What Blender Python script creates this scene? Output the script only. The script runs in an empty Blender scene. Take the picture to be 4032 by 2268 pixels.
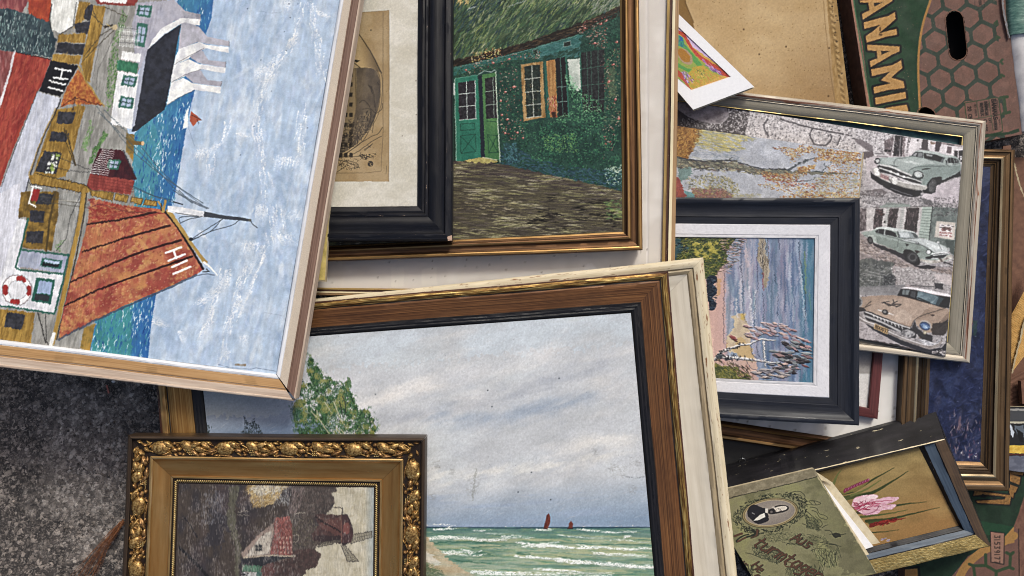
import bpy, math
import numpy as np
PI = math.pi
# ------------------------------------------------------------------ camera, sky, sun, exposure
S = bpy.context.scene
COL = S.collection
CAMZ, LENS = 1.6, 28.0
cam = bpy.data.objects.new('camera', bpy.data.cameras.new('camera'))
COL.objects.link(cam); cam.location = (0, 0, CAMZ); cam.data.lens = LENS; cam.data.sensor_width = 36
cam.data.clip_start = 0.05; cam.data.clip_end = 100
S.camera = cam
SUN_EL, SUN_AZ = 44.0, 66.0            # azimuth measured from +x towards +y
world = bpy.data.worlds.new("World"); S.world = world; world.use_nodes = True
wn = world.node_tree.nodes; wl = world.node_tree.links
bg = wn['Background']; bg.inputs[1].default_value = 0.12
sky = wn.new('ShaderNodeTexSky'); sky.sky_type = 'NISHITA'; sky.sun_disc = False
sky.sun_elevation = math.radians(SUN_EL); sky.sun_rotation = math.radians(90 - SUN_AZ)
sky.air_density = 1.0; sky.dust_density = 6.0; sky.ozone_density = 0.6
wl.new(sky.outputs[0], bg.inputs[0])
sun = bpy.data.objects.new('sun', bpy.data.lights.new('sun', 'SUN')); COL.objects.link(sun)
sun.data.energy = 2.1; sun.data.angle = math.radians(12); sun.data.color = (0.95, 0.965, 0.90)
sun.rotation_euler = (0, math.radians(90 - SUN_EL), math.radians(SUN_AZ))
S.view_settings.view_transform = 'Standard'; S.view_settings.look = 'None'
S.view_settings.gamma = 1.0; S.view_settings.exposure = 0.0
try: S.view_settings.use_curve_mapping = False
except Exception: pass
S.cycles.max_bounces = 6
S.cycles.pixel_filter_type = 'BLACKMAN_HARRIS'; S.cycles.filter_width = 1.05

# ------------------------------------------------------------------ positions: photo units on a plane z -> metres
K = 18.0 / LENS / 2016.0
def W(x, y, z):
    k = K * (CAMZ - z)
    return np.array([(x - 2016.0) * k, (1134.0 - y) * k, z])
def cm(x0, y0, f):
    def g(*p):
        return [(x0 + p[i] * f, y0 + p[i + 1] * f) for i in range(0, len(p), 2)]
    return g
def Hx(s):
    return np.array([int(s[i:i + 2], 16) for i in (0, 2, 4)]) / 255.0
def lin(c):
    c = np.asarray(c, float)
    return np.where(c <= 0.04045, c / 12.92, ((c + 0.055) / 1.055) ** 2.4)
rng = np.random.default_rng(7)

# ------------------------------------------------------------------ value noise
def _hash(ix, iy, seed):
    n = (ix.astype(np.int64) * 374761393 + iy.astype(np.int64) * 668265263 + seed * 974711) & 0x7fffffff
    n = ((n ^ (n >> 13)) * 1274126177) & 0x7fffffff
    n = (n ^ (n >> 16)) & 0xffff
    return n / 65535.0
def vn(x, y, seed=0):
    ix = np.floor(x); iy = np.floor(y)
    fx = x - ix; fy = y - iy
    fx = fx * fx * (3 - 2 * fx); fy = fy * fy * (3 - 2 * fy)
    a = _hash(ix, iy, seed); b = _hash(ix + 1, iy, seed); c = _hash(ix, iy + 1, seed); d = _hash(ix + 1, iy + 1, seed)
    return (a + (b - a) * fx) * (1 - fy) + (c + (d - c) * fx) * fy
def fb(x, y, seed=0, o=3):
    t = 0; amp = 0.5; s = 0
    for k in range(o):
        t = t + amp * vn(x, y, seed + 17 * k); s += amp; amp *= 0.55; x = x * 2.03; y = y * 2.03
    return t / s
def smooth(pts, n=6):
    P = [np.array(p, float) for p in pts]
    if len(P) < 3: return [tuple(p) for p in P]
    P = [2 * P[0] - P[1]] + P + [2 * P[-1] - P[-2]]
    out = []
    for i in range(1, len(P) - 2):
        for k in range(n):
            t = k / n
            out.append(tuple(0.5 * ((2 * P[i]) + (-P[i - 1] + P[i + 1]) * t + (2 * P[i - 1] - 5 * P[i] + 4 * P[i + 1] - P[i + 2]) * t * t
                                    + (-P[i - 1] + 3 * P[i] - 3 * P[i + 1] + P[i + 2]) * t ** 3)))
    out.append(tuple(P[-2]))
    return out

# ------------------------------------------------------------------ a painter's surface (colour of paint and print on each picture)
class Paint:
    def __init__(s, x0, y0, x1, y1, r, base, seed=1):
        s.x0, s.y0, s.r, s.seed = x0, y0, r, seed
        s.w = int((x1 - x0) * r); s.h = int((y1 - y0) * r)
        s.X, s.Y = np.meshgrid(x0 + (np.arange(s.w) + .5) / r, y0 + (np.arange(s.h) + .5) / r)
        s.c = np.zeros((s.h, s.w, 3)); s.c[:] = Hx(base)
        s.z = np.zeros((s.h, s.w)); s.hole = np.zeros((s.h, s.w), bool)
        s.wx = (fb(s.X / 13, s.Y / 13, seed + 3, 2) - .5) * 2; s.wy = (fb(s.X / 13, s.Y / 13, seed + 9, 2) - .5) * 2
        s.rg = np.random.default_rng(seed); s.sat, s.gam = .84, 1.12; s.done = False; s.sharp = .5; s.con = 1.04; s.off = 0
    def box(s, xa, ya, xb, yb, m=0):
        i0 = max(0, int((ya - m - s.y0) * s.r)); i1 = min(s.h, int((yb + m - s.y0) * s.r) + 2)
        j0 = max(0, int((xa - m - s.x0) * s.r)); j1 = min(s.w, int((xb + m - s.x0) * s.r) + 2)
        return (slice(i0, i1), slice(j0, j1)) if i1 > i0 and j1 > j0 else None
    def mask(s, pts, wob=0, aa=True):
        P = np.array(pts, float)
        b = s.box(P[:, 0].min(), P[:, 1].min(), P[:, 0].max(), P[:, 1].max(), wob + 4)
        if b is None: return None, None
        X = s.X[b] + s.wx[b] * wob; Y = s.Y[b] + s.wy[b] * wob
        tot = 0; d = .27 / s.r
        offs = [(-d, -d), (d, d), (d, -d), (-d, d)] if aa else [(0, 0)]
        for ox, oy in offs:
            x = X + ox; y = Y + oy
            ins = np.zeros(x.shape, bool)
            for k in range(len(P)):
                xa, ya = P[k - 1]; xb, yb = P[k]
                if ya == yb: continue
                t = ((ya > y) != (yb > y)) & (x < (xb - xa) * (y - ya) / (yb - ya) + xa)
                ins ^= t
            tot = tot + ins
        return b, tot / len(offs)
    def put(s, b, m, col, lift=0):
        col = Hx(col) if isinstance(col, str) else col
        s.c[b] += (col - s.c[b]) * m[..., None]
        if lift: s.z[b] += (lift - s.z[b]) * np.clip(m, 0, 1)
    def poly(s, pts, col, a=1, wob=2.0, col2=None, n=(20, 20), ang=0, lift=0, k=3.0):
        """filled shape; col2 mottles it with noise of size n turned by ang"""
        b, m = s.mask(pts, wob)
        if b is None: return
        s.put(b, m * a, col, lift)
        if col2 is not None:
            ca, sa = math.cos(ang), math.sin(ang)
            U = (s.X[b] * ca + s.Y[b] * sa) / n[0]; V = (-s.X[b] * sa + s.Y[b] * ca) / n[1]
            q = np.clip((fb(U, V, s.seed + int(abs(pts[0][0]) + abs(pts[0][1])) % 97, 3) - .5) * k + .5, 0, 1)
            s.put(b, m * a * q, col2)
    def grad(s, pts, col, p0, p1, a0=0., a1=1., wob=0):
        b, m = s.mask(pts, wob)
        if b is None: return
        p0 = np.array(p0, float).ravel(); p1 = np.array(p1, float).ravel(); d = p1 - p0
        t = np.clip(((s.X[b] - p0[0]) * d[0] + (s.Y[b] - p0[1]) * d[1]) / (d @ d), 0, 1)
        s.put(b, m * (a0 + (a1 - a0) * t), col)
    def ell(s, x, y, rx, ry, col, ang=0, a=1, wob=0, soft=0):
        b = s.box(x - max(rx, ry), y - max(rx, ry), x + max(rx, ry), y + max(rx, ry), 6 + wob)
        if b is None: return
        ca, sa = math.cos(ang), math.sin(ang)
        X = s.X[b] + s.wx[b] * wob - x; Y = s.Y[b] + s.wy[b] * wob - y
        d = np.sqrt(((X * ca + Y * sa) / rx) ** 2 + ((-X * sa + Y * ca) / ry) ** 2)
        e = max(soft, 1.2 / (s.r * min(rx, ry)))
        s.put(b, np.clip((1 - d) / e + .5, 0, 1) * a, col)
    def line(s, pts, w, col, a=1, wob=0.8, w2=None, soft=1.0, lift=0, br=0):
        P = np.array(pts, float)
        wm = max(w, w2 or 0)
        b = s.box(P[:, 0].min(), P[:, 1].min(), P[:, 0].max(), P[:, 1].max(), wm + 5 + wob)
        if b is None: return
        X = s.X[b] + s.wx[b] * wob; Y = s.Y[b] + s.wy[b] * wob
        best = np.full(X.shape, -1e9)
        L = np.r_[0, np.cumsum(np.hypot(*(P[1:] - P[:-1]).T))]
        for k in range(len(P) - 1):
            d = P[k + 1] - P[k]; q = d @ d
            if q == 0: continue
            t = np.clip(((X - P[k, 0]) * d[0] + (Y - P[k, 1]) * d[1]) / q, 0, 1)
            dist = np.hypot(X - P[k, 0] - t * d[0], Y - P[k, 1] - t * d[1])
            wk = w if w2 is None else w + (w2 - w) * (L[k] + t * math.sqrt(q)) / L[-1]
            best = np.maximum(best, wk / 2 - dist)
        m = np.clip(best * s.r / soft + .5, 0, 1)
        lim = w * s.r if w2 is None else max(w, w2) * s.r
        if lim < 1: m = m * max(lim, .35) / .9
        if br: m = m * np.clip((vn(s.X[b] / 3.2, s.Y[b] / 3.2, s.seed + 5) - br) * 5 + .5, 0, 1)
        s.put(b, np.clip(m, 0, 1) * a, col, lift)
    def dabs(s, n, pts, cols, L, Wd, ang=0, dang=.3, a=.85, dens=None, lift=0, angf=None):
        """many small brush marks inside a shape"""
        b, m = s.mask(pts, 6, aa=False)
        if b is None or m.sum() == 0: return
        ii, jj = np.nonzero(m > .5)
        if dens is not None:
            pr = dens(s.X[b][ii, jj], s.Y[b][ii, jj]); pr = pr / pr.sum()
            k = s.rg.choice(len(ii), n, p=pr)
        else:
            k = s.rg.integers(0, len(ii), n)
        ii = ii[k] + b[0].start; jj = jj[k] + b[1].start
        C = [Hx(c) for c in cols]; r = s.r
        ci = s.rg.integers(0, len(C), n); an = ang + s.rg.normal(0, dang, n)
        Ls = L * r * s.rg.uniform(.5, 1.3, n); Ws = Wd * r * s.rg.uniform(.6, 1.3, n)
        for q in range(n):
            i, j = ii[q], jj[q]; l = max(Ls[q], .8); w = max(Ws[q], .55)
            R = int(l + 2)
            i0, i1, j0, j1 = max(0, i - R), min(s.h, i + R + 1), max(0, j - R), min(s.w, j + R + 1)
            yy, xx = np.mgrid[i0 - i:i1 - i, j0 - j:j1 - j]
            t = an[q] if angf is None else an[q] + angf(s.X[i, j], s.Y[i, j])
            ca, sa = math.cos(t), math.sin(t)
            u = (xx * ca + yy * sa) / l; v = (-xx * sa + yy * ca) / w
            mm = np.clip(1.35 - (u * u + v * v) * 1.2, 0, 1) * a
            sl = (slice(i0, i1), slice(j0, j1))
            s.c[sl] += (C[ci[q]] - s.c[sl]) * mm[..., None]
            if lift: s.z[sl] += (lift - s.z[sl]) * mm
    def tone(s, amp, sx, sy, ang=0, seed=0, o=3, pts=None):
        b = (slice(0, s.h), slice(0, s.w)); m = 1
        if pts is not None:
            b, m = s.mask(pts, 3)
        ca, sa = math.cos(ang), math.sin(ang)
        U = (s.X[b] * ca + s.Y[b] * sa) / sx; V = (-s.X[b] * sa + s.Y[b] * ca) / sy
        q = (fb(U, V, s.seed + seed, o) - .5) * 2 * amp * m
        s.c[b] = np.clip(s.c[b] * (1 + q[..., None]) + q[..., None] * .04, 0, 1)
        s.z[b] += q * .5
    def wash(s, col, sx, sy, ang=0, seed=0, lo=.5, k=4, a=1, pts=None, o=3):
        """colour laid on where noise is high"""
        b = (slice(0, s.h), slice(0, s.w)); m = 1
        if pts is not None:
            b, m = s.mask(pts, 4)
        ca, sa = math.cos(ang), math.sin(ang)
        U = (s.X[b] * ca + s.Y[b] * sa) / sx; V = (-s.X[b] * sa + s.Y[b] * ca) / sy
        q = np.clip((fb(U, V, s.seed + seed, o) - lo) * k, 0, 1)
        s.put(b, q * a * m, col)
    def text(s, t, org, ux, uy, h, w, col, gap=.28, wid=.62, a=1, wob=.5):
        """stroke lettering; ux, uy unit directions of the line of text and of 'down'"""
        ux = np.array(ux, float); uy = np.array(uy, float); o = np.array(org, float)
        for ch in t:
            cw = .25 if ch in "1I.'" else (.85 if ch in 'MW' else 1.0)
            for st in FONT.get(ch, []):
                P = [tuple(o + ux * (st[i] * wid * h * cw) + uy * (st[i + 1] * h)) for i in range(0, len(st), 2)]
                s.line(P, w, col, a, wob)
            o = o + ux * (wid * h * cw + gap * h)
    def smear(s, amp, sx, sy, ang=0, pts=None, seed=0, across=.3):
        """drag the wet paint along a direction so that edges break up like brushwork"""
        b = (slice(0, s.h), slice(0, s.w)); m = np.ones((s.h, s.w))
        if pts is not None: b, m = s.mask(pts, 8)
        ca, sa = math.cos(ang), math.sin(ang)
        U = s.X[b] * ca + s.Y[b] * sa; V = -s.X[b] * sa + s.Y[b] * ca
        du = (fb(U / sx, V / sy, s.seed + 31 + seed, 2) - .5) * 2 * amp * m; dv = (fb(U / sx, V / sy, s.seed + 57 + seed, 2) - .5) * 2 * amp * across * m
        x = np.clip((s.X[b] + du * ca - dv * sa - s.x0) * s.r - .5, 0, s.w - 1.01); y = np.clip((s.Y[b] + du * sa + dv * ca - s.y0) * s.r - .5, 0, s.h - 1.01)
        j = x.astype(int); i = y.astype(int); fx = (x - j)[..., None]; fy = (y - i)[..., None]; A = np.concatenate([s.c, s.z[..., None]], 2)
        q = (A[i, j] * (1 - fx) + A[i, j + 1] * fx) * (1 - fy) + (A[i + 1, j] * (1 - fx) + A[i + 1, j + 1] * fx) * fy
        s.c[b] = q[..., :3]; s.z[b] = q[..., 3]
    def soften(s, k=1, a=1.):
        for _ in range(k):
            p = np.pad(s.c, ((1, 1), (1, 1), (0, 0)), 'edge'); q = (p[:-2, 1:-1] + p[2:, 1:-1] + p[1:-1, :-2] + p[1:-1, 2:] + 2 * s.c) / 6; s.c += (q - s.c) * a
    def crisp(s, a=.55):
        """paint edges as sharp as a dry brush leaves them"""
        def box(c, n):
            k = 2 * n + 1; p = np.pad(c, ((n + 1, n), (n + 1, n), (0, 0)), 'edge').cumsum(0).cumsum(1)
            return (p[k:, k:] - p[:-k, k:] - p[k:, :-k] + p[:-k, :-k]) / (k * k)
        s.c = np.clip(s.c + (s.c - box(s.c, 1)) * a + (s.c - box(s.c, 4)) * a * .6, 0, 1)
        m = s.con; s.c = np.clip((s.c - .42) * m + .42 + s.off, 0, 1)
    def sample(s, x, y):
        if not s.done: s.crisp(s.sharp); s.done = True
        u = (x - s.x0) * s.r - .5; v = (y - s.y0) * s.r - .5          # what the photograph does not show of a picture repeats its motif
        u = np.abs(u); u = np.where(u > s.w - 1, 2 * (s.w - 1) - u, u); v = np.abs(v); v = np.where(v > s.h - 1, 2 * (s.h - 1) - v, v)
        u = np.clip(u, 0, s.w - 1.001); v = np.clip(v, 0, s.h - 1.001)
        j = u.astype(int); i = v.astype(int); fu = (u - j)[..., None]; fv = (v - i)[..., None]
        A = np.concatenate([s.c, s.z[..., None]], 2)
        q = (A[i, j] * (1 - fu) + A[i, j + 1] * fu) * (1 - fv) + (A[i + 1, j] * (1 - fu) + A[i + 1, j + 1] * fu) * fv
        c = np.clip(q[..., :3], 0, 1); l = c @ np.array([.3, .59, .11])
        c = l[..., None] + (c - l[..., None]) * s.sat
        return np.clip(c, 0, 1) ** s.gam, q[..., 3], s.hole[i, j] & (x > s.x0) & (y > s.y0)
FONT = {
 'A': [(0, 1, .5, 0, 1, 1), (.2, .65, .8, .65)], 'B': [(0, 0, 0, 1, .8, 1, 1, .75, .8, .5, 0, .5), (0, 0, .75, 0, .9, .25, .75, .5)],
 'C': [(1, .1, .6, 0, .1, .2, 0, .5, .1, .8, .6, 1, 1, .9)], 'D': [(0, 0, 0, 1, .6, 1, 1, .7, 1, .3, .6, 0, 0, 0)],
 'E': [(1, 0, 0, 0, 0, 1, 1, 1), (0, .5, .8, .5)], 'G': [(1, .15, .6, 0, .1, .2, 0, .6, .3, 1, .9, 1, 1, .6, .6, .6)],
 'H': [(0, 0, 0, 1), (1, 0, 1, 1), (0, .5, 1, .5)], 'I': [(0, 0, 0, 1)], 'L': [(0, 0, 0, 1, 1, 1)],
 'M': [(0, 1, 0, 0, .5, .6, 1, 0, 1, 1)], 'N': [(0, 1, 0, 0, 1, 1, 1, 0)], 'O': [(.3, 0, .7, 0, 1, .3, 1, .7, .7, 1, .3, 1, 0, .7, 0, .3, .3, 0)],
 'P': [(0, 1, 0, 0, .8, 0, 1, .25, .8, .5, 0, .5)], 'R': [(0, 1, 0, 0, .8, 0, 1, .25, .8, .5, 0, .5, 1, 1)],
 'S': [(1, .1, .5, 0, 0, .2, .2, .45, .8, .55, 1, .8, .5, 1, 0, .9)], 'T': [(0, 0, 1, 0), (.5, 0, .5, 1)], 'U': [(0, 0, 0, .8, .3, 1, .7, 1, 1, .8, 1, 0)],
 'V': [(0, 0, .5, 1, 1, 0)], 'X': [(0, 0, 1, 1), (1, 0, 0, 1)], 'Y': [(0, 0, .5, .5, 1, 0), (.5, .5, .5, 1)],
 '0': [(.3, 0, .7, 0, 1, .3, 1, .7, .7, 1, .3, 1, 0, .7, 0, .3, .3, 0)], '1': [(0, 0, 0, 1)], '2': [(0, .2, .4, 0, .9, .1, .9, .4, 0, 1, 1, 1)],
 '3': [(0, 0, 1, 0, .4, .4, .9, .6, .8, .95, 0, 1)], '5': [(1, 0, .1, 0, 0, .45, .7, .4, 1, .7, .7, 1, 0, 1)], '6': [(.9, 0, .2, .4, 0, .8, .5, 1, 1, .75, .6, .5, .1, .6)],
 '7': [(0, 0, 1, 0, .4, 1)], '8': [(.5, .5, .1, .25, .5, 0, .9, .25, .5, .5, 0, .8, .5, 1, 1, .8, .5, .5)], '9': [(1, .4, .5, .55, 0, .3, .4, 0, .9, .1, 1, .4, .7, 1)],
 'u': [(0, .3, 0, .9, .4, 1, .9, .8, .9, .3, .9, 1)], 's': [(.9, .35, .2, .35, .2, .6, .8, .7, .7, 1, 0, 1)], 't': [(.4, 0, .3, .9, .7, 1), (0, .3, .8, .3)],
 'r': [(0, .3, .1, 1), (.05, .5, .5, .3, .9, .35)], 'm': [(0, 1, 0, .35, .35, .35, .5, 1), (.5, .5, .75, .3, 1, .5, 1, 1)], 'a': [(.9, .35, .3, .3, 0, .7, .3, 1, .8, .9, .9, .3, 1, 1)],
 'g': [(.9, .35, .3, .3, 0, .6, .4, .8, .9, .6, .9, .3, .9, 1.3, .3, 1.4)], 'e': [(.1, .65, .8, .6, .7, .3, .2, .35, 0, .7, .3, 1, .9, .9)], 'n': [(0, .3, 0, 1), (0, .5, .5, .3, .9, .45, .9, 1)],
}

# ------------------------------------------------------------------ objects, labels
def tag(o, label=None, cat=None, group=None, kind=None):
    if label: o['label'] = label
    if cat: o['category'] = cat
    if group: o['group'] = group
    if kind: o['kind'] = kind
    return o
def thing(name, x, y, z, label, cat, group=None):
    o = bpy.data.objects.new(name, None); COL.objects.link(o)
    o.location = W(x, y, z); o.empty_display_size = .05
    return tag(o, label, cat, group)
def adopt(o, parent):
    if parent is not None:
        o.parent = parent
        m = np.array([0., 0, 0]); p = parent
        while p is not None: m += np.array(p.location); p = p.parent
        o.location = tuple(-m) if o.type == 'MESH' else o.location
    return o
def sub(name, parent):
    o = bpy.data.objects.new(name, None); COL.objects.link(o); o.parent = parent; o.empty_display_size = .03
    return o
def mesh(name, V, F, mats, parent=None, mi=None, uv=None, smooth_ang=None, col=None):
    """V (n,3) world coordinates, F list/array of faces"""
    me = bpy.data.meshes.new(name)
    V = np.asarray(V, np.float32)
    if isinstance(F, np.ndarray):
        nf = len(F); k = F.shape[1]
        me.vertices.add(len(V)); me.vertices.foreach_set('co', V.ravel())
        me.loops.add(nf * k); me.loops.foreach_set('vertex_index', F.ravel().astype(np.int32))
        me.polygons.add(nf); me.polygons.foreach_set('loop_start', (np.arange(nf) * k).astype(np.int32))
        me.polygons.foreach_set('loop_total', np.full(nf, k, np.int32))
        me.update(calc_edges=True)
    else:
        me.from_pydata([tuple(map(float, v)) for v in V], [], [tuple(map(int, f)) for f in F])
    for m in (mats if isinstance(mats, (list, tuple)) else [mats]): me.materials.append(m)
    if mi is not None: me.polygons.foreach_set('material_index', np.asarray(mi, np.int32))
    if uv is not None:
        l = me.uv_layers.new(name='UVMap'); l.data.foreach_set('uv', np.asarray(uv, np.float32).ravel())
    if col is not None:
        ca = me.color_attributes.new('Col', 'BYTE_COLOR', 'POINT')
        c4 = np.ones((len(V), 4), np.float32); c4[:, :3] = np.clip(col, 0, 1)
        ca.data.foreach_set('color_srgb', c4.ravel())
    if smooth_ang is not None:
        me.polygons.foreach_set('use_smooth', np.ones(len(me.polygons), bool))
        me.set_sharp_from_angle(angle=smooth_ang)
    me.update()
    o = bpy.data.objects.new(name, me); COL.objects.link(o)
    return adopt(o, parent)
def corners(Q, z):
    z = [z] * 4 if np.isscalar(z) else z
    return np.array([W(q[0], q[1], zz) for q, zz in zip(Q, z)])
def sheet(name, Q, z, P, mat, parent, relief=.25, den=None, warp=0):
    """painted or printed surface: a dense grid carrying the paint's colour and relief"""
    den = den or P.r
    Q = np.array(Q, float)
    lu = max(np.hypot(*(Q[1] - Q[0])), np.hypot(*(Q[2] - Q[3]))); lv = max(np.hypot(*(Q[3] - Q[0])), np.hypot(*(Q[2] - Q[1])))
    nu = int(lu * den) + 2; nv = int(lv * den) + 2
    U, Vv = np.meshgrid(np.linspace(0, 1, nu), np.linspace(0, 1, nv))
    U = U[..., None]; Vv = Vv[..., None]
    SX = (Q[0] * (1 - U) + Q[1] * U) * (1 - Vv) + (Q[3] * (1 - U) + Q[2] * U) * Vv
    z4 = [z] * 4 if np.isscalar(z) else z
    Z = ((z4[0] * (1 - U) + z4[1] * U) * (1 - Vv) + (z4[3] * (1 - U) + z4[2] * U) * Vv)[..., 0]
    if warp: Z = Z + warp * (fb(SX[..., 0] / 260, SX[..., 1] / 260, 5, 2) - .5)
    c, h, hole = P.sample(SX[..., 0], SX[..., 1])
    k = K * (CAMZ - Z)
    V = np.stack([(SX[..., 0] - 2016) * k, (1134 - SX[..., 1]) * k, Z + h * .001 * relief], -1).reshape(-1, 3)
    idx = np.arange(nu * nv).reshape(nv, nu)
    F = np.stack([idx[1:, :-1], idx[1:, 1:], idx[:-1, 1:], idx[:-1, :-1]], -1)
    if hole.any(): F = F[~hole[:-1, :-1]]
    F = F.reshape(-1, 4)
    return mesh(name, V, F, mat, parent, smooth_ang=PI, col=c.reshape(-1, 3))
def slab(name, Q, ztop, thick, mat, parent, inset=0.0, n=1):
    Q = np.array(Q, float); ce = Q.mean(0); Q = Q + (ce - Q) * inset
    T = corners(Q, ztop); z4 = [ztop] * 4 if np.isscalar(ztop) else ztop
    B = T.copy(); B[:, 2] = np.array(z4) - thick
    V = np.vstack([T, B])
    F = [(3, 2, 1, 0), (4, 5, 6, 7)] + [(i, (i + 1) % 4, 4 + (i + 1) % 4, 4 + i) for i in range(4)]
    L = []
    for f in F:
        for v in f: L.append((V[v][0] * 1.0 + V[v][2], V[v][1] + V[v][2]))
    return mesh(name, V, F, mat, parent, uv=L)
def frame(parent, Qs, zs, mats, thick, wall, jit=.12, gap=.7, seg=14, name='frame', rail='frame_rail', bottom=True, ang=.55, wave=None):
    """mitred frame: Qs rings of 4 corners from outside in, zs their heights, mats between rings (or 4 per side)"""
    fr = sub(name, parent)
    R = [corners(q, z) for q, z in zip(Qs, zs)]
    lo = R[0].copy(); lo[:, 2] -= thick
    R = [lo] + R; mats = [wall] + list(mats)
    if bottom:
        li = R[-1].copy(); li[:, 2] = lo[:, 2]
        R.append(li); mats.append(wall)
    R = np.array(R)                                   # ring, corner, xyz
    allm = []
    for m in mats:
        for q in (m if isinstance(m, (tuple, list)) else (m,)):
            if q not in allm: allm.append(q)
    nr = len(R)
    for s in range(4):
        A = R[:, s]; B = R[:, (s + 1) % 4]
        Lm = np.linalg.norm(B[1] - A[1]); n = max(4, int(Lm / (K * 1.45) / seg))
        e = (gap if np.ndim(gap) == 0 else gap[1]) * K * 1.45 / Lm * .5
        t = np.linspace(e, 1 - e, n + 1)[None, :, None]
        V = A[:, None] * (1 - t) + B[:, None] * t
        if np.ndim(gap):                       # a joint that has opened towards the outside
            for r in range(nr):
                w_ = (gap[0] + (gap[1] - gap[0]) * min(1, max(0, r - 1) / (nr - 3))) * K * 1.45 / Lm * .5
                t_ = np.linspace(w_, 1 - w_, n + 1)[:, None]; V[r] = A[r] * (1 - t_) + B[r] * t_
        j = np.random.default_rng(int(s + abs(Qs[0][0][0])) + 3); bow = .0006 * j.uniform(-1, 1) * np.sin(PI * np.arange(n + 1) / n) + .0003 * np.sin(np.arange(n + 1) * .11 + s)
        V[0, :, 0] += bow; V[0, :, 1] += bow
        for r in range(1, nr):
            nz = np.interp(np.arange(n + 1) / 3.0, np.arange(n // 3 + 3), j.normal(0, jit * .001, n // 3 + 3))
            V[r, :, 2] += nz
            d = (A[r] - A[r - 1]); 
            nx = j.normal(0, jit * .0004, n + 1) + bow
            V[r, :, 0] += nx; V[r, :, 1] += nx
        if wave is not None:
            for (ri, amp, wl_) in wave:
                sx = np.arange(n + 1) * seg / wl_ * 2 * PI
                V[ri + 1, :, 2] += amp * (np.sin(sx + j.uniform(0, 6)) * .6 + .8 * np.sin(sx * .43 + j.uniform(0, 6)) + j.normal(0, .3, n + 1))
        idx = np.arange(nr * (n + 1)).reshape(nr, n + 1)
        F = []; MI = []; UV = []
        vl = np.r_[0, np.cumsum(np.linalg.norm(A[1:] - A[:-1], axis=1))]
        tl = t[0, :, 0] * Lm + s * .37
        for r in range(nr - 1):
            m = mats[r]; m = m[s] if isinstance(m, (tuple, list)) else m
            q = np.stack([idx[r, :-1], idx[r, 1:], idx[r + 1, 1:], idx[r + 1, :-1]], -1)
            F.append(q); MI += [allm.index(m)] * n
            u = np.stack([np.stack([tl[:-1], np.full(n, vl[r])], -1), np.stack([tl[1:], np.full(n, vl[r])], -1),
                          np.stack([tl[1:], np.full(n, vl[r + 1])], -1), np.stack([tl[:-1], np.full(n, vl[r + 1])], -1)], 1)
            UV.append(u.reshape(-1, 2))
        F = np.vstack(F)[:, ::-1]; UV = np.vstack(UV).reshape(-1, 4, 2)[:, ::-1].reshape(-1, 2)
        mesh(rail, V.reshape(-1, 3), F, [MAT(m) for m in allm], fr, mi=MI, uv=UV, smooth_ang=ang)
    return fr
def rings(Qo, Qi, prof, z):
    """prof: [(s, dz)] between outer and inner outline"""
    Qo = np.array(Qo, float); Qi = np.array(Qi, float)
    zz = np.array([z] * 4 if np.isscalar(z) else z, float)
    return [Qo + (Qi - Qo) * s for s, d in prof], [zz + d for s, d in prof]

# ------------------------------------------------------------------ materials
_M = {}
def MAT(n): return _M[n]
def newmat(name):
    m = bpy.data.materials.new(name); m.use_nodes = True; _M[name] = m
    nt = m.node_tree; b = nt.nodes['Principled BSDF']
    return m, nt.nodes, nt.links, b
def noise(N, Lk, vec, scale, det=3, rough=.6):
    t = N.new('ShaderNodeTexNoise'); t.inputs['Scale'].default_value = scale; t.inputs['Detail'].default_value = det
    t.inputs['Roughness'].default_value = rough
    if vec is not None: Lk.new(vec, t.inputs['Vector'])
    return t.outputs['Fac']
def mapping(N, Lk, src, sc):
    m = N.new('ShaderNodeMapping'); m.inputs['Scale'].default_value = sc; Lk.new(src, m.inputs['Vector']); return m.outputs[0]
def ramp(N, Lk, fac, stops):
    r = N.new('ShaderNodeValToRGB'); Lk.new(fac, r.inputs[0])
    el = r.color_ramp.elements
    while len(el) < len(stops): el.new(.5)
    for e, (p, c) in zip(el, stops):
        e.position = p; e.color = (*[float(v) for v in (lin(Hx(c)) if isinstance(c, str) else c)], 1)
    return r.outputs[0]
def mixc(N, Lk, f, a, b):
    m = N.new('ShaderNodeMix'); m.data_type = 'RGBA'
    Lk.new(f, m.inputs[0]); Lk.new(a, m.inputs[6]); Lk.new(b, m.inputs[7]); return m.outputs[2]
def bump(N, Lk, h, b, dist=.0005, st=.5, prev=None):
    n = N.new('ShaderNodeBump'); n.inputs['Distance'].default_value = dist; n.inputs['Strength'].default_value = st
    Lk.new(h, n.inputs['Height'])
    if prev is not None: Lk.new(prev, n.inputs['Normal'])
    Lk.new(n.outputs[0], b.inputs['Normal']); return n.outputs[0]
def mr(N, Lk, v, a, b, c, d):
    m = N.new('ShaderNodeMapRange'); Lk.new(v, m.inputs[0])
    for i, q in enumerate((a, b, c, d)): m.inputs[i + 1].default_value = q
    return m.outputs[0]
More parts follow.
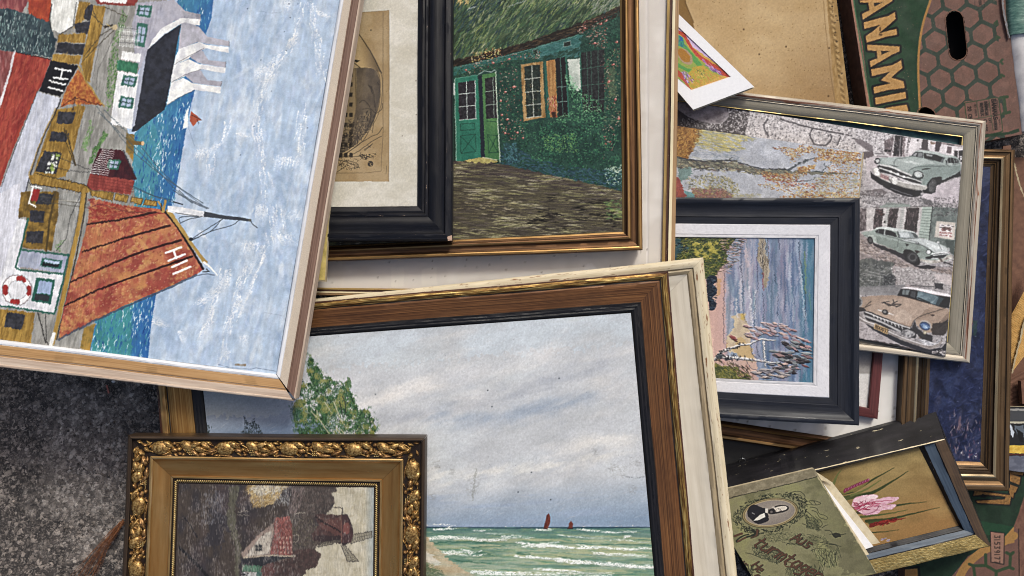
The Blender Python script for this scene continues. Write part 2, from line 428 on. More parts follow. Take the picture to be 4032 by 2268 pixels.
def paintmat(name, rough=.5, coat=0, bs=900, bst=.3, spec=.28, weave=0):
    m, N, L, b = newmat(name)
    a = N.new('ShaderNodeVertexColor'); a.layer_name = 'Col'; L.new(a.outputs[0], b.inputs['Base Color'])
    tc = N.new('ShaderNodeTexCoord').outputs['Object']
    n = noise(N, L, tc, bs, 3); L.new(mr(N, L, noise(N, L, tc, 35, 3), .3, .7, rough - .12, rough + .12), b.inputs['Roughness'])
    if weave:
        w = N.new('ShaderNodeTexWave'); w.wave_type = 'BANDS'; w.bands_direction = 'DIAGONAL'; w.inputs['Scale'].default_value = weave; w.inputs['Distortion'].default_value = 1.5
        L.new(tc, w.inputs['Vector']); p = bump(N, L, w.outputs['Fac'], b, .0006, .6); bump(N, L, n, b, .0004, bst, p)
    else: bump(N, L, n, b, .0004, bst)
    b.inputs['Coat Weight'].default_value = coat; b.inputs['Coat Roughness'].default_value = .25
    b.inputs['Specular IOR Level'].default_value = spec
    return m
def band(name, cols, grain=(8, 400), rough=.5, metal=0., spec=.35, chip=None, chipt=.62, chips=60, bst=.4, coat=0, spots=True, lw=(.3, .7), bd=.0006):
    """moulding surface: grain runs along the rail through the UVs; chip = colour showing where the finish is lost"""
    m, N, L, b = newmat(name)
    uv = N.new('ShaderNodeTexCoord').outputs['UV']
    g = noise(N, L, mapping(N, L, uv, (grain[0], grain[1], 1)), 1, 5, .65)
    c = ramp(N, L, g, [(lw[0] + (lw[1] - lw[0]) * i / max(1, len(cols) - 1), q) for i, q in enumerate(cols)])
    big = noise(N, L, mapping(N, L, uv, (9, 30, 1)), 1, 3)
    c = mixc(N, L, mr(N, L, big, .35, .75, 0, .45), c, ramp(N, L, big, [(0, cols[0]), (1, cols[0])]))
    if chip:
        k = noise(N, L, mapping(N, L, uv, (chips, chips * 5, 1)), 1, 6, .7)
        f = mr(N, L, k, chipt, chipt + .02, 0, 1)
        c = mixc(N, L, f, c, ramp(N, L, g, [(.3, chip), (.7, [min(1, v * 1.5) for v in lin(Hx(chip))])]))
    if spots:
        v = noise(N, L, mapping(N, L, uv, (900, 900, 1)), 1, 2)
        c = mixc(N, L, mr(N, L, v, .72, .8, 0, .7), c, ramp(N, L, v, [(0, 'b8ab98'), (1, 'b8ab98')]))
        c = mixc(N, L, mr(N, L, v, .27, .2, 0, .5), c, ramp(N, L, v, [(0, '1a1512'), (1, '1a1512')]))
    L.new(c, b.inputs['Base Color'])
    b.inputs['Metallic'].default_value = metal
    L.new(mr(N, L, big, .3, .7, rough - .1, rough + .14), b.inputs['Roughness'])
    p = bump(N, L, g, b, bd, bst)
    bump(N, L, noise(N, L, uv, 700, 3), b, .0004, .25, p)
    b.inputs['Coat Weight'].default_value = coat; b.inputs['Coat Roughness'].default_value = .3
    b.inputs['Specular IOR Level'].default_value = spec
    return m
def plain(name, cols, scale=60, rough=.7, metal=0, bs=600, bst=.3, bd=.0005, sc=(1, 1, 1), coat=0):
    m, N, L, b = newmat(name)
    tc = mapping(N, L, N.new('ShaderNodeTexCoord').outputs['Object'], sc)
    g = noise(N, L, tc, scale, 6, .65)
    L.new(ramp(N, L, g, [(.3 + .4 * i / max(1, len(cols) - 1), q) for i, q in enumerate(cols)]), b.inputs['Base Color'])
    b.inputs['Roughness'].default_value = rough; b.inputs['Metallic'].default_value = metal
    b.inputs['Coat Weight'].default_value = coat
    bump(N, L, noise(N, L, tc, bs, 3), b, bd, bst)
    return m
# ------------------------------------------------------------------ the finishes
paintmat('oil_paint', .45, .0, 1100, .5)
paintmat('oil_on_weave', .5, 0, 1500, .3, spec=.12)
paintmat('old_oil', .45, .0, 1300, .45, spec=.2)
paintmat('knife_paint', .42, .03, 900, .5)
paintmat('printed_paper', .7, 0, 900, .25, .3)
paintmat('printed_cloth', .6, 0, 1600, .5, .4)
paintmat('printed_card', .8, 0, 500, .25, .3)
paintmat('mat_board', .75, 0, 700, .2, .3)
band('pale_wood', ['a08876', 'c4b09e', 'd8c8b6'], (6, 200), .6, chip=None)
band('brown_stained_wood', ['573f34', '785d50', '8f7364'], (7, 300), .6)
band('orange_pine', ['80603c', 'ac865a', 'bf9b70'], (5, 260), .55)
band('linen_liner', ['b3a494', 'c9bba9', 'd5c9ba'], (520, 620), .85, bst=.9)
band('white_lip', ['c9cace', 'dcdde2', 'e6e7ea'], (14, 90), .5)
band('black_lacquer', ['0a0a0e', '101117', '181920'], (10, 200), .34, spec=.3, chip='5a4238', chipt=.71, chips=25)
band('black_worn', ['0c0c11', '15161c', '202128'], (12, 300), .38, spec=.3, chip='a88f7c', chipt=.66, chips=60)
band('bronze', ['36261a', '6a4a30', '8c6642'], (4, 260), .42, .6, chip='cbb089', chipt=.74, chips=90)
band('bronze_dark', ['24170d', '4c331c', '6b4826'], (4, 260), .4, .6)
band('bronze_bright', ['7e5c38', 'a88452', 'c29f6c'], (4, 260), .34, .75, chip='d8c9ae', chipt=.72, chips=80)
band('thin_gold', ['7c6238', 'a58a55', 'b89e68'], (6, 240), .45, .45, chip='6b3a26', chipt=.62, chips=20)
band('dark_bole', ['2b1712', '43241a', '553022'], (5, 240), .55, chip='c7b491', chipt=.62, chips=26)
band('cream_worn', ['c5b694', 'dccfae', 'e6dbc0'], (6, 200), .5, chip='6b3f28', chipt=.64, chips=14)
band('tan_wood', ['7b6044', '9a7b58', 'a98a66'], (6, 240), .55)
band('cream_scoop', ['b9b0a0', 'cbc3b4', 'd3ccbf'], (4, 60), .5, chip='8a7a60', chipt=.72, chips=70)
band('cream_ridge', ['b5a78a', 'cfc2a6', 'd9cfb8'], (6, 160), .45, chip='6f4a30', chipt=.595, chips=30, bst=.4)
band('cream_shaded', ['85735a', 'a39376', 'b3a48a'], (5, 160), .45)  # darkened cream: the shade on the slope is put into the colour
band('brown_varnish', ['2e1b0f', '5a3a24', '7c5434', '94683f'], (4, 420), .38, .2, chip='b98f62', chipt=.74, chips=60, bst=.5, lw=(.33, .67))
band('rope_gold', ['2e1a0e', '6e4a26', 'a88548', 'd9c07c'], (14, 260), .35, .6, lw=(.36, .62), bst=1.0, bd=.0012)
band('ripple_black', ['0e0d0f', '1c1b1e', '29272a'], (9, 500), .35, chip='8a8078', chipt=.73, chips=70, bst=.9, bd=.001)
band('varnish_lit_left', ['50351a', '94693a', 'bd9154', 'd6b078'], (3, 330), .34, .8)  # goldier copy of the varnish: reflected light put into the colour
band('ornate_rim', ['2a2019', '423428', '5a4834'], (6, 260), .42, .35, chip='c4ae8c', chipt=.69, chips=50)
band('ornate_ground', ['120c0a', '241912', '33241a'], (40, 200), .5, .2)
band('ornate_scoop', ['8f6638', 'ae7f48', 'bb8f56', 'c99e66'], (4, 40), .33, .8, chip='d8cbb0', chipt=.76, chips=60, bst=.2)
band('ornate_line', ['8f6c3c', 'c09a62', 'dcc092'], (10, 160), .34, .8, chip='4a2c1a', chipt=.64, chips=40)
band('silver', ['6f695d', '8b8577', '9d978a'], (3, 520), .5, .3, bst=.35)
band('silver_ridge', ['94897a', 'b5ab9c', 'c9c0b3'], (4, 260), .45, .2, chip='7c4e38', chipt=.6, chips=7, bst=.5)
band('silver_bole', ['4a2c20', '7c4a34', 'b5b0a4'], (6, 200), .5, .2, lw=(.42, .58))
band('gold_slip', ['a89158', 'cdb77a', 'e0cd94'], (6, 120), .35, .7)
band('dark_line', ['100e0d', '1a1716', '241f1d'], (6, 120), .6, spots=False)
band('champagne', ['55412c', '7e6346', '977a58'], (4, 260), .34, .8, bst=.3)
band('champagne_light', ['9c8560', 'c8b28c', 'e6d6ba'], (4, 260), .26, .85, chip='e8e0cc', chipt=.68, chips=60)
band('champagne_dark', ['231a12', '3d2f21', '544231'], (4, 260), .42, .6)
band('blueblack', ['15171f', '1e212a', '282b34'], (8, 260), .45, spec=.25, chip='9a9ca2', chipt=.755, chips=60)
band('blueblack_edge', ['14161d', '20232c', '31353e'], (8, 260), .38, spec=.3, chip='8f8f92', chipt=.69, chips=60)
band('white_liner', ['c2c1c6', 'd2d1d6', 'dcdbe0'], (140, 160), .8, bst=.5)
band('white_liner_edge', ['a9a8ac', 'c8c7cb', 'd6d5da'], (40, 100), .7)
band('dark_red', ['3c1d1c', '57292a', '6a3634'], (7, 260), .5)
band('black_scuffed', ['0f0f12', '1a191d', '28262b'], (14, 60), .5, spec=.3, chip='b0a58c', chipt=.645, chips=26, bst=.8)
band('brown_black', ['2c211a', '463628', '57442f'], (6, 200), .5, chip='a89a80', chipt=.7, chips=40)
band('slate_blue', ['2f3a48', '465362', '566474'], (6, 160), .5)
band('crackle_gold', ['6b5830', '9c8550', 'b8a26a', 'd2c08c'], (150, 240), .42, .5, bst=1.0, bd=.002)
plain('kraft_board', ['7d6545', '94795a', 'a58a68'], 90, .75, bs=500)
plain('backing', ['5b4a38', '6f5c46'], 60, .85)
plain('raw_edge', ['94856a', 'b0a284'], 80, .85)
plain('paper_edge', ['a89a80', 'c2b598', 'cfc4aa'], 60, .8)
plain('dark_inside', ['0c0a09', '15110f'], 40, .9)
plain('black_board', ['0b0b0d', '161518'], 60, .6)
plain('kraft_brown', ['553a2e', '674737', '755341'], 70, .85, bs=300)
plain('corrugated', ['a57f45', 'c29b5c', 'd2ad6e'], 90, .8)  # lightened board: the sunlight on the flap is put into its colour
plain('steel', ['9a9a9c', 'c4c4c8'], 60, .3, .9)
plain('gilt_leafwork', ['2a1b0f', '75552e', 'b89458', 'e0c794'], 300, .33, .6, bs=700, bst=.6)
plain('gilt_copper', ['26180f', '5e4226', '9c7648', 'c8a272'], 300, .34, .6, bs=700, bst=.6)
plain('gilt_seed', ['b79a5c', 'e0cb98'], 200, .3, .7)
plain('gilt_bead', ['8c6d3c', 'c4a86e', 'dcc792'], 300, .32, .75)
plain('raffia', ['3f2314', '7e4c2c', 'b07a4c'], 200, .6)
plain('pink_paper', ['a85a52', 'c07a6c'], 90, .7)
plain('white_plastic', ['a8a4a4', 'c2bebd', 'd0cccb'], 30, .4, coat=.2)
plain('green_print', ['2e4f48', '4e7468', '7d9c8e'], 90, .45, coat=.3, sc=(1, 3, 1))
plain('grey_film', ['4c4c50', '77777b'], 60, .3, coat=.5)
def glassmat():
    m, N, L, b = newmat('glass')
    N.remove(b); o = N['Material Output']
    t = N.new('ShaderNodeBsdfTransparent'); g = N.new('ShaderNodeBsdfGlossy'); g.inputs['Roughness'].default_value = .06
    f = N.new('ShaderNodeFresnel'); f.inputs[0].default_value = 1.45
    x = N.new('ShaderNodeMixShader'); L.new(f.outputs[0], x.inputs[0]); L.new(t.outputs[0], x.inputs[1]); L.new(g.outputs[0], x.inputs[2])
    L.new(x.outputs[0], o.inputs[0])
glassmat()

# ------------------------------------------------------------------ the ground
def asphalt():
    m, N, L, b = newmat('asphalt')
    tc = N.new('ShaderNodeTexCoord').outputs['Object']
    v = N.new('ShaderNodeTexVoronoi'); v.inputs['Scale'].default_value = 155; v.inputs['Randomness'].default_value = 1
    wob = noise(N, L, tc, 110, 4)
    add = N.new('ShaderNodeVectorMath'); add.operation = 'MULTIPLY_ADD'; L.new(wob, add.inputs[0]); add.inputs[1].default_value = (.016,) * 3; L.new(tc, add.inputs[2])
    L.new(add.outputs[0], v.inputs['Vector'])
    w = N.new('ShaderNodeSeparateColor'); L.new(v.outputs['Color'], w.inputs[0])
    stone = ramp(N, L, w.outputs[0], [(.0, '262323'), (.3, '373332'), (.55, '4c4643'), (.76, '756c65'), (.93, 'a89c92')])
    binder = ramp(N, L, noise(N, L, tc, 420, 4), [(.35, '1c1a1a'), (.7, '3d3937')])
    f = mr(N, L, v.outputs['Distance'], .52, .8, 0, 1)
    c = mixc(N, L, f, stone, binder)
    v2 = N.new('ShaderNodeTexVoronoi'); v2.inputs['Scale'].default_value = 420; L.new(add.outputs[0], v2.inputs['Vector'])
    w2 = N.new('ShaderNodeSeparateColor'); L.new(v2.outputs['Color'], w2.inputs[0])
    c = mixc(N, L, mr(N, L, w2.outputs[1], 0.9, .94, 0, .6), c, ramp(N, L, w2.outputs[2], [(0, '6b625c'), (.8, '9a8d84'), (1, 'c9bdb2')]))
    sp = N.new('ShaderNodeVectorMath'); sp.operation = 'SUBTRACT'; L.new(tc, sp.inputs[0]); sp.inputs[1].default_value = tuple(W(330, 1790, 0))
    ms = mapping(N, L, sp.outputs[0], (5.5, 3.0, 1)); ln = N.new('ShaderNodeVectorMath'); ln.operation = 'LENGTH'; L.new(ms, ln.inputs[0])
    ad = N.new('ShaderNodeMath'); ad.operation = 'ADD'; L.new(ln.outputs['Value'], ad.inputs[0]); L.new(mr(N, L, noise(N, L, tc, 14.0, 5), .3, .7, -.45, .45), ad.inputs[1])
    sun_dapple = mr(N, L, ad.outputs[0], .3, .7, .8, 0)  # patch of sunlight painted into the asphalt colour
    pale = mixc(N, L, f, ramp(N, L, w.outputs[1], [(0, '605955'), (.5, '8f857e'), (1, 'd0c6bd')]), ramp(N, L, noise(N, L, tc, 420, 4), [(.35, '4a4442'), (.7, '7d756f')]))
    c = mixc(N, L, sun_dapple, c, pale)
    cl = noise(N, L, tc, 45, 4); c = mixc(N, L, mr(N, L, cl, .4, .6, .5, 0), c, ramp(N, L, noise(N, L, tc, 330, 3), [(.3, '1b1819'), (.7, '4c4643')]))
    cl2 = noise(N, L, tc, 240, 4); c = mixc(N, L, mr(N, L, cl2, .55, .62, 0, .5), c, ramp(N, L, w.outputs[1], [(0, '6f6660'), (1, 'c0b4aa')]))
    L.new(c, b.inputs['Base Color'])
    b.inputs['Roughness'].default_value = .75
    p = bump(N, L, mr(N, L, v.outputs['Distance'], .2, .7, 1, 0), b, .0025, .5); b.inputs['Specular IOR Level'].default_value = .4
    bump(N, L, noise(N, L, tc, 500, 3), b, .0015, .7, p)
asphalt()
n = 160
gx, gy = np.meshgrid(np.linspace(-1.25, .1, n), np.linspace(-.8, .8, n))
gz = (fb(gx * 60, gy * 60, 3, 3) - .5) * .005
V = np.stack([gx, gy, gz], -1).reshape(-1, 3); idx = np.arange(n * n).reshape(n, n)
F = np.stack([idx[:-1, :-1], idx[:-1, 1:], idx[1:, 1:], idx[1:, :-1]], -1).reshape(-1, 4)
ring = np.array([[-6, -6, 0], [6, -6, 0], [6, 6, 0], [-6, 6, 0], [-1.25, -.8, 0], [.1, -.8, 0], [.1, .8, 0], [-1.25, .8, 0]], float); ring[:, 2] = -.001
k = len(V); V = np.vstack([V, ring])
F = np.vstack([F, k + np.array([[0, 1, 5, 4], [1, 2, 6, 5], [2, 3, 7, 6], [3, 0, 4, 7]])])
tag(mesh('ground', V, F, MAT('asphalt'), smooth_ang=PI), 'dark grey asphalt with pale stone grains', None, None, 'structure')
def grit():
    R = np.random.default_rng(4); V = []; F = []
    base = np.array([[1, 0, 0], [-1, 0, 0], [0, 1, 0], [0, -1, 0], [0, 0, 1], [0, 0, -1]], float)
    fs = [(0, 2, 4), (2, 1, 4), (1, 3, 4), (3, 0, 4), (2, 0, 5), (1, 2, 5), (3, 1, 5), (0, 3, 5)]
    for i in range(2200):
        p = W(R.uniform(-60, 900), R.uniform(1350, 2330), 0); r = R.uniform(.0007, .0022) * (1.6 if R.random() < .06 else 1)
        q = base * r * R.uniform(.6, 1.3, (6, 3)); a = R.uniform(0, 6.3)
        q = np.stack([q[:, 0] * math.cos(a) - q[:, 1] * math.sin(a), q[:, 0] * math.sin(a) + q[:, 1] * math.cos(a), q[:, 2] * .7], -1)
        k = len(V); V += list(q + p + [0, 0, .0008]); F += [(k + a_, k + b_, k + c_) for a_, b_, c_ in fs]
    plain('grit', ['242020', '3f3a38', '524b47', '6d645e'], 110, .8, bs=900)
    tag(mesh('grit', np.array(V), np.array(F), MAT('grit')), 'loose grit and stone chips on the asphalt', None, None, 'stuff')
grit()
# ------------------------------------------------------------------ the pictures' contents
def paint_harbour():
    P = Paint(-90, -90, 1440, 1500, .46, 'a9bed6', 11); P.sharp = .55; P.sat = .76
    a = cm(0, 0, .5521); b = cm(0, 700, .5521); c = cm(600, 0, .5521); d = cm(600, 750, .5521)
    # sky
    P.wash('bccbdc', 90, 240, .17, 1, .5, 3, .8); P.wash('98b0cd', 120, 200, .17, 2, .5, 3, .7); P.wash('cdd6e0', 34, 150, .15, 3, .56, 5, .7)
    P.wash('8aa3c6', 12, 30, .2, 7, .62, 5, .2)
    P.dabs(900, [(760, -80), (1380, -80), (1120, 1490), (560, 1450)], ['b6c4dd', '9db2d3', 'aebfdb', '8fa7cb', 'c2cde0'], 34, 9, 1.72, .4, .3, lift=.15)
    def streak(pts, wd, n, a_=.8, cols=('e4e6ea', 'd6dbe6', 'f0f0ec')):
        s = smooth(pts, 10); Q = np.array(s)
        for k in range(n):
            i = P.rg.integers(0, len(Q) - 1); t = Q[i + 1] - Q[i]; an = math.atan2(t[1], t[0])
            x, y = Q[i] + P.rg.normal(0, wd, 2) * [1, .4]
            l = P.rg.uniform(12, 44); w = P.rg.uniform(2, 8)
            P.line([(x, y), (x + math.cos(an + P.rg.normal(0, .12)) * l, y + math.sin(an) * l)], w, cols[P.rg.integers(0, len(cols))], a_, 2, w2=1, br=.35, lift=.8)
        for k in range(n // 2):
            i = P.rg.integers(0, len(Q) - 1); t = Q[i + 1] - Q[i]; an = math.atan2(t[1], t[0]) + P.rg.normal(0, .15); x, y = Q[i] + P.rg.normal(0, wd * 1.8, 2) * [1, .5]; l = P.rg.uniform(20, 60)
            P.line([(x, y), (x + math.cos(an) * l, y + math.sin(an) * l)], P.rg.uniform(8, 20), 'c9d3e0', .3, 6, w2=3, soft=5, br=.25)
    streak(c(960, 0, 940, 280), 9, 26); streak(c(1060, 20, 1010, 270, 980, 320), 8, 34); streak(c(940, 360, 870, 450, 820, 560, 760, 700), 12, 60)
    streak(c(790, 640, 740, 900, 770, 1050, 800, 1449), 12, 80); streak(c(1130, 20, 1170, 300, 1210, 580), 9, 50); streak(c(1190, 90, 1260, 120), 8, 20)
    streak(c(545, 850, 500, 1000, 440, 1080, 420, 1250), 8, 36); streak(c(1090, 740, 1060, 980, 1030, 1180), 8, 34); streak(c(350, 1080, 300, 1300), 12, 30)
    streak(c(620, 950, 700, 990), 8, 18); streak(c(930, 1130, 900, 1400), 14, 34); streak(c(760, 500, 740, 640), 8, 20); streak(c(820, 480, 700, 640), 20, 30, .4)
    streak(d(770, 120, 750, 440), 10, 50); streak(d(880, 90, 900, 300, 930, 340), 20, 60, .6); streak(d(820, 380, 720, 520, 640, 640, 600, 800, 540, 980, 490, 1220), 9, 130)
    streak(d(800, 460, 700, 700, 620, 900), 3, 60, .9); streak(d(540, 560, 490, 680, 360, 790), 12, 80, .9); streak(d(460, 760, 400, 920, 360, 1010), 9, 50)
    streak(d(700, 380, 640, 600), 16, 40, .5); streak(d(190, 1010, 230, 1140), 4, 16, .6); streak(d(540, 1150, 520, 1250), 5, 16, .8); streak(d(1000, 200, 1050, 120), 14, 30, .5)
    streak(d(350, 300, 400, 380), 8, 16, .6); streak(d(20, 940, 120, 980), 9, 22, .6); streak(d(650, 1040, 660, 1200), 6, 16, .5)
    for x, y in [(678, 62), (975, 28), (984, 125), (942, 226), (955, 360), (773, 428), (850, 650), (1106, 912), (725, 902), (628, 1105), (1038, 28)]:
        P.ell(*c(x, y)[0], 2.2, 2.2, '3a4a66', a=.8)
    P.line(c(760, 78, 850, 95, 915, 88), 1.2, '6d7a94', .7); P.line(d(800, 870, 940, 895), 1.2, '6d7a94', .6)
    P.line(d(470, 1240, 560, 1265, 700, 1275, 740, 1265, 880, 1290), 2, '45516e', .6); P.line(d(595, 1243, 660, 1245), 8, '8d7a60', .9, 2)
    P.dabs(260, [(860, -80), (1380, -80), (1120, 1490), (620, 1450)], ['c6d2e0', '98aecb', 'd2dae2', 'a2b8d2', 'b8c8da'], 60, 12, 1.75, .3, .28)
    # sea strip
    sea = [(600, -90), (700, -90), (880, -90), (840, 0), (832, 72), (812, 130), (790, 250), (766, 359), (755, 400), (732, 513), (700, 700), (683, 800), (640, 1000), (613, 1164), (592, 1300), (575, 1500), (330, 1500), (375, 1260), (400, 1180), (520, 900), (530, 800), (515, 620), (530, 525), (600, 440), (700, 0)]
    P.poly(sea, '3f86ac', 1, 2); P.grad(sea, '2b68b4', (560, 800), (700, 830), 0, .9)
    P.poly([(500, 560), (600, 450), (640, 600), (590, 860), (520, 860)], '4a9ba6', .6, 8); P.poly([(340, 1480), (400, 1180), (520, 1120), (520, 1480)], '3d958f', .75, 8)
    P.dabs(1300, sea, ['2a5fae', '4fa0bd', '2f74b8', '64aac2', '1f4f9c', '3f8f9c'], 13, 2, 1.72, .15, .75, lift=.4)
    P.dabs(520, sea, ['cfe2ec', 'a9cfe0', 'e6eef2'], 11, 1.5, 1.75, .2, .8, dens=lambda X, Y: np.clip(vn(X / 22, Y / 60, 4) - .4, 0.02, 1), lift=.7)
    # quay and land
    land = [(-90, -90), (700, -90), (560, 200), (500, 500), (520, 620), (530, 800), (520, 900), (400, 1180), (375, 1260), (330, 1500), (-90, 1500)]
    P.poly(land, 'a3a19b', 1, 3, '8d8b85', (14, 60), .17); P.dabs(700, land, ['b4b2ac', '8a8984', '9a9a8c'], 18, 2.5, 1.8, .2, .5)
    for q in ([(800, 60), (760, 230), (700, 360), (660, 560)], [(830, 210), (760, 380), (700, 500), (690, 640)], [(650, 880), (600, 1000), (590, 1080)], [(690, 700), (660, 900), (640, 1050)], [(590, 800), (570, 1000), (560, 1200)]):
        P.line(smooth(a(*[v for p in q for v in p])), 1.6, '4c4a48', .8, 2)
    P.dabs(420, a(880, 60, 905, 140, 840, 330, 850, 500, 800, 740, 760, 800, 760, 560, 800, 300), ['4f7d3c', '6a9450', '3f6a38', '87a06a'], 6, 2, 1.7, .5, .8)
    P.dabs(150, a(640, 860, 670, 900, 620, 1080, 580, 1060), ['5d8a48', '7f9c68'], 6, 2, 1.7, .5, .7)
    P.dabs(240, a(740, 930, 770, 960, 690, 1090, 650, 1170, 630, 1160, 690, 1020), ['4f7d3c', '6a9450', '3f6a38'], 6, 2, 1.8, .5, .8)
    OC, DK = 'ab8638', '35353a'
    def oc(p, w=2): P.poly(p, OC, 1, w, '8c6a28', (7, 40), .2); P.dabs(max(10, len(p) * 9), p, ['c29c4c', '7d5f26', 'b89040'], 12, 1.8, 1.75, .3, .6)
    def dk(p, w=1.5): P.poly(p, DK, 1, w, '46464e', (9, 9))
    oc(a(560, 10, 640, 20, 620, 120, 530, 205, 540, 110)); oc(a(660, 40, 755, 45, 715, 250, 665, 420, 640, 590, 600, 560, 580, 460, 600, 350, 640, 180))
    dk(a(530, 170, 645, 150, 625, 240, 540, 235)); dk(a(645, 30, 665, 40, 640, 150, 600, 130, 610, 60)); oc(a(420, 245, 615, 240, 605, 305, 410, 300)); dk(a(415, 302, 605, 318, 590, 392, 395, 378))
    oc(a(380, 385, 580, 400, 560, 460, 370, 440)); dk(a(365, 430, 560, 470, 430, 690, 280, 650)); oc(a(550, 740, 610, 760, 570, 880, 540, 1020, 500, 1190, 460, 1260, 420, 1240, 440, 1100, 500, 900))
    oc(a(400, 780, 560, 760, 520, 1000, 470, 1260, 225, 1290, 300, 1050)); dk(a(420, 795, 540, 800, 515, 885, 400, 880)); dk(a(370, 935, 495, 950, 470, 1012, 350, 1005))
    dk(a(320, 1075, 440, 1090, 400, 1240, 250, 1225, 290, 1130)); P.dabs(26, a(370, 1090, 425, 1100, 390, 1250, 330, 1240), ['e6e8e2', '8fa84a', 'd6dacb'], 10, 5, 1.7, .5, .95)
    P.line(a(300, 1075, 640, 1210), 2, '2f2f33', .8); P.line(a(270, 1160, 480, 1215, 640, 1230), 2, '2f2f33', .8); P.line(a(470, 930, 540, 1180), 6, '5a4a2c'); P.line(a(455, 890, 470, 1010, 535, 1180), 2, '2f2a20')
    for q in ((655, 100, 750, 200), (665, 80, 700, 160), (820, 190, 720, 250, 600, 400), (830, 200, 640, 380, 590, 440), (750, 50, 900, 120)):
        P.line(a(*q), 2.6, '4a4032', .9)
    P.ell(*a(820, 195)[0], 9, 12, 'c9b58c'); P.line(a(750, 190, 800, 180), 7, '3d3328'); P.line(a(760, 170, 800, 200), 3, 'b39a5a')
    P.poly(a(640, -60, 980, -60, 985, 10, 960, 42, 700, 30), 'a5443c', 1, 3, '8a342f'); P.poly(a(700, -20, 910, -15, 900, 26, 712, 14), 'e8e4e0', 1, 2)
    # far house with stepped gables
    P.poly(a(980, 20, 1240, 0, 1310, 70, 1340, 90, 1335, 140, 1240, 150, 1130, 260, 1060, 360, 1030, 480, 985, 490, 960, 380, 940, 180), 'b3b1bd', 1, 2, 'a3a3b2', (30, 50))
    P.poly(c(215, 80, 240, 78, 345, 102, 345, 150, 225, 135), 'a3a2ac', 1, 1.5, '8c8d9a')
    P.poly(a(1430, 140, 1425, 182, 1290, 172, 1170, 245, 1062, 345, 1085, 290, 1150, 205, 1290, 128), 'e6e6e4', 1, 2, 'c8c8cc', lift=.8)
    P.poly(c(205, 170, 240, 160, 330, 190, 390, 260, 550, 295, 548, 330, 370, 310, 320, 300, 185, 355), 'a9a8b2', 1, 1.5, 'b9b7c4')
    P.poly(c(545, 338, 542, 378, 380, 345, 330, 375, 250, 420, 150, 470, 165, 400, 190, 350, 330, 300, 380, 320), 'e9e9e6', 1, 2, 'd0d0d4', lift=.8)
    P.poly(c(265, 405, 350, 350, 400, 430, 525, 442, 520, 482, 330, 450), 'a7a5b0', 1, 1.5, 'b7b5c2')
    P.poly(c(522, 485, 516, 522, 350, 495, 240, 540, 130, 592, 148, 470, 260, 420, 330, 458), 'ebebe7', 1, 2, 'd2d2d6', lift=.8)
    P.poly(c(228, 535, 340, 500, 395, 572, 500, 582, 490, 618, 290, 590), 'a5a3ae', 1, 1.5, 'b5b3c0')
    P.poly(c(492, 624, 486, 666, 300, 640, 200, 690, 100, 752, 133, 590, 220, 555, 290, 595), 'ecece8', 1, 2, 'd2d2d6', lift=.8)
    for q in ((370, 345, 260, 400, 150, 465), (345, 495, 240, 530, 135, 588), (300, 642, 190, 695, 100, 750), (545, 292, 550, 335), (524, 440, 520, 482), (497, 580, 490, 615)):
        P.line(c(*q), 1.6, '3c3a42', .8, 1.5)
    P.poly(a(1290, 175, 1170, 250, 1050, 360, 1000, 640, 940, 940, 970, 935, 1175, 780, 1210, 620, 1262, 320), '2f313a', 1, 1.5, '3b3e4b', (20, 20))
    P.poly(a(1000, 490, 1042, 380, 1005, 640, 960, 900, 930, 915, 960, 700), 'a8adbe', 1, 1.5)
    P.poly(a(870, 365, 1005, 385, 1000, 442, 862, 425), 'e4e4e2', 1, 2); P.poly(a(840, 508, 990, 530, 965, 700, 940, 920, 790, 885, 812, 700), 'e3e3e2', 1, 2, 'cfd0d4', (30, 40))
    P.poly(a(835, 428, 990, 450, 975, 525, 835, 500), '2f6e52', 1, 1.5, '3f8562', (8, 20))
    def win(p, g='3c7668'):
        P.poly(p, g, 1, 1.2); q = np.array(p); ce = q.mean(0)
        P.poly([tuple(v) for v in ce + (q - ce) * .66], '9fb0c8', 1, 1); P.line([tuple((q[0] + q[1]) / 2), tuple((q[2] + q[3]) / 2)], 4, g); P.line([tuple((q[1] + q[2]) / 2), tuple((q[3] + q[0]) / 2)], 4, '2c4a48')
    win(a(880, 535, 982, 548, 962, 622, 862, 608)); win(a(860, 684, 958, 700, 942, 778, 842, 764)); win(a(985, 35, 1088, 42, 1072, 128, 972, 112)); win(a(980, 160, 1056, 174, 1030, 335, 960, 320))
    for k in range(11):
        x = 860 + k * 13; P.line(a(x, 180 + k * 3, x - 10, 330), 2.2, 'dfe1df', .9, 2)
    for k in range(6): P.line(a(850, 195 + k * 26, 995, 210 + k * 26), 2, 'e6e8e6' if k % 2 else '55585c', .8, 3)
    # maroon house, pickets
    P.poly(a(710, 1060, 870, 1070, 920, 1160, 972, 1280, 900, 1290, 645, 1240, 690, 1100), '57262d', 1, 2, '43202a'); P.poly(a(640, 1240, 962, 1288, 930, 1390, 618, 1345), 'a8493f', 1, 2, '8c3a34', (8, 30))
    for k in range(4): P.line(a(645, 1262 + k * 22, 950, 1305 + k * 22), 2.4, '7c2f2c', .8)
    win(a(775, 1132, 866, 1142, 842, 1215, 762, 1200), '36705c')
    for k in range(12):
        y = 1068 + k * 15; P.line(a(730 - k * 8, y, 815 - k * 4, y + 14), 3.4, 'e3e2df', .95, 1.5, w2=2)
    P.line(a(880, 1070, 970, 1270), 4, '3c3f4a'); P.poly(a(900, 950, 960, 960, 950, 1150, 900, 1080), OC, 1, 2, '7d6a3c'); P.poly(a(900, 1000, 1020, 1010, 1025, 1035, 900, 1030), '7c6232', 1, 1); P.ell(*a(1018, 1022)[0], 6, 9, 'd4b488')
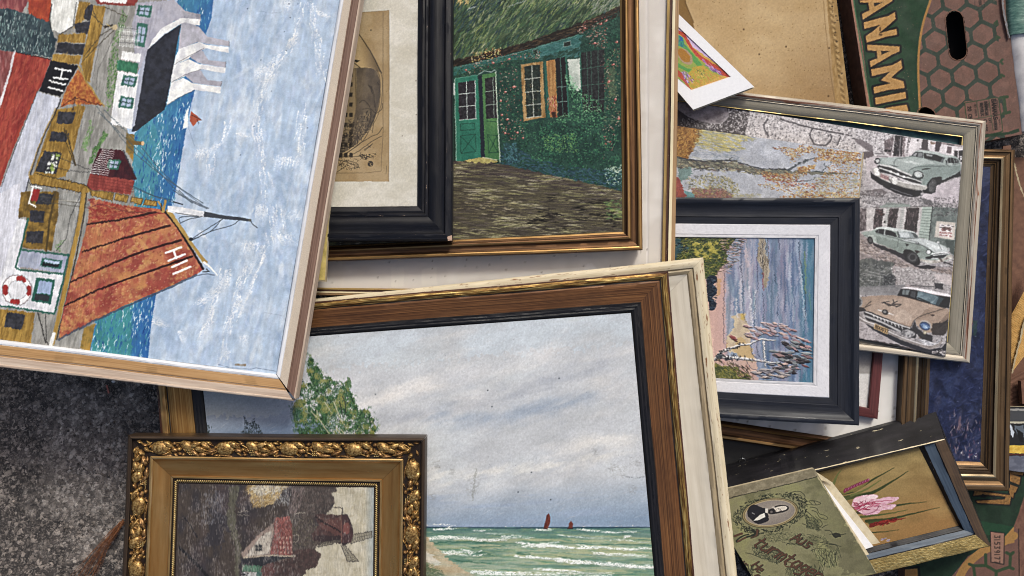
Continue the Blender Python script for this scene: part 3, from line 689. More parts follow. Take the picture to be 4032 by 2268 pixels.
    # ships at the left edge
    P.poly(a(-160, -160, 210, -160, 200, 0, 160, 90, 60, 62, -160, 60), '8c4348', 1, 3, 'a8625e', (10, 40)); P.poly(a(190, -160, 390, -160, 370, 0, 350, 160, 205, 105, 200, 0), 'bf5230', 1, 2, 'a8402c')
    P.poly(a(-160, 60, 60, 60, 240, 112, 350, 160, 385, 250, 405, 290, 370, 410, 110, 372, -160, 330), '47585e', 1, 4, '33454e'); P.dabs(420, a(-160, 70, 60, 70, 240, 115, 380, 260, 360, 400, 110, 370, -160, 330), ['7d9a98', 'b9c8c4', '2f4048', '5a7a78', '8fb0a8'], 11, 1.6, 1.72, .15, .75)
    P.poly(a(365, -160, 560, -160, 560, 30, 520, 190, 430, 240, 365, 205), 'e3e3dd', 1, 2, 'cfcfc8', (20, 20)); P.line(a(370, 30, 352, 130, 365, 205), 3, '2e3032')
    P.line(a(545, 20, 520, 190, 430, 244), 3, '4a4a48')
    P.poly(a(-160, 340, 110, 372, 60, 560, 0, 760, -160, 1000), '8b4544', 1, 3, 'a8706c', (8, 40)); P.line(a(105, 372, 60, 560, -20, 800), 11, 'd9d3d6', .9, 3)
    P.poly(a(112, 372, 362, 422, 300, 600, 262, 660, 160, 900, 60, 1150, 0, 1330, -160, 1500, -160, 1100, 0, 780, 62, 570), '9e3832', 1, 2, 'b54c3a', (12, 70), .3)
    P.dabs(260, a(100, 420, 330, 440, 160, 880, 40, 1150, -100, 1300, -100, 1000, 20, 800), ['b84f3e', '872c2a', 'c0604a', 'a84038'], 16, 3, 2.0, .3, .5, lift=.3)
    P.line(a(112, 372, 362, 422), 3, '2b2024'); P.poly(a(365, 430, 560, 470, 430, 692, 280, 650), '26242a', 1, 2)
    hull = a(268, 655, 430, 700, 400, 780, 300, 1000, 215, 1250, 160, 1500, 60, 1850, 0, 2010, -160, 2100, -160, 1560, 0, 1340, 100, 1080, 170, 900)
    P.poly(hull, 'b6bac9', 1, 2, 'c9ccd8', (16, 80), .3); P.poly(a(0, 1380, 150, 1300, 120, 1700, 0, 1980, -160, 2050, -160, 1560), 'd3d3dc', .8, 8)
    P.line(smooth(a(432, 705, 405, 780, 300, 1000, 215, 1250, 150, 1500, 60, 1850, 5, 2010)), 5, '3a3a40', .85, 2); P.line(a(265, 655, 170, 900, 100, 1080, 10, 1330), 3, '3f3236', .7)
    P.line(smooth(a(395, 780, 290, 1010, 205, 1250)), 5, OC, .7, 2)
    for q in ((395, 488, 505, 508), (382, 552, 482, 566), (446, 494, 430, 560), (352, 577, 466, 605), (345, 624, 446, 648)):
        P.line(a(*q), 7, 'e9e7e4', 1, 1, lift=.8)
    P.poly(a(558, 495, 600, 560, 665, 660, 740, 752, 620, 742, 500, 745, 430, 768, 455, 680, 480, 620), 'a8532c', 1, 2, 'c98038', (7, 7)); P.line(smooth(a(430, 765, 540, 700, 640, 730, 735, 752)), 3, '5c2c22'); P.line(a(562, 470, 600, 560, 740, 755), 6, 'b08c40', 1, 2)
    P.line(a(540, 690, 520, 780), 2, '45353a')
    # boom, mast, cabin
    oc(b(205, -15, 255, -30, 600, 48, 650, 90, 620, 112, 400, 68, 225, 42)); P.line(b(255, -30, 600, 48, 650, 88), 2.5, '2f2a22'); P.line(b(210, 42, 420, 72, 620, 115), 2.5, '2f2a22')
    for q in ((640, 85, 812, 108, 800, 165, 648, 125), (825, 113, 918, 128, 905, 175, 815, 158), (940, 138, 1022, 150, 1005, 192, 930, 172), (1035, 156, 1120, 168, 1118, 204, 1024, 192)):
        oc(b(*q), 1.5); P.line(b(*q) + b(q[0], q[1]), 2, '3a2f22', .8)
    P.poly(b(150, 100, 420, 100, 400, 520, 160, 500, 190, 280, 130, 280), '9c7a32', 1, 2, '6f5626'); dk(b(285, 110, 385, 120, 360, 190, 250, 190)); dk(b(212, 232, 320, 240, 310, 322, 215, 312)); dk(b(190, 385, 312, 380, 300, 470, 185, 462)); P.line(b(395, 100, 350, 330, 330, 520), 8, '5c4a28')
    P.poly(b(450, 110, 605, 120, 560, 300, 490, 545, 370, 520, 400, 330, 440, 200), 'a8a7a2', 1, 2, '8f8f8a', (10, 40)); P.line(smooth(b(570, 130, 500, 290, 470, 430, 400, 520)), 2, '3a3a3a'); P.dabs(26, b(420, 430, 470, 440, 420, 530, 390, 520), ['5d8a48'], 5, 1.6, 1.8, .4)
    P.poly(b(232, 78, 288, 86, 265, 172, 215, 160), 'a3302c', 1, 1.5); P.line(b(225, 60, 295, 75), 6, 'ecebe8', 1, 1.5); P.line(b(235, 70, 205, 180, 255, 205), 6, 'ecebe8', 1, 1.5)
    P.line(b(280, 130, 620, 190), 2.5, '5a564c', .8); P.line(b(300, 170, 620, 215), 2.5, '5a564c', .8); P.line(b(420, 160, 640, 170), 2.5, 'b8b4a8', .8)
    P.poly(b(130, 288, 190, 300, 135, 600, 150, 655, 460, 690, 390, 965, 190, 935, -160, 900, -160, 760, 10, 700, 60, 520), 'dedee2', 1, 2, 'cdced4', (20, 20))
    P.poly(b(150, 520, 485, 560, 455, 682, 128, 632), 'a7adbf', 1, 2, '98a0b6'); G = '2b6a5c'
    for q in ((200, 290, 145, 520, 110, 640, 140, 655, 460, 690, 388, 970, 190, 938, 0, 912), (160, 515, 490, 552, 456, 690)): P.line(b(*q), 7, G, 1, 2)
    P.poly(b(300, 570, 446, 590, 436, 652, 284, 630), G, 1, 1.2); P.poly(b(318, 582, 426, 597, 422, 618, 312, 602), 'a9bcd6', 1, 1); P.poly(b(305, 605, 422, 618, 418, 640, 300, 624), '2c2e34', 1, 1)
    P.poly(b(258, 712, 394, 728, 362, 902, 222, 880), G, 1, 1.2); P.poly(b(280, 732, 376, 745, 358, 830, 262, 820), '9aaed0', 1, 1); P.poly(b(252, 824, 356, 838, 346, 884, 242, 870), '3a3d42', 1, 1)
    P.ell(*b(122, 800)[0], 60, 60, '7c6a6c', 0, .9, 2); P.ell(*b(122, 800)[0], 57, 57, 'e6e5e6', 0, 1, 2)
    for an in (-1.2, .05, 1.75, 3.15):
        x, y = b(122, 800)[0]; P.line([(x + 47 * math.cos(an + t), y + 47 * math.sin(an + t)) for t in np.linspace(-.22, .22, 5)], 20, 'b0322e', 1, 2)
    P.ell(*b(125, 800)[0], 38, 38, '8d8a90', 0, .9, 1.5); P.ell(*b(125, 800)[0], 36, 36, 'dddde1', 0, 1, 1.5)
    oc(b(-160, 920, 250, 962, 215, 1200, -160, 1160)); dk(b(50, 958, 182, 975, 150, 1085, 30, 1062)); P.line(b(270, 965, 325, 1170, 345, 1190), 4, '3a3836'); P.line(b(325, 975, 330, 1160), 3, '3a3836')
    P.line(smooth(b(600, 90, 570, 300, 505, 600, 440, 900, 375, 1180)), 17, OC, 1, 2); P.line(smooth(b(618, 110, 590, 320, 530, 620, 465, 900, 405, 1150)), 5, '3f3324', .9, 2); P.line(smooth(b(580, 110, 552, 300, 487, 600, 425, 900)), 2, '4d3f24', .8); P.line(b(385, 1110, 365, 1190), 14, 'dcdcd8', 1, 2)
    P.poly(b(600, 1070, 680, 1040, 640, 1240, 570, 1215), OC, 1, 2, '8c7434')
    sail = b(650, 150, 900, 200, 1130, 222, 1200, 255, 1330, 440, 1440, 620, 1446, 655, 1400, 690, 1150, 800, 900, 905, 700, 1005, 420, 1152, 440, 1000, 500, 760, 585, 480, 628, 300)
    P.poly(sail, 'ab5040', 1, 1.5); P.poly(sail, 'b8674a', 1, 1, 'a54a3e', (50, 60), .5, k=5)
    for k_, (cc, aa) in enumerate((('cc9858', .85), ('a8483c', .7), ('c88e50', .7))):
        P.wash(cc, 26, 30, .8, 40 + k_, .56, 7, aa * .8, pts=sail)
    P.wash('c98a4c', 60, 60, .5, 51, .55, 5, .5, pts=sail)
    P.dabs(900, sail, ['cf9a60', 'ab4a40', 'c07a58', 'd8ae78', '8f3c34', 'd09078'], 5, 2.2, -.6, .8, .6, lift=.5); P.dabs(200, b(640, 150, 900, 200, 1200, 260, 640, 330), ['a83a34', '8f302c'], 12, 3, .1, .4, .6)
    for q in ((620, 330, 840, 302, 1110, 245), (590, 527, 700, 492, 900, 428, 1212, 340), (508, 742, 600, 700, 800, 612, 1050, 515, 1292, 445), (465, 912, 700, 800, 1000, 690, 1372, 560)):
        P.line(smooth(b(*q)), 7, '3a1e1e', .9, 2, w2=9)
    P.line(smooth(b(640, 215, 720, 190, 900, 240, 1130, 245)), 3, '6b3a34', .8); P.line(smooth(b(420, 1152, 700, 1008, 950, 895, 1150, 808, 1400, 695)), 8, '4a5468', .8, 3)
    P.line(smooth(b(1160, 225, 1250, 330, 1340, 470, 1449, 650)), 9, '2b2024', 1, 1.5); P.line(smooth(b(1195, 235, 1280, 350, 1370, 480, 1449, 580, 1470, 600)), 12, 'b29048', 1, 1.5); P.line(smooth(d(125, 150, 200, 260, 280, 380, 370, 512)), 11, 'b29048', 1, 1.5)
    P.line(d(370, 512, 415, 550, 462, 604), 9, 'e9e7e0', 1, 1.5, w2=4); P.line(d(385, 560, 405, 578, 360, 580), 4, '2a2a30'); P.line(smooth(d(300, 612, 380, 595, 440, 604)), 4, '5a6478', .8)
    P.line(b(1130, 170, 1150, 200, 1160, 245), 7, 'b29048'); P.line(b(1180, 165, 1165, 240), 10, 'b29048'); P.line(b(1150, 185, 1150, 235), 4, '2f2820')
    P.poly(d(108, 108, 200, 118, 370, 150, 365, 192, 200, 172, 110, 152), 'e2e3e4', 1, 1.5, 'cfd2d8', (20, 6)); P.poly(d(370, 148, 470, 172, 620, 190, 705, 206, 702, 222, 560, 208, 440, 196, 365, 190), '454b55', 1, 1.5)
    P.line(smooth(d(702, 210, 712, 238, 750, 266)), 3, '33383f'); P.ell(*d(695, 212)[0], 5, 5, '6a6a60')
    for q in ((150, 0, 270, 75, 390, 132), (190, 0, 260, 60, 400, 128), (330, 185, 200, 190, 200, 235), (355, 185, 260, 205, 200, 232), (495, 205, 430, 280, 340, 325, 275, 352), (625, 210, 560, 250, 420, 290, 280, 356), (500, 205, 380, 280, 280, 345), (165, 160, 320, 182)):
        P.line(smooth(d(*q), 5), 3, '46505c', .85, 1.5)
    P.ell(*d(275, 348)[0], 8, 7, '33383f'); P.line(d(150, 80, 215, 100), 5, '23303f')
    for q in ((690, 760, 800, 900, 950, 1080, 1180, 1270, 1449, 1449), (740, 780, 860, 900, 1000, 1040, 1220, 1290, 1449, 1449), (930, 1330, 1100, 1400, 1260, 1449), (700, 800, 860, 950, 1040, 1130, 1230, 1330, 1370, 1449)):
        P.line(smooth(a(*q)), 2.6, '4b5d68', .8, 1.2)
    P.line(b(950, 60, 1100, 130, 1230, 160), 2.4, '3a5060', .8); P.line(b(1170, 0, 1300, 90, 1449, 200), 2.2, '4b5d78', .8)
    for q in ((95, 446, 205, 405), (115, 502, 232, 455), (152, 430, 172, 484), (140, 547, 247, 500), (150, 595, 272, 545)): P.line(d(*q), 8.5, 'ecebe6', 1, 1, lift=1)
    P.poly(c(262, 770, 250, 910, 216, 916, 238, 800), 'e4e4e0', 1, 1.5); P.poly(c(276, 790, 352, 855, 325, 862, 290, 902, 265, 862), 'b8583c', 1, 1.5); P.line(c(278, 820, 352, 856), 2, '3c2a2c'); P.line(c(318, 850, 332, 884), 2, '3c2a2c'); P.line(c(256, 905, 300, 1040), 1.4, '5a6a88', .7)
    P.smear(4.5, 16, 3.6, 1.72, pts=land); P.smear(1.6, 9, 3, .3, seed=4); P.tone(.09, 4, 30, .15, 61, 3, pts=land); P.tone(.05, 12, 70, .15, 68, 4); P.tone(.07, 26, 26, 0, 62); P.tone(.035, 3, 3, 0, 65, 2)
    return P

def paint_cottage():
    P = Paint(1640, -150, 2560, 960, .5, '2f4a40', 23); P.sharp = .6; P.sat = .76; P.con = 1.05; P.gam = 1.08; P.off = -.005
    g = cm(1780, 0, .5521)
    roof = g(-200, -300, 1400, -300, 1260, 40, 1000, 160, 800, 225, 480, 320, 350, 360, 150, 405, -200, 490)
    P.poly(roof, '4d6042', 1, 3, '31442f', (26, 90), .75, k=4)
    P.dabs(3400, roof, ['34503a', '5c7a48', '4a6a4a', '26403a', '6f8c50', '3e6450', '86906c', '263f4e', '3b5c3c'], 24, 1.8, 2.25, .16, .75, angf=lambda x, y: (x - 2100) / 2600)
    P.dabs(700, roof, ['93a058', 'a3a67c', '8b9a4c', 'b0b08c'], 16, 1.5, 2.25, .18, .65, dens=lambda X, Y: np.clip(vn(X / 70, Y / 60, 8) - .45, .01, 1), angf=lambda x, y: (x - 2100) / 2600)
    P.dabs(500, g(-200, -300, 500, -300, 380, 60, 60, 260, -200, 300), ['1f3038', '2b4650', '26352c', '35525a'], 20, 2.5, 2.3, .2, .7)
    P.dabs(60, g(20, -60, 160, -60, 110, 30, 40, 30), ['b8a060', 'c8b070'], 10, 2, 2.2, .3); P.line(g(110, 68, 170, 48), 3, 'b8c0c0', .8); P.line(g(400, 50, 520, 5), 3, 'b8c0c0', .6)
    P.dabs(160, g(1000, -20, 1220, -60, 1220, 60, 1000, 140), ['8a8f84', 'a4a596', '6a7a60'], 14, 1.8, 2.2, .2, .6)
    eave = g(-200, 490, 0, 432, 350, 352, 560, 290, 800, 205, 1000, 130, 1260, 10, 1260, 90, 900, 245, 560, 345, 350, 400, 0, 480, -200, 540)
    P.poly(eave, '2a2420', 1, 3); P.dabs(420, eave, ['4a3a2c', '1d1a1a', '5c4a34', '3a3a38'], 14, 1.8, -.3, .12, .8)
    wall = g(-200, 540, 0, 480, 350, 400, 560, 345, 900, 245, 1260, 90, 1260, 1380, 1100, 1330, 750, 1262, 340, 1165, 0, 1150, -200, 1150)
    P.poly(wall, '2b5044', 1, 2, '20423a', (30, 30))
    P.poly(g(-200, 548, 0, 490, 300, 425, 560, 360, 900, 255, 930, 250, 910, 330, 620, 410, 350, 440, 180, 480, 0, 550, -200, 600), '35706a', 1, 3, '2b5f5c', (30, 12)); P.dabs(200, g(620, 330, 930, 250, 920, 400, 620, 430), ['4a8280', '3b6e70', '5a8c88', '31605f'], 10, 2, -.25, .2, .6)
    P.line(g(0, 487, 350, 408, 560, 352, 900, 250), 2.4, '6aa096', .8, 2)
    for q in ((575, 358, 612, 350, 615, 384, 578, 390), (795, 302, 845, 292, 848, 325, 798, 334)): P.poly(g(*q), '24302e', 1, 1); P.line(g(*q) + g(*q[:2]), 2, '8fb0a6', .8)
    # dark foliage over the wall
    fol = g(330, 500, 480, 430, 500, 860, 920, 850, 1080, 640, 1100, 300, 1260, 60, 1260, 1380, 760, 1262, 350, 1165)
    def leaf(n, reg, cols, s=4.5, a=.85, dn=None): P.dabs(n, reg, cols, s, 1.9, .8, 1.2, a, dens=dn, lift=.4)
    leaf(2600, fol, ['1b3f32', '28573e', '33694a', '163429', '3f7a54', '275246']); leaf(900, g(420, 880, 1160, 820, 1200, 1260, 500, 1130), ['3a7a55', '2f6b50', '468a5e', '25604c', '548f60'], 4, .8, lambda X, Y: np.clip(vn(X / 30, Y / 30, 3) - .35, .02, 1))
    leaf(260, g(640, 970, 880, 950, 900, 1090, 680, 1080), ['5e8f4c', '4c7f4a', '6a9a58'], 3.5); leaf(500, g(0, 500, 480, 380, 640, 350, 620, 430, 480, 440, 300, 510, 150, 520, 20, 570), ['25503c', '3a6a4a', '47745a', '1b3e34'], 4)
    leaf(700, g(900, 230, 1200, 80, 1200, 330, 1080, 350, 920, 350), ['1d4038', '2a5848', '356a54', '153430'], 4.5)
    # doors
    P.poly(g(-30, 545, 10, 540, 25, 1150, -30, 1150), '1f3a30', 1, 2); P.poly(g(5, 590, 20, 590, 20, 680, 5, 680), 'c8d4d0', .9, 1)
    P.poly(g(20, 560, 182, 535, 206, 1122, 30, 1152), '2f7d66', 1, 1.2, '26705c', (14, 60)); P.poly(g(190, 540, 216, 536, 236, 1132, 206, 1122), '252d3a', 1, 1); P.poly(g(214, 535, 312, 515, 342, 1152, 236, 1132), '4f8049', 1, 1.2, '3f7244', (14, 60))
    P.poly(g(44, 590, 162, 572, 170, 846, 52, 856), '29262e', 1, 1, '3a3840', (6, 6)); P.poly(g(234, 560, 306, 546, 326, 842, 245, 848), '28262c', 1, 1, '3a3a3c', (6, 6))
    for q in ((102, 580, 108, 850), (48, 672, 165, 660), (50, 762, 167, 752), (52, 857, 170, 846, 163, 574)): P.line(g(*q), 2.4, 'c6d4cc', .95, 1)
    for q in ((292, 552, 300, 840), (238, 655, 312, 645), (242, 750, 318, 742)): P.line(g(*q), 2, '9fb8a4', .9, 1)
    for q in ((60, 885, 160, 878, 165, 925, 62, 930, 60, 885), (60, 970, 165, 955, 170, 1080, 64, 1095, 60, 970), (60, 970, 170, 1080), (165, 955, 64, 1095), (250, 865, 320, 868), (255, 960, 322, 965, 328, 1085, 262, 1090, 255, 960), (255, 960, 328, 1085), (322, 965, 262, 1090)): P.line(g(*q), 2.2, '1c4238', .85, 1.2)
    P.line(g(20, 560, 22, 800, 32, 1152), 2.2, 'a8ccbc', .9, 1); P.line(g(20, 560, 182, 534), 2, '6fae98', .8); P.line(g(312, 512, 322, 800, 343, 1156), 3.4, 'bccab6', .95, 1); P.line(g(190, 528, 230, 508, 270, 514, 312, 500), 2.4, 'b8ccc4', .8, 2)
    P.line(g(206, 1122, 236, 1130, 330, 1145), 2.4, '12140f'); P.poly(g(80, 1147, 200, 1122, 330, 1150, 222, 1186), '9a8f4e', 1, 1.5, 'b4a860', (12, 6)); P.line(g(80, 1150, 216, 1190, 332, 1154), 3, '15140f'); P.line(g(215, 1122, 320, 1142), 4, 'd8d0a0', .8)
    # windows
    P.poly(g(490, 460, 645, 438, 666, 836, 510, 864), 'b08f5c', 1, 1.2, '8a6636', (8, 30)); P.poly(g(515, 474, 626, 460, 636, 828, 534, 842), '232c2a', 1, 1, '33403a', (6, 6))
    for q in ((568, 468, 582, 836), (518, 566, 630, 552), (522, 660, 632, 646), (526, 752, 634, 740), (532, 842, 636, 826)): P.line(g(*q), 2.6, 'c9ccbc', .95, 1)
    leaf(50, g(520, 580, 620, 580, 630, 820, 530, 830), ['6a6a44', '3f5a44', 'a08060'], 2.5)
    P.poly(g(655, 440, 672, 436, 700, 840, 680, 842), '2b6254', 1, 1.5); P.poly(g(670, 435, 736, 424, 752, 836, 700, 838), '9c6a38', 1, 1.5, 'b5854c', (5, 40)); P.dabs(90, g(680, 690, 745, 690, 750, 836, 700, 836), ['a83c30', '7c3428', 'c08a60', 'd0a080'], 9, 1.6, 1.6, .3); P.poly(g(708, 800, 742, 800, 742, 836, 716, 838), '2c1c1c', .8, 2)
    P.poly(g(736, 418, 812, 404, 832, 836, 760, 836), '232228', 1, 1.5); P.line(g(772, 412, 792, 830), 2.2, '4a7e70'); P.line(g(750, 622, 822, 614), 2.2, '7a9a90'); P.line(g(752, 728, 828, 722), 2.2, '7a9a90'); P.line(g(812, 400, 832, 836), 6, '2f6656', 1, 1.5)
    P.poly(g(820, 424, 912, 414, 916, 640, 900, 652, 860, 640, 840, 560), 'c6cdc2', 1, 3, 'a8b4a8', (20, 40)); P.line(g(914, 380, 926, 800), 5, '2f6656')
    P.poly(g(920, 376, 1086, 350, 1082, 800, 930, 800), '24262a', 1, 2, '34383a', (5, 5))
    for q in ((960, 372, 975, 800), (990, 366, 1000, 790), (1040, 360, 1046, 790), (925, 492, 1084, 470), (928, 610, 1084, 596), (930, 716, 1084, 708)): P.line(g(*q), 2.4, '45705f', .75, 1.2)
    leaf(500, g(820, 560, 880, 620, 980, 680, 1060, 740, 1080, 860, 720, 880, 760, 830, 840, 800), ['2f6a48', '47865a', '5a9a68', '204f3c', '7ab080'], 4.5); leaf(90, g(800, 530, 860, 540, 900, 640, 840, 660), ['7ab488', '5a9a68', '8cc49a'], 4)
    leaf(300, g(1080, 380, 1200, 330, 1200, 900, 1090, 880), ['3f6a50', '5c7c58', '25483c', '7a8060'], 4.5); P.poly(g(1110, 490, 1160, 470, 1170, 690, 1110, 690), '7a7a56', .4, 10)
    # blue shade at the foot of the wall, then the roses
    foot = g(345, 1060, 420, 1030, 620, 1150, 900, 1200, 1215, 1220, 1260, 1250, 1260, 1390, 1100, 1332, 750, 1262, 345, 1165)
    P.dabs(800, foot, ['2f4f60', '27424f', '3d6672', '24504a', '3a5a70'], 9, 2.2, .2, .4, .75); P.dabs(150, g(370, 1030, 460, 1020, 480, 1160, 380, 1160), ['4a7c84', '30565c', '24404a'], 8, 2, 1.3, .5)
    P.dabs(90, g(1080, 1200, 1215, 1180, 1215, 1330, 1100, 1320), ['7fa89c', '5a8a84', 'a8c4b0'], 4, 1.8, .5, 1); P.dabs(60, g(1120, 1180, 1215, 1180, 1215, 1235, 1130, 1230), ['c4d4c0', 'a8c0a4'], 3.5, 1.6, .5, 1)
    ro = ['9c5c52', 'b08070', 'a04c3e', 'bfa08c', '8c4440', 'c4b0a0']
    for n_, q in ((150, (330, 480, 440, 420, 500, 560, 470, 760, 520, 960, 490, 1010, 360, 1020, 330, 800)), (110, (60, 470, 300, 400, 460, 380, 640, 370, 620, 430, 420, 430, 300, 490, 100, 530)), (80, (940, 150, 1120, 110, 1100, 260, 950, 280)), (60, (960, 230, 1110, 210, 1100, 340, 980, 330)), (70, (1060, 450, 1200, 280, 1205, 900, 1080, 760)), (60, (1080, 860, 1200, 820, 1190, 960, 1130, 1120, 1080, 1130)), (40, (880, 200, 960, 160, 960, 230, 880, 250))):
        P.dabs(n_, g(*q), ro, 3.0, 2.1, 0, 1.5, .85, lift=1.0)
    P.dabs(110, g(130, 380, 350, 330, 340, 400, 140, 440), ['c8a050', 'b86a34', 'd8c08a', 'a8b060'], 3.2, 2.2, 0, 1.5, .9, lift=1)
    for x, y in ((440, 620), (100, 497), (375, 953), (465, 945), (505, 984), (378, 655), (345, 720), (355, 822), (1060, 172), (1100, 148), (950, 205), (1018, 308), (1175, 298), (1120, 584), (1150, 460), (1165, 710), (1185, 845), (408, 422), (290, 450), (395, 850)): P.ell(*g(x, y)[0], 5.5, 4.5, 'b0564c', 0, .85, 3); P.ell(g(x, y)[0][0] + 1.5, g(x, y)[0][1] - 2, 2.8, 2.4, 'e6b0a4', 0, .9, 2)
    # yard
    yard = g(-200, 1150, 0, 1150, 80, 1150, 222, 1190, 340, 1166, 750, 1264, 1100, 1334, 1260, 1385, 1260, 1800, -200, 1800)
    P.poly(yard, '544d3c', 1, 3, '474038', (60, 20)); P.poly(g(-200, 1150, 340, 1166, 750, 1264, 1260, 1385, 1260, 1440, 700, 1330, 340, 1250, -200, 1260), '453a3c', .8, 12)
    P.dabs(2600, yard, ['5c563f', '6e6748', '494338', '7b7450', '3f3a34', '585244', '665c56'], 30, 1.9, .04, .08, .6)
    P.dabs(520, yard, ['a49d6c', 'b0a97c', '8f8f58', 'b8b094'], 28, 1.7, .03, .08, .6, dens=lambda X, Y: np.clip(vn(X / 90, Y / 26, 31) - .45, .01, 1))
    P.dabs(150, g(700, 1380, 1180, 1420, 1180, 1640, 500, 1640), ['25221f', '1e1c1c', '332e2a'], 15, 2.2, .05, .1, .85, dens=lambda X, Y: np.clip(vn(X / 60, Y / 16, 77) - .5, .01, 1))
    P.dabs(70, g(1080, 1430, 1215, 1420, 1215, 1560, 1100, 1560), ['6f8a4c', '8a9a50', '55764a'], 11, 2.4, .1, .3, .7); P.dabs(60, g(100, 1400, 500, 1420, 500, 1560, 0, 1500), ['8a7c5c', 'a89c80', 'b0a070'], 13, 2, .02, .1, .6)
    P.smear(9, 40, 3, .03, pts=yard, across=.12); P.smear(7, 26, 3, 2.25, pts=roof, seed=2, across=.15); P.smear(3, 7, 4, .6, seed=5)
    u = (P.X + P.Y * .55) / 5.1; v_ = (P.X * .5 - P.Y) / 5.4
    w = (np.sin(u * 2 * PI) * np.sin(v_ * 2 * PI)); P.c *= (1 + .10 * w)[..., None]; P.z += w * .12
    P.tone(.09, 3, 3, 0, 3, 2); P.c = np.clip(P.c * .97 + .005, 0, 1)
    return P

def paint_engraving():
    P = Paint(1290, -120, 1660, 830, .42, 'c9c4b6', 31)
    e = cm(1300, 0, .4831)
    P.wash('d6d2c8', 60, 40, 0, 1, .45, 3, .8); P.wash('bdb6a4', 70, 60, .2, 2, .55, 4, .5); P.tone(.03, 3, 3, 0, 3)
    pap = e(-80, 110, 0, 106, 250, 102, 480, 84, 482, 600, 478, 1478, -80, 1478)
    P.poly(pap, 'a1885f', 1, .6, 'ad9670', (60, 70)); P.line(e(480, 84, 482, 600, 478, 1478), 2, '6d5838', .7); P.line(e(250, 102, 480, 84), 2, '7d6846', .6)
    oval = smooth(e(180, 560, 245, 552, 330, 555, 370, 566, 400, 640, 408, 720, 402, 800, 370, 950, 330, 1030, 280, 1100, 180, 1200, 60, 1265, 0, 1280, -60, 1280, -60, 560), 5)
    P.poly(oval, '6e604c', 1, 1, '5a4e40', (24, 40)); P.poly(e(100, 560, 215, 560, 215, 870, 160, 1090, 60, 1100), '8f7a58', .9, 2)
    for k in range(9):
        y = 590 + k * 82
        for xx in (170, 128, 86): P.poly(e(xx - 14, y, xx + 14, y, xx + 12, y + 36, xx - 16, y + 34), '322a22', .95, .8)
    P.line(e(205, 560, 212, 870), 3, '57492f', .7); P.line(e(100, 870, 212, 870), 2, '8c7a58')
    curl = smooth(e(215, 255, 270, 330, 340, 440, 410, 585, 330, 552, 245, 552, 205, 520, 195, 480), 5)
    P.poly(curl, 'b49a6e', 1, 1); P.grad(curl, '5c4b32', *e(250, 440, 350, 420), 0, .75); P.line(smooth(e(215, 255, 270, 330, 340, 440, 418, 595)), 3.4, '2c241a', .9); P.poly(e(185, 480, 240, 495, 215, 512, 190, 500), '241d16', 1, 1.5); P.line(e(190, 510, 245, 552), 3, '2c241a')
    P.line(smooth(e(410, 585, 425, 650, 418, 830, 380, 960, 330, 1040)), 1.8, '3a3022', .8)
    ink = '2c241b'
    for q in ((380, 570, 405, 640, 405, 800, 370, 920, 280, 820, 240, 840), (370, 920, 350, 1020, 345, 1080), (395, 690, 385, 670), (310, 690, 350, 740, 360, 820, 370, 900), (425, 840, 420, 890, 370, 930, 350, 960), (425, 1040, 390, 1090, 345, 1110), (260, 890, 325, 890, 330, 960, 300, 1060), (350, 980, 280, 1130, 160, 1230, 50, 1280), (340, 1110, 240, 1170, 120, 1260, 50, 1290), (420, 1110, 330, 1160, 200, 1250, 60, 1290), (50, 1280, 230, 1275, 250, 1240), (50, 1300, 160, 1330, 240, 1370), (70, 1350, 130, 1310, 210, 1330, 230, 1360, 160, 1375), (300, 1180, 330, 1200), (60, 1400, 130, 1350)):
        P.line(smooth(e(*q)), 2, ink, .8, 1.5)
    for cx, cy, an in ((330, 730, 1.1), (310, 1205, -.7)):
        x, y = e(cx, cy)[0]
        for k in range(14): t = k - 7; P.line([(x + math.cos(an) * t * 2.6, y + math.sin(an) * t * 2.6), (x + math.cos(an + .5) * t * 2.6 + 7 * math.cos(an - .5), y + math.sin(an) * t * 2.6 + 7 * math.sin(an - .5))], 1.6, ink, .8)
    P.dabs(260, e(180, 960, 330, 900, 330, 1050, 200, 1190, 90, 1240, 90, 1050), [ink, '40362a', 'a08a66'], 7, 1.3, 1.2, .8, .75); P.dabs(110, e(240, 1260, 370, 1250, 370, 1290, 250, 1300), [ink], 4, 1.3, 0, .8, .7); P.dabs(90, e(60, 1290, 240, 1290, 230, 1380, 80, 1380), [ink, '6a583e'], 5, 1, .5, 1, .7)
    for k in range(7): P.line(e(60 + k * 3, 1100 + k * 22, 118, 1100 + k * 22), 5, '2a221a', .8)
    P.text('MINSEN', e(178, 1060)[0], (-.05, 1), (-1, -.05), 11, 2, '1f1812', .3, .75)
    for q in ((432, 100, 432, 1080), (430, 1080, 415, 1395, 300, 1408, 50, 1412), (460, 1355, 456, 1415)): P.line(e(*q), 1.6, '4a3c28', .8)
    P.line(e(464, 130, 466, 500), 1.3, '7a6644', .6)
    P.ell(*e(328, 1335)[0], 11, 11, '221c18'); P.line(e(310, 1325, 345, 1335), 2, '9a8460'); P.line(e(325, 1340, 338, 1352), 3, '9a8460'); P.ell(*e(332, 246)[0], 3, 2, '2c241a')
    for x, y in ((700, 658), (702, 935), (588, 1108)): P.ell(*e(x, y)[0], 1.6, 1.6, '4a3a2a')
    P.dabs(120, pap, ['7d6844', '8c7752'], 2, 1, 0, 1, .5); P.tone(.05, 4, 4, 0, 9)
    return P

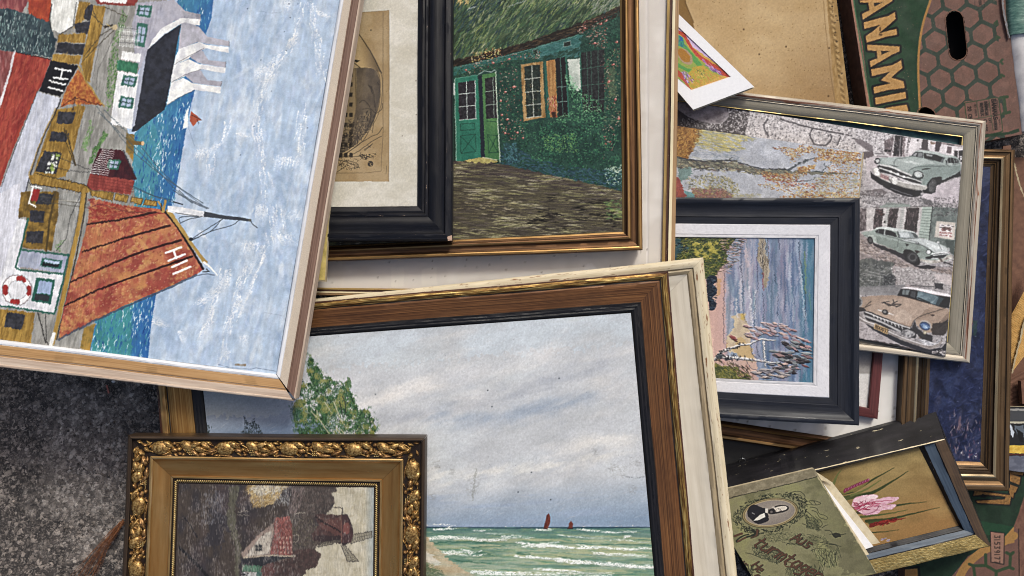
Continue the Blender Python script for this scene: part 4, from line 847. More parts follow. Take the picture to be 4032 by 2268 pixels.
def paint_seascape():
    P = Paint(760, 1210, 2620, 2330, .42, 'b6b9be', 41); P.sat = .7; P.off = .03
    s = cm(1200, 1462, .5563)
    full = [(700, 1150), (2700, 1150), (2700, 2080), (700, 2080)]
    P.poly([(700, 1150), (2700, 1150), (2700, 1330), (1700, 1420), (700, 1500)], 'b6c1cb', .8, 40)
    P.wash('bfc6ca', 300, 130, -.28, 1, .5, 3, .8, o=5); P.wash('a6a9ad', 220, 90, -.25, 2, .52, 4, .6, o=5); P.wash('cbc8c6', 260, 90, -.3, 3, .54, 4, .7, o=5); P.wash('aaafb8', 60, 40, -.3, 4, .55, 4, .4)
    def cloud_sun(q, w, col, a):  # cloud bands; the pale ones also carry sun streaks painted into the canvas
        q = smooth(q, 8); P_ = np.array(q)
        for k in range(90):
            i = P.rg.integers(0, len(P_)); x, y = P_[i] + P.rg.normal(0, w * .33, 2) * [1.6, 1]
            P.ell(x, y, w * P.rg.uniform(.5, 1.2), w * P.rg.uniform(.12, .4), col, -.3, a, 6, soft=1.0)
    cloud_sun([(1240, 1480), (1500, 1560), (1700, 1500), (2000, 1440), (2300, 1330)], 60, 'cfcdce', .10); cloud_sun([(1400, 1600), (1560, 1550), (1700, 1510)], 46, 'd8d2cb', .10)
    cloud_sun([(1400, 1680), (1700, 1620), (2000, 1560), (2250, 1480), (2400, 1420)], 44, '8c93a3', .12); cloud_sun([(1720, 1640), (1900, 1650), (2100, 1620), (2300, 1560)], 50, '7f93ae', .10)
    cloud_sun([(1720, 1880), (1950, 1860), (2200, 1830), (2450, 1790)], 36, 'dcd6ca', .13); cloud_sun([(2250, 1760), (2350, 1740), (2480, 1740)], 44, 'd2cec8', .10)
    P.grad([(700, 1550), (1150, 1560), (1300, 1700), (1300, 2080), (700, 2080)], '5d779e', (900, 1560), (930, 1720), 0, .8, 30); P.grad([(760, 1350), (1150, 1500), (1100, 1640), (700, 1640)], 'aab2b2', (1150, 1500), (850, 1540), 0, .9, 20)
    P.grad([(1640, 1880), (2640, 1850), (2640, 2082), (1640, 2080)], '7a92ae', (2000, 1890), (2010, 2070), 0, .95, 20)
    P.wash('8ea0bd', 200, 26, -.05, 21, .5, 4, .5, pts=[(1640, 1950), (2640, 1930), (2640, 2080), (1640, 2080)])
    for x, y, r in ((1865, 1890, 20), (1860, 1930, 22), (2440, 1860, 30), (2500, 1815, 22), (2340, 1780, 14), (1715, 1830, 18), (1780, 1860, 12), (2490, 1930, 16), (2550, 1850, 16), (1700, 1960, 14), (2410, 1840, 12)):
        P.dabs(int(r * 2.4), [(x - r, y - r), (x + r, y - r), (x + r, y + r), (x - r, y + r)], ['8a8a88', '7c7e80', '8f8c84'], 6, 1.6, .2, .7, .22)
    P.line(s(1215, 690, 1205, 780, 1190, 910), 9, '7f8278', .4, 5, br=.35); P.line(s(2250, 740, 2340, 760, 2400, 745), 5, '6c7074', .4, 4, br=.3)
    for x, y in ((1800, 50), (1295, 135), (1605, 715), (1510, 855), (1740, 908), (500, 160), (1325, 250)): P.ell(*s(x, y)[0], 2.6, 2.6, '2f3a44', a=.85)
    P.dabs(90, full, ['5a6470', '6a6c70', '8a8c90'], 2, 1, 0, 1.5, .6)
    P.dabs(1600, full, ['c2c0c4', 'a6a8b2', 'b8b6ba', '9aa0ae'], 22, 1.5, -.45, .2, .22, lift=.3)
    # sea
    sea = [(1600, 2078), (2640, 2076), (2640, 2400), (1600, 2400)]
    P.poly(sea, '90a288', 1, 1.5); P.grad([(1600, 2076), (2640, 2074), (2640, 2140), (1600, 2150)], '3a6c69', (2000, 2150), (2000, 2078), 0, .9); P.line([(1600, 2075), (2000, 2079), (2640, 2076)], 5, '2a4660', .85, 1.5)
    P.wash('a0a67a', 200, 14, .02, 51, .46, 6, .85, pts=[(1600, 2115), (2640, 2105), (2640, 2400), (1600, 2400)]); P.wash('4a7c68', 220, 10, .03, 52, .56, 8, .7, pts=[(1600, 2110), (2640, 2100), (2640, 2400), (1600, 2400)])
    P.dabs(900, sea, ['7f9a68', '4a8468', '93a070', '5c8c74', '3f7a6c'], 34, 2, .04, .07, .5)
    def foam(q, w, n=1):
        for k in range(n):
            j = P.rg.normal(0, w * .5, 2); P.line(smooth([(x + j[0] * 3, y + j[1]) for x, y in s(*q)]), w, 'd9ddd6', .9, 4, w2=w * .4, br=.33, lift=1)
    foam((860, 1190, 980, 1180, 1120, 1185, 1280, 1200, 1420, 1195), 9, 3); foam((1420, 1180, 1540, 1172, 1630, 1185), 5, 2); foam((1205, 1130, 1330, 1122), 5); foam((1650, 1122, 1770, 1122), 5, 2); foam((1925, 1112, 2030, 1125, 2140, 1135, 2330, 1132), 5, 2); foam((1270, 1150, 1410, 1155), 4)
    foam((1590, 1245, 1700, 1235, 1850, 1250, 2000, 1252), 11, 3); foam((1960, 1240, 2100, 1245, 2250, 1260, 2440, 1255), 8, 3); foam((2170, 1190, 2300, 1195, 2430, 1210), 4); foam((1790, 1160, 1900, 1170, 2090, 1178), 4); foam((1500, 1215, 1640, 1225, 1800, 1215), 6, 2)
    foam((975, 1300, 1080, 1295, 1190, 1310), 14, 2); foam((1130, 1275, 1200, 1295, 1250, 1280), 9, 2); foam((1550, 1310, 1650, 1325, 1800, 1330), 9, 3); foam((1800, 1335, 2000, 1350, 2200, 1370, 2440, 1385), 15, 4); foam((2050, 1290, 2200, 1300, 2440, 1310), 6, 2)
    foam((1150, 1420, 1300, 1415, 1500, 1430), 10, 3); foam((1640, 1400, 1800, 1410, 1950, 1420), 9, 2); foam((1250, 1445, 1700, 1449, 2200, 1452), 8, 2); foam((2280, 1170, 2320, 1162), 10); foam((900, 1082, 990, 1085, 1060, 1090), 3, 2); foam((930, 1118, 1070, 1118), 7, 2); foam((1000, 1110, 1020, 1105), 9)
    for q in ((880, 1215, 1100, 1205, 1300, 1215), (1180, 1300, 1250, 1285, 1330, 1305), (1790, 1310, 1960, 1330, 2150, 1355), (1500, 1290, 1640, 1300), (1060, 1340, 1300, 1360), (1200, 1245, 1500, 1235), (2100, 1225, 2440, 1230)): P.line(smooth(s(*q)), 6, '2c6450', .65, 4, w2=3)
    P.poly(s(1690, 1116, 1700, 1070, 1712, 1020, 1728, 1003, 1740, 1040, 1734, 1080, 1718, 1116), '7c3a2c', 1, 1, '5f2a22', (5, 8)); P.poly(s(1866, 1112, 1870, 1075, 1885, 1058, 1900, 1080, 1895, 1112), '743629', 1, 1); P.line(s(1690, 1112, 1720, 1116), 4, '3a2422'); P.line(s(1862, 1112, 1896, 1113), 4, '3a2422')
    # dunes behind the ornate frame's corner, trees
    dune = s(700, 1080, 860, 1170, 900, 1215, 960, 1270, 1040, 1350, 1100, 1395, 1190, 1440, 1260, 1500, 1260, 1700, 600, 1700)
    P.poly(dune, 'a8946e', 1, 3, 'b8a684', (30, 20), .8); P.poly(s(840, 1260, 900, 1300, 960, 1370, 920, 1380, 860, 1340), 'cfc8bb', .8, 6); P.poly(s(700, 1330, 870, 1370, 960, 1410, 1000, 1460, 1000, 1600, 700, 1600), '55684c', .85, 8); P.dabs(120, s(840, 1340, 960, 1400, 1010, 1460, 840, 1460), ['3f5a42', '6a7c50', 'b0a888'], 8, 1.5, .9, .3, .7)
    t = cm(1100, 1380, .2899)
    reg = [t(390, 100, 450, 110, 480, 190, 560, 260, 600, 330, 560, 560, 420, 420, 380, 280), t(300, 400, 480, 480, 560, 560, 700, 800, 700, 1140, 250, 1140, 200, 960, 190, 760, 250, 640), t(560, 300, 760, 420, 870, 430, 900, 520, 1000, 600, 1060, 760, 1080, 900, 1000, 1140, 600, 1140, 560, 700), t(905, 400, 940, 440, 960, 560, 910, 560), t(1060, 840, 1190, 800, 1280, 930, 1320, 1060, 1280, 1140, 1000, 1140)]
    for q, n_ in zip(reg, (260, 900, 1000, 40, 280)):
        P.dabs(int(n_ * 3.4), q, ['264a2c', '356438', '1c3426', '47703a', '3c7044'], 5.5, 1.7, 1.2, .7, .85, dens=lambda X, Y: np.clip(vn(X / 14, Y / 14, 5) - .2, .1, 1), lift=.4)
        P.dabs(int(n_ * 1.0), q, ['7d7f34', '8f8a3c', '6c783c', '86905a'], 5, 1.4, 1.2, .7, .7, dens=lambda X, Y: np.clip(vn(X / 24, Y / 20, 9) - .55, .003, 1), lift=.6)
    P.dabs(260, t(120, 740, 300, 780, 260, 1140, 180, 1100), ['4a6c66', '5d7c78', '35544c'], 4, 1.2, 1.3, .8, .6); P.dabs(160, t(640, 830, 760, 860, 760, 1120, 660, 1120), ['9fb0b8', '34504a', '8a9ca4'], 4, 1.2, 1.3, .8, .6)
    for q_ in reg: P.dabs(150, [(x + (x - 1310) * .10, y - 14 + (y - 1560) * .04) for x, y in q_], ['2f5a38', '4a7448', '6c8048'], 6, .9, 1.25, .4, .6)
    for q in ((740, 700, 780, 800, 830, 930, 885, 1020), (545, 930, 600, 1020, 680, 1140), (430, 830, 540, 940), (770, 1050, 840, 1140), (840, 1080, 880, 1130), (620, 700, 700, 830), (512, 820, 522, 880)): P.line(smooth(t(*q)), 4.6, 'a8a784', .95, 1.5, w2=3.2, lift=1)
    for q in ((860, 620, 895, 720, 900, 850), (820, 700, 855, 840)): P.line(smooth(t(*q)), 4, '26382c', .9, 1.2)
    P.dabs(260, cm(0, 1462, .5563)(1720, 320, 1760, 370, 1800, 340, 1850, 410, 1860, 440, 1700, 440, 1730, 400), ['32414a', '44545a', '2a343c'], 4.5, 1.5, 1.4, .7, .8); P.dabs(40, cm(0, 1462, .5563)(1450, 370, 1500, 400, 1480, 440, 1450, 440), ['2b3a36', '3c4c40'], 5, 1.5, 2, .5, .8)
    P.wash('8fa898', 120, 10, .02, 71, .5, 4, .35, pts=sea); P.smear(16, 60, 3.4, .02, pts=[(1660, 2084), (2640, 2084), (2640, 2400), (1660, 2400)], across=.12); P.smear(4, 8, 3, 1.3, pts=[(1100, 1380), (1500, 1380), (1500, 1720), (1100, 1720)])
    P.tone(.05, 90, 60, -.5, 66, 4); P.tone(.05, 5, 6, .1, 63, 3); P.tone(.03, 2.8, 2.8, 0, 64, 1)
    return P

def paint_windmill():
    P = Paint(670, 1890, 1490, 2330, .62, '3f342e', 53); P.sharp = .3; P.sat = .72; P.con = .9; P.off = .02; P.gam = 1.03
    i = cm(640, 1850, .3339)
    P.poly(i(600, 180, 1000, 180, 700, 900, 500, 900), '2c2a33', .7, 30); P.wash('4a3a3a', 40, 90, 0, 2, .5, 4, .7); P.wash('28262e', 60, 90, 0, 3, .5, 4, .7)
    P.poly(i(790, 200, 900, 200, 860, 500, 880, 800, 930, 900, 900, 1300, 860, 1300, 850, 900, 760, 600), '5e5c46', .8, 10, '4a4638', (8, 20))
    sky = i(2060, 200, 2560, 200, 2560, 1400, 1600, 1400, 1680, 1190, 1800, 1150, 1850, 1060, 1860, 990, 1790, 930, 1830, 895, 1960, 860, 2100, 700, 1900, 560, 1940, 500, 1990, 470, 2030, 400, 2010, 320, 1990, 270)
    P.poly(sky, 'b3a88a', 1, 3, 'c0b69c', (20, 30)); P.wash('9f9170', 22, 16, 0, 5, .58, 6, .5, pts=sky); P.grad(i(2300, 180, 2560, 180, 2560, 1400, 2250, 1400), '8fa2ac', *i(2380, 600, 2520, 600), 0, .95, 5)
    def crown(q, c1, c2, n):
        P.poly(q, c1, 1, 5, c2, (9, 9)); Q = np.array(q)
        P.dabs(n, q, [c1, c2, '3a302c', '5c4c44'], 4, 1.8, 1, 1, .7)
    crown(i(1500, 200, 2060, 215, 2040, 260, 1990, 270, 1990, 300, 2025, 330, 2020, 390, 1985, 420, 1990, 465, 1940, 500, 1800, 560, 1790, 660, 1830, 760, 1780, 860, 1700, 950, 1500, 1000), '4a3d38', '3a3230', 500)
    crown(i(1500, 960, 1700, 930, 1790, 930, 1855, 985, 1860, 1040, 1830, 1060, 1845, 1100, 1800, 1150, 1740, 1160, 1690, 1190, 1690, 1230, 1640, 1260, 1640, 1400, 1150, 1400, 1180, 1200, 1300, 1080), '4a3330', '382a28', 600)
    P.poly(i(1150, 1150, 1300, 1080, 1330, 1200, 1200, 1400, 1130, 1400), '5c2f2c', .7, 6)
    P.dabs(300, i(1500, 560, 1850, 560, 1800, 900, 1500, 960), ['4d4a36', '5e5640', '33302a', '6a6046'], 4, 1.8, 1, 1, .7)
    # mill
    body = i(1800, 540, 1850, 518, 2110, 535, 2240, 700, 2245, 790, 2215, 862, 2120, 872, 1770, 832, 1760, 760, 1840, 650)
    P.poly(body, '4c322f', 1, 1.5, '3c2828', (10, 10)); P.poly(i(1850, 620, 2100, 560, 2105, 800, 1900, 700), '6e3d36', .55, 6); P.poly(i(1800, 770, 2110, 780, 2110, 868, 1780, 832), '2c2124', .8, 4)
    P.line(i(1800, 555, 1930, 640, 2050, 700, 2100, 730), 5, '1f191b'); P.line(i(1840, 560, 2000, 610, 2080, 680), 2, '8a5a4c', .7); P.line(i(2110, 535, 2112, 870), 3.4, '7c4c3e', .9); P.poly(smooth(i(2112, 535, 2170, 535, 2225, 640, 2248, 745, 2235, 830, 2205, 866, 2120, 870), 4), '40282a', 1, 1); P.ell(*i(2165, 690)[0], 12, 24, '86443c', 0, .8, 4); P.line(smooth(i(2115, 532, 2170, 530, 2225, 640, 2248, 750)), 3, '2a2226')
    P.line(i(1965, 452, 1990, 445, 2125, 448, 2115, 540), 3.4, '2c2526', .95)
    def sailf(q, n):
        (a1, b1), (a2, b2), (a3, b3), (a4, b4) = [np.array(v) for v in i(*q)][0:4] if False else i(*q)
        A, B, C_, D = (np.array(v) for v in i(*q)); P.poly([tuple(A), tuple(B), tuple(C_), tuple(D)], '80785f', .6, 1)
        P.line([tuple(A), tuple(B)], 2.4, '2e2828'); P.line([tuple(D), tuple(C_)], 2.4, '2e2828'); P.line([tuple(B), tuple(C_)], 2.4, '2e2828')
        P.line([tuple((A + D) / 2), tuple((B + C_) / 2)], 1.6, '2e2828', .8)
        for k in range(n):
            t = (k + .5) / n; p, q_ = A + (B - A) * t, D + (C_ - D) * t; P.line([tuple(p), tuple(q_)], 1.5, '2e2828', .85)
    sailf((2250, 762, 2470, 720, 2475, 795, 2215, 872), 12); sailf((2100, 822, 1870, 855, 1830, 912, 2105, 848), 9); sailf((2105, 885, 2180, 1082, 2315, 1080, 2145, 880), 10); P.poly(i(2110, 860, 2215, 860, 2150, 882, 2120, 885), '2a2024', 1, 1.5)
    # cottage
    P.poly(i(1330, 560, 1500, 550, 1528, 640, 1532, 1002, 1258, 1002, 1300, 850, 1318, 740, 1310, 640), '85453c', 1, 2, '703631', (10, 10)); P.dabs(280, i(1330, 570, 1500, 560, 1525, 1000, 1265, 1000, 1320, 740), ['b8605a', '7a2c2c', 'c07a6c', 'a04a44'], 5, 2, 1.5, .3, .7)
    for k in range(16): P.ell(*i(1380 + (k % 4) * 42 + (k // 4) * 6, 800 + (k // 4) * 58)[0], 3, 5, 'c49a84', 0, .9)
    P.poly(i(1300, 632, 1312, 700, 1300, 800, 1265, 1008, 960, 1034, 930, 985, 1100, 800), 'a08878', 1, 2, '8c7468', (12, 30)); P.poly(i(1280, 720, 1285, 800, 1255, 995, 985, 1020, 1060, 900, 1130, 820), 'b3a795', .9, 3, 'c4baa8', (10, 30))
    P.poly(i(1095, 888, 1175, 884, 1170, 955, 1092, 958), '26282c', 1, .8); P.line(i(1132, 888, 1130, 956), 2, 'a8a090'); P.line(i(1096, 922, 1172, 920), 2, 'a8a090'); P.line(i(1085, 880, 1182, 876, 1176, 962, 1085, 966, 1085, 880), 1.4, '8a7c6c', .8)
    P.line(i(1300, 632, 1100, 800, 930, 985, 955, 1034), 4, '8f7466', .8, 1.5); P.line(i(960, 1034, 1260, 1012, 1560, 1014), 5, 'bba98c', 1, 1.2); P.line(i(1560, 1020, 1300, 1085), 3, '8c8068', .8)
    P.poly(i(930, 1050, 1300, 1020, 1540, 1025, 1290, 1090, 1180, 1135, 930, 1120), '23252b', 1, 2); P.poly(i(935, 1122, 1180, 1132, 1150, 1205, 940, 1200), '2c5840', 1, 1.5, '3c7454', (6, 20))
    for k in range(12): P.line(i(950 + k * 18, 1135, 945 + k * 18, 1198), 1.8, '8aa48c', .7)
    P.poly(i(935, 1205, 1120, 1205, 1110, 1400, 930, 1400), 'b9b7b2', 1, 2); P.poly(i(940, 1210, 1020, 1215, 1000, 1252, 930, 1245), '25272c', 1, 2); P.line(i(960, 1215, 1020, 1240), 4, 'c8c8c8'); P.poly(i(1110, 1205, 1170, 1205, 1160, 1400, 1100, 1400), '2f5a50', 1, 2)
    # yellow tree
    yt = smooth(i(1000, 195, 1060, 185, 1450, 190, 1460, 220, 1400, 260, 1360, 330, 1290, 400, 1180, 440, 1080, 430, 1040, 330), 4)
    P.poly(yt, '8a6c3c', 1, 6, 'a8843f', (20, 10), -.4); P.dabs(420, yt, ['c49a4c', '8a6830', 'b8a070', '6e5430', 'd0b684'], 13, 1.6, -.45, .3, .8, lift=.5); P.dabs(160, i(1010, 190, 1450, 195, 1300, 290, 1100, 290), ['d8cfb8', 'c8bca0', 'b0a488'], 12, 1.8, -.4, .4, .85, lift=.7)
    P.dabs(120, i(1400, 195, 1520, 200, 1500, 400, 1300, 420), ['b8b8b4', '8a8c90', '33343c'], 9, 1.4, 1.5, .2, .7); P.dabs(90, i(1540, 200, 1700, 210, 1600, 480, 1500, 520), ['8c7470', 'a08a84', '6a5654'], 12, 1.6, 1.9, .2, .6)
    for q in ((890, 500, 960, 485, 1020, 490), (885, 535, 1015, 538), (1560, 520, 1620, 505, 1680, 505), (1570, 512, 1675, 498), (1535, 770, 1600, 770, 1590, 850, 1540, 850)): P.line(smooth(i(*q)), 2.6, 'a89c88', .75, 1.5)
    for y in (250, 330, 400, 450): P.line(i(920, y, 980, y + 5), 2, '8c7a70', .6)
    P.line(i(240, 540, 330, 660, 410, 800), 5, '15141a', .9, 2); P.line(i(200, 920, 300, 1010, 420, 1130, 560, 1290), 9, '16161a', .95, 2, w2=13)
    # worn vertical grain with the light ground showing through
    full = [(680, 1895), (1180, 1895), (1180, 2320), (680, 2320)]
    P.dabs(2600, full, ['8d8078', '75696a', 'a59a90', '5f585c'], 7, .7, 1.57, .04, .6, dens=lambda X, Y: np.clip(vn(X / 30, Y / 60, 5) - .32, .03, 1) * np.clip(vn(X / 5, Y / 9, 9), .05, 1))
    P.dabs(260, i(500, 250, 720, 250, 760, 620, 440, 660), ['8c8c94', '74747e'], 7, .7, 1.57, .04, .5); P.dabs(1200, full, ['221d20', '2b2428'], 6, .8, 1.57, .04, .6)
    P.dabs(700, i(1540, 200, 2060, 215, 1900, 900, 1540, 1000), ['8a7e74', '6a5e56'], 5, .8, 1.57, .05, .5); P.dabs(300, sky, ['d6d0c0', 'a49a80', 'c8c4b8'], 7, .9, 1.57, .08, .5)
    P.soften(1, .7); P.smear(5, 10, 2.4, 1.57, across=.4); P.tone(.12, 2.2, 22, 0, 5, 2); P.tone(.08, 26, 30, 0, 8); P.tone(.06, 3, 3, 0, 6)
    return P
def paint_cars():
    P = Paint(2640, 380, 3810, 1430, .5, 'a39ca0', 67); P.sharp = .5; P.sat = .55; P.con = 1.08
    h = cm(2600, 380, .3183)
    P.wash('8a8489', 12, 12, 0, 1, .5, 5, .8); P.wash('c4bdc2', 9, 8, .3, 2, .54, 6, .9); P.wash('5d575d', 7, 6, 0, 3, .6, 8, .8)
    # left half: dark band with pale marks, globes
    P.poly(h(100, 120, 1150, 120, 1050, 480, 100, 380), '4b4147', 1, 4); P.dabs(420, h(640, 150, 1180, 150, 1060, 470, 560, 420), ['cfc8cc', 'b0a8ac', 'e0dadd', '3a3136'], 5, 1.6, 1.4, .9, .9); P.dabs(160, h(230, 260, 640, 300, 640, 380, 230, 370), ['b8b0b4', '8e868a', '2e272c'], 5, 1.6, .4, .9, .8)
    P.poly(smooth(h(840, 210, 830, 270, 740, 330, 620, 330, 450, 290, 300, 220, 200, 80, 800, 80), 5), '867a82', 1, 1.5, '9c9097', (26, 20)); P.wash('6c6069', 14, 14, 0, 8, .52, 6, .7, pts=h(230, 90, 830, 90, 840, 230, 740, 320, 450, 280, 300, 200)); P.line(smooth(h(845, 200, 835, 265, 745, 332, 620, 335)), 2, 'c0b8bc', .8)
    mos = h(1120, 130, 2700, 330, 2700, 900, 1050, 470)
    P.poly(mos, 'b3abae', 1, 5, 'c8c1c4', (8, 8)); P.dabs(2400, mos, ['57525a', '8b858c', 'd4cfd2', '6f6970', '3f3a42', 'c8bcbc'], 3.4, 1.8, .3, 1.2, .8)
    for q in ((1330, 280, 1290, 340, 1285, 400, 1340, 490), (1480, 280, 1800, 370, 2080, 430, 2330, 480), (1880, 400, 1850, 470, 1900, 580, 1990, 605, 2070, 590, 2120, 520, 2110, 470), (2380, 520, 2480, 545, 2580, 590), (2190, 600, 2230, 500)): P.line(smooth(h(*q)), 6, '4c464e', .85, 2)
    for q in ((1400, 270, 1340, 350, 1350, 440), (2260, 380, 2280, 470, 2200, 620)): P.line(smooth(h(*q)), 4, 'd0cacc', .8, 2)
    # top car and its street
    j = cm(3380, 500, .3037)
    P.poly(j(-40, 0, 420, 80, 440, 400, 250, 400, 190, 360, -40, 330), 'b0a9ad', 1, 3, 'cac4c8', (8, 8)); P.dabs(420, j(-40, 20, 420, 90, 420, 300, 180, 330, -20, 200), ['6a646c', 'd8d2d6', '4a444c', '9a9298'], 3.4, 1.7, .5, 1.2, .8)
    P.poly(j(-40, 150, 60, 170, 190, 250, 180, 330, 100, 300, -40, 190), '6b5e66', .8, 3); P.poly(j(60, 320, 190, 310, 200, 370, 110, 420, 60, 400), '5a4a52', .85, 3)
    P.poly(j(340, 180, 470, 120, 620, 130, 600, 390, 420, 390, 330, 300), '6a5a60', 1, 3, '8c7c82', (8, 14)); P.poly(j(470, 110, 570, 120, 560, 390, 450, 390), '2f2a33', 1, 2); P.line(j(468, 110, 436, 390), 4, 'd4ced2', .9); P.poly(j(340, 290, 430, 300, 420, 325, 340, 320), '26232a', 1, 1); P.line(j(545, 130, 530, 390), 3, 'b8b0b6', .8); P.dabs(110, j(350, 150, 620, 140, 610, 380, 350, 380), ['c4bcc0', '3a343c', '8a7074'], 6, 1.5, 1.5, .3, .7)
    P.poly(j(610, 140, 820, 150, 1360, 240, 1360, 420, 1100, 360, 850, 310, 660, 380, 600, 380), 'd2cace', 1, 2, 'c4bac0', (16, 16)); P.line(j(660, 150, 645, 240), 8, '3a343a', .8, 3, br=.4); P.line(j(640, 250, 620, 370), 6, '5a5258', .8, 3, br=.4)
    for q, cc in (((835, 155, 905, 165, 900, 295, 815, 285), '4b3f48'), ((1005, 185, 1080, 195, 1040, 325, 990, 315), '4a3d46'), ((1150, 250, 1215, 262, 1200, 350, 1145, 340), '6c5a60'), ((1245, 300, 1290, 310, 1285, 400, 1240, 380), '332e36'), ((1300, 310, 1360, 300, 1350, 460, 1300, 430), '2c2a33')): P.poly(j(*q), cc, 1, 1.5)
    P.line(j(800, 285, 910, 300), 5, '5a4e56'); P.poly(j(1080, 195, 1340, 235, 1350, 260, 1090, 225), '9c8a8c', .9, 2); P.ell(*j(770, 175)[0], 4, 4, '5a5058'); P.dabs(30, j(940, 180, 1000, 190, 990, 230, 940, 220), ['a8705c', '7a6a5c'], 4, 2); P.line(j(1150, 225, 1240, 240), 5, '3a343c', .8, 2); P.dabs(30, j(1310, 370, 1350, 370, 1340, 430, 1310, 430), ['d0ccd0'], 3, 1.5)
    P.poly(j(100, 400, 260, 380, 600, 380, 300, 480, 180, 540, 140, 640, 100, 620), 'c2b5bc', 1, 3, 'b0a4aa', (12, 12)); P.line(j(240, 380, 380, 390), 5, '8a8086', .8, 2); P.line(j(220, 345, 330, 350), 3, '4a444c', .8)
    P.poly(j(1010, 760, 1310, 655, 1310, 770, 1290, 1010, 1000, 990, 820, 900, 860, 850), 'b5a8b2', 1, 2, 'c2b6be', (14, 14)); P.poly(j(60, 620, 160, 570, 220, 690, 380, 790, 520, 870, 360, 880, 60, 760), 'b4abb0', 1, 3, '9d959a', (6, 6))
    P.poly(j(30, 830, 300, 800, 370, 850, 290, 930, 40, 880), '6a5e62', .8, 3); P.dabs(900, j(30, 820, 560, 870, 1000, 960, 1290, 1010, 1270, 1150, 1000, 1080, 980, 1020, 300, 1040, 20, 1040), ['6a666c', 'b4aeb2', '4a484e', '8f8a8e', 'c8c2c4'], 4, 1.8, .3, 1.2, .75); P.poly(j(360, 980, 660, 1000, 640, 1030, 300, 1030), '74847c', .7, 4)
    P.poly(j(800, 915, 930, 935, 980, 1020, 860, 1010), '5a565c', .7, 5)
    sh = smooth(j(150, 575, 230, 640, 380, 690, 560, 770, 820, 830, 800, 865, 805, 885, 700, 908, 560, 882, 450, 840, 360, 790, 220, 705, 160, 650), 3)
    P.poly(sh, '23232d', 1, 2); P.line(j(420, 795, 560, 850, 700, 888), 2.4, 'a8a4aa', .7); P.poly(j(1010, 760, 1080, 690, 1320, 560, 1330, 640, 1230, 660), '2b2a33', 1, 2); P.poly(j(830, 820, 900, 760, 1010, 770, 1000, 850, 940, 872, 850, 855), '2a2a32', 1, 2)
    body = smooth(j(240, 410, 300, 398, 400, 395, 660, 380, 740, 315, 850, 303, 1000, 325, 1150, 365, 1255, 378, 1305, 430, 1325, 470, 1330, 540, 1290, 595, 1180, 650, 1090, 690, 1075, 645, 1000, 655, 930, 720, 885, 765, 800, 750, 690, 640, 560, 590, 300, 490, 250, 500, 270, 450), 3)
    P.poly(body, '92a29f', 1, 1); P.poly(j(850, 470, 1120, 505, 1330, 500, 1330, 560, 1080, 690, 1060, 645, 1000, 650, 900, 750, 830, 740, 860, 620, 800, 560, 720, 540, 650, 570, 720, 520), '7d918d', .85, 3); P.poly(j(300, 410, 640, 395, 900, 420, 1000, 480, 760, 500, 640, 575, 480, 530, 330, 470), 'a3b0ae', .8, 4); P.poly(j(560, 440, 720, 445, 800, 480, 640, 470), 'c9d2d0', .7, 4)
    P.poly(j(745, 316, 850, 303, 1000, 325, 1150, 365, 1250, 380, 1180, 395, 1100, 385, 980, 350, 850, 330), 'aab6b4', 1, 1.5); K_ = '25252d'
    for q in ((690, 362, 745, 322, 840, 328, 835, 398, 700, 378), (852, 338, 1000, 358, 1115, 402, 1092, 462, 980, 432, 845, 402), (1130, 440, 1172, 398, 1232, 402, 1242, 472, 1150, 486), (1240, 400, 1292, 428, 1305, 462, 1252, 468)): P.poly(j(*q), K_, 1, 1)
    P.poly(j(700, 370, 745, 332, 762, 332, 750, 380), 'b4b8bc', .8, 1); P.poly(j(770, 332, 832, 336, 826, 390, 770, 385), '8d9498', .8, 1.5); P.poly(j(880, 350, 960, 362, 955, 385, 885, 375), 'a8b0b2', .8, 2); P.poly(j(1080, 410, 1110, 408, 1090, 458, 1065, 450), '7c888a', .7, 1); P.line(j(1190, 405, 1200, 470), 3, '6a7678'); P.line(j(1145, 420, 1165, 480), 3, 'aab4b4'); P.line(j(1165, 478, 1215, 480), 8, '9aa6a4'); P.poly(j(1260, 415, 1285, 430, 1290, 450, 1262, 450), '7a8484', .8, 1)
    for q in ((640, 590, 680, 545, 760, 520, 900, 510, 1110, 508), (460, 510, 470, 450, 500, 410, 630, 400), (1130, 480, 1160, 500, 1190, 515), (690, 370, 655, 375, 690, 385), (850, 400, 930, 430, 980, 440), (1220, 490, 1320, 470)): P.line(smooth(j(*q)), 2.0, '3a4446', .7, 1)
    P.poly(j(820, 545, 880, 530, 940, 532, 900, 548, 820, 558), '2c3236', 1, 1); P.poly(j(395, 480, 470, 500, 535, 518, 460, 518), '555e60', 1, 1)
    P.poly(j(240, 510, 290, 485, 400, 520, 560, 585, 690, 640, 820, 700, 815, 745, 700, 715, 560, 665, 400, 610, 280, 580), '2b2a33', 1, 1); 
    for q, w_ in (((290, 490, 430, 520, 560, 575, 690, 630), 7), ((270, 530, 400, 572, 540, 630, 660, 662), 5), ((640, 650, 760, 690, 820, 715), 5), ((600, 690, 720, 735, 800, 742), 4)): P.line(smooth(j(*q)), w_, 'c2c2c2', 1, 1)
    for x, y in ((420, 580), (510, 610), (590, 645)): P.ell(*j(x, y)[0], 7, 5, 'cfcfcf', .4)
    P.poly(smooth(j(190, 545, 215, 525, 245, 535, 280, 590, 400, 650, 520, 690, 700, 750, 860, 755, 892, 775, 885, 800, 850, 815, 750, 820, 600, 790, 450, 740, 330, 690, 240, 640, 200, 600), 3), 'b6b2ae', 1, 1, '9d9893', (14, 6)); P.line(smooth(j(300, 600, 460, 680, 620, 725, 860, 765)), 3, 'dcdad8', .9); P.line(smooth(j(420, 720, 600, 785, 760, 815)), 3, '6a6462', .8)
    for x, y in ((235, 560), (245, 600), (470, 680), (470, 715)): P.ell(*j(x, y)[0], 11, 9, 'd6d4d2', .5); 
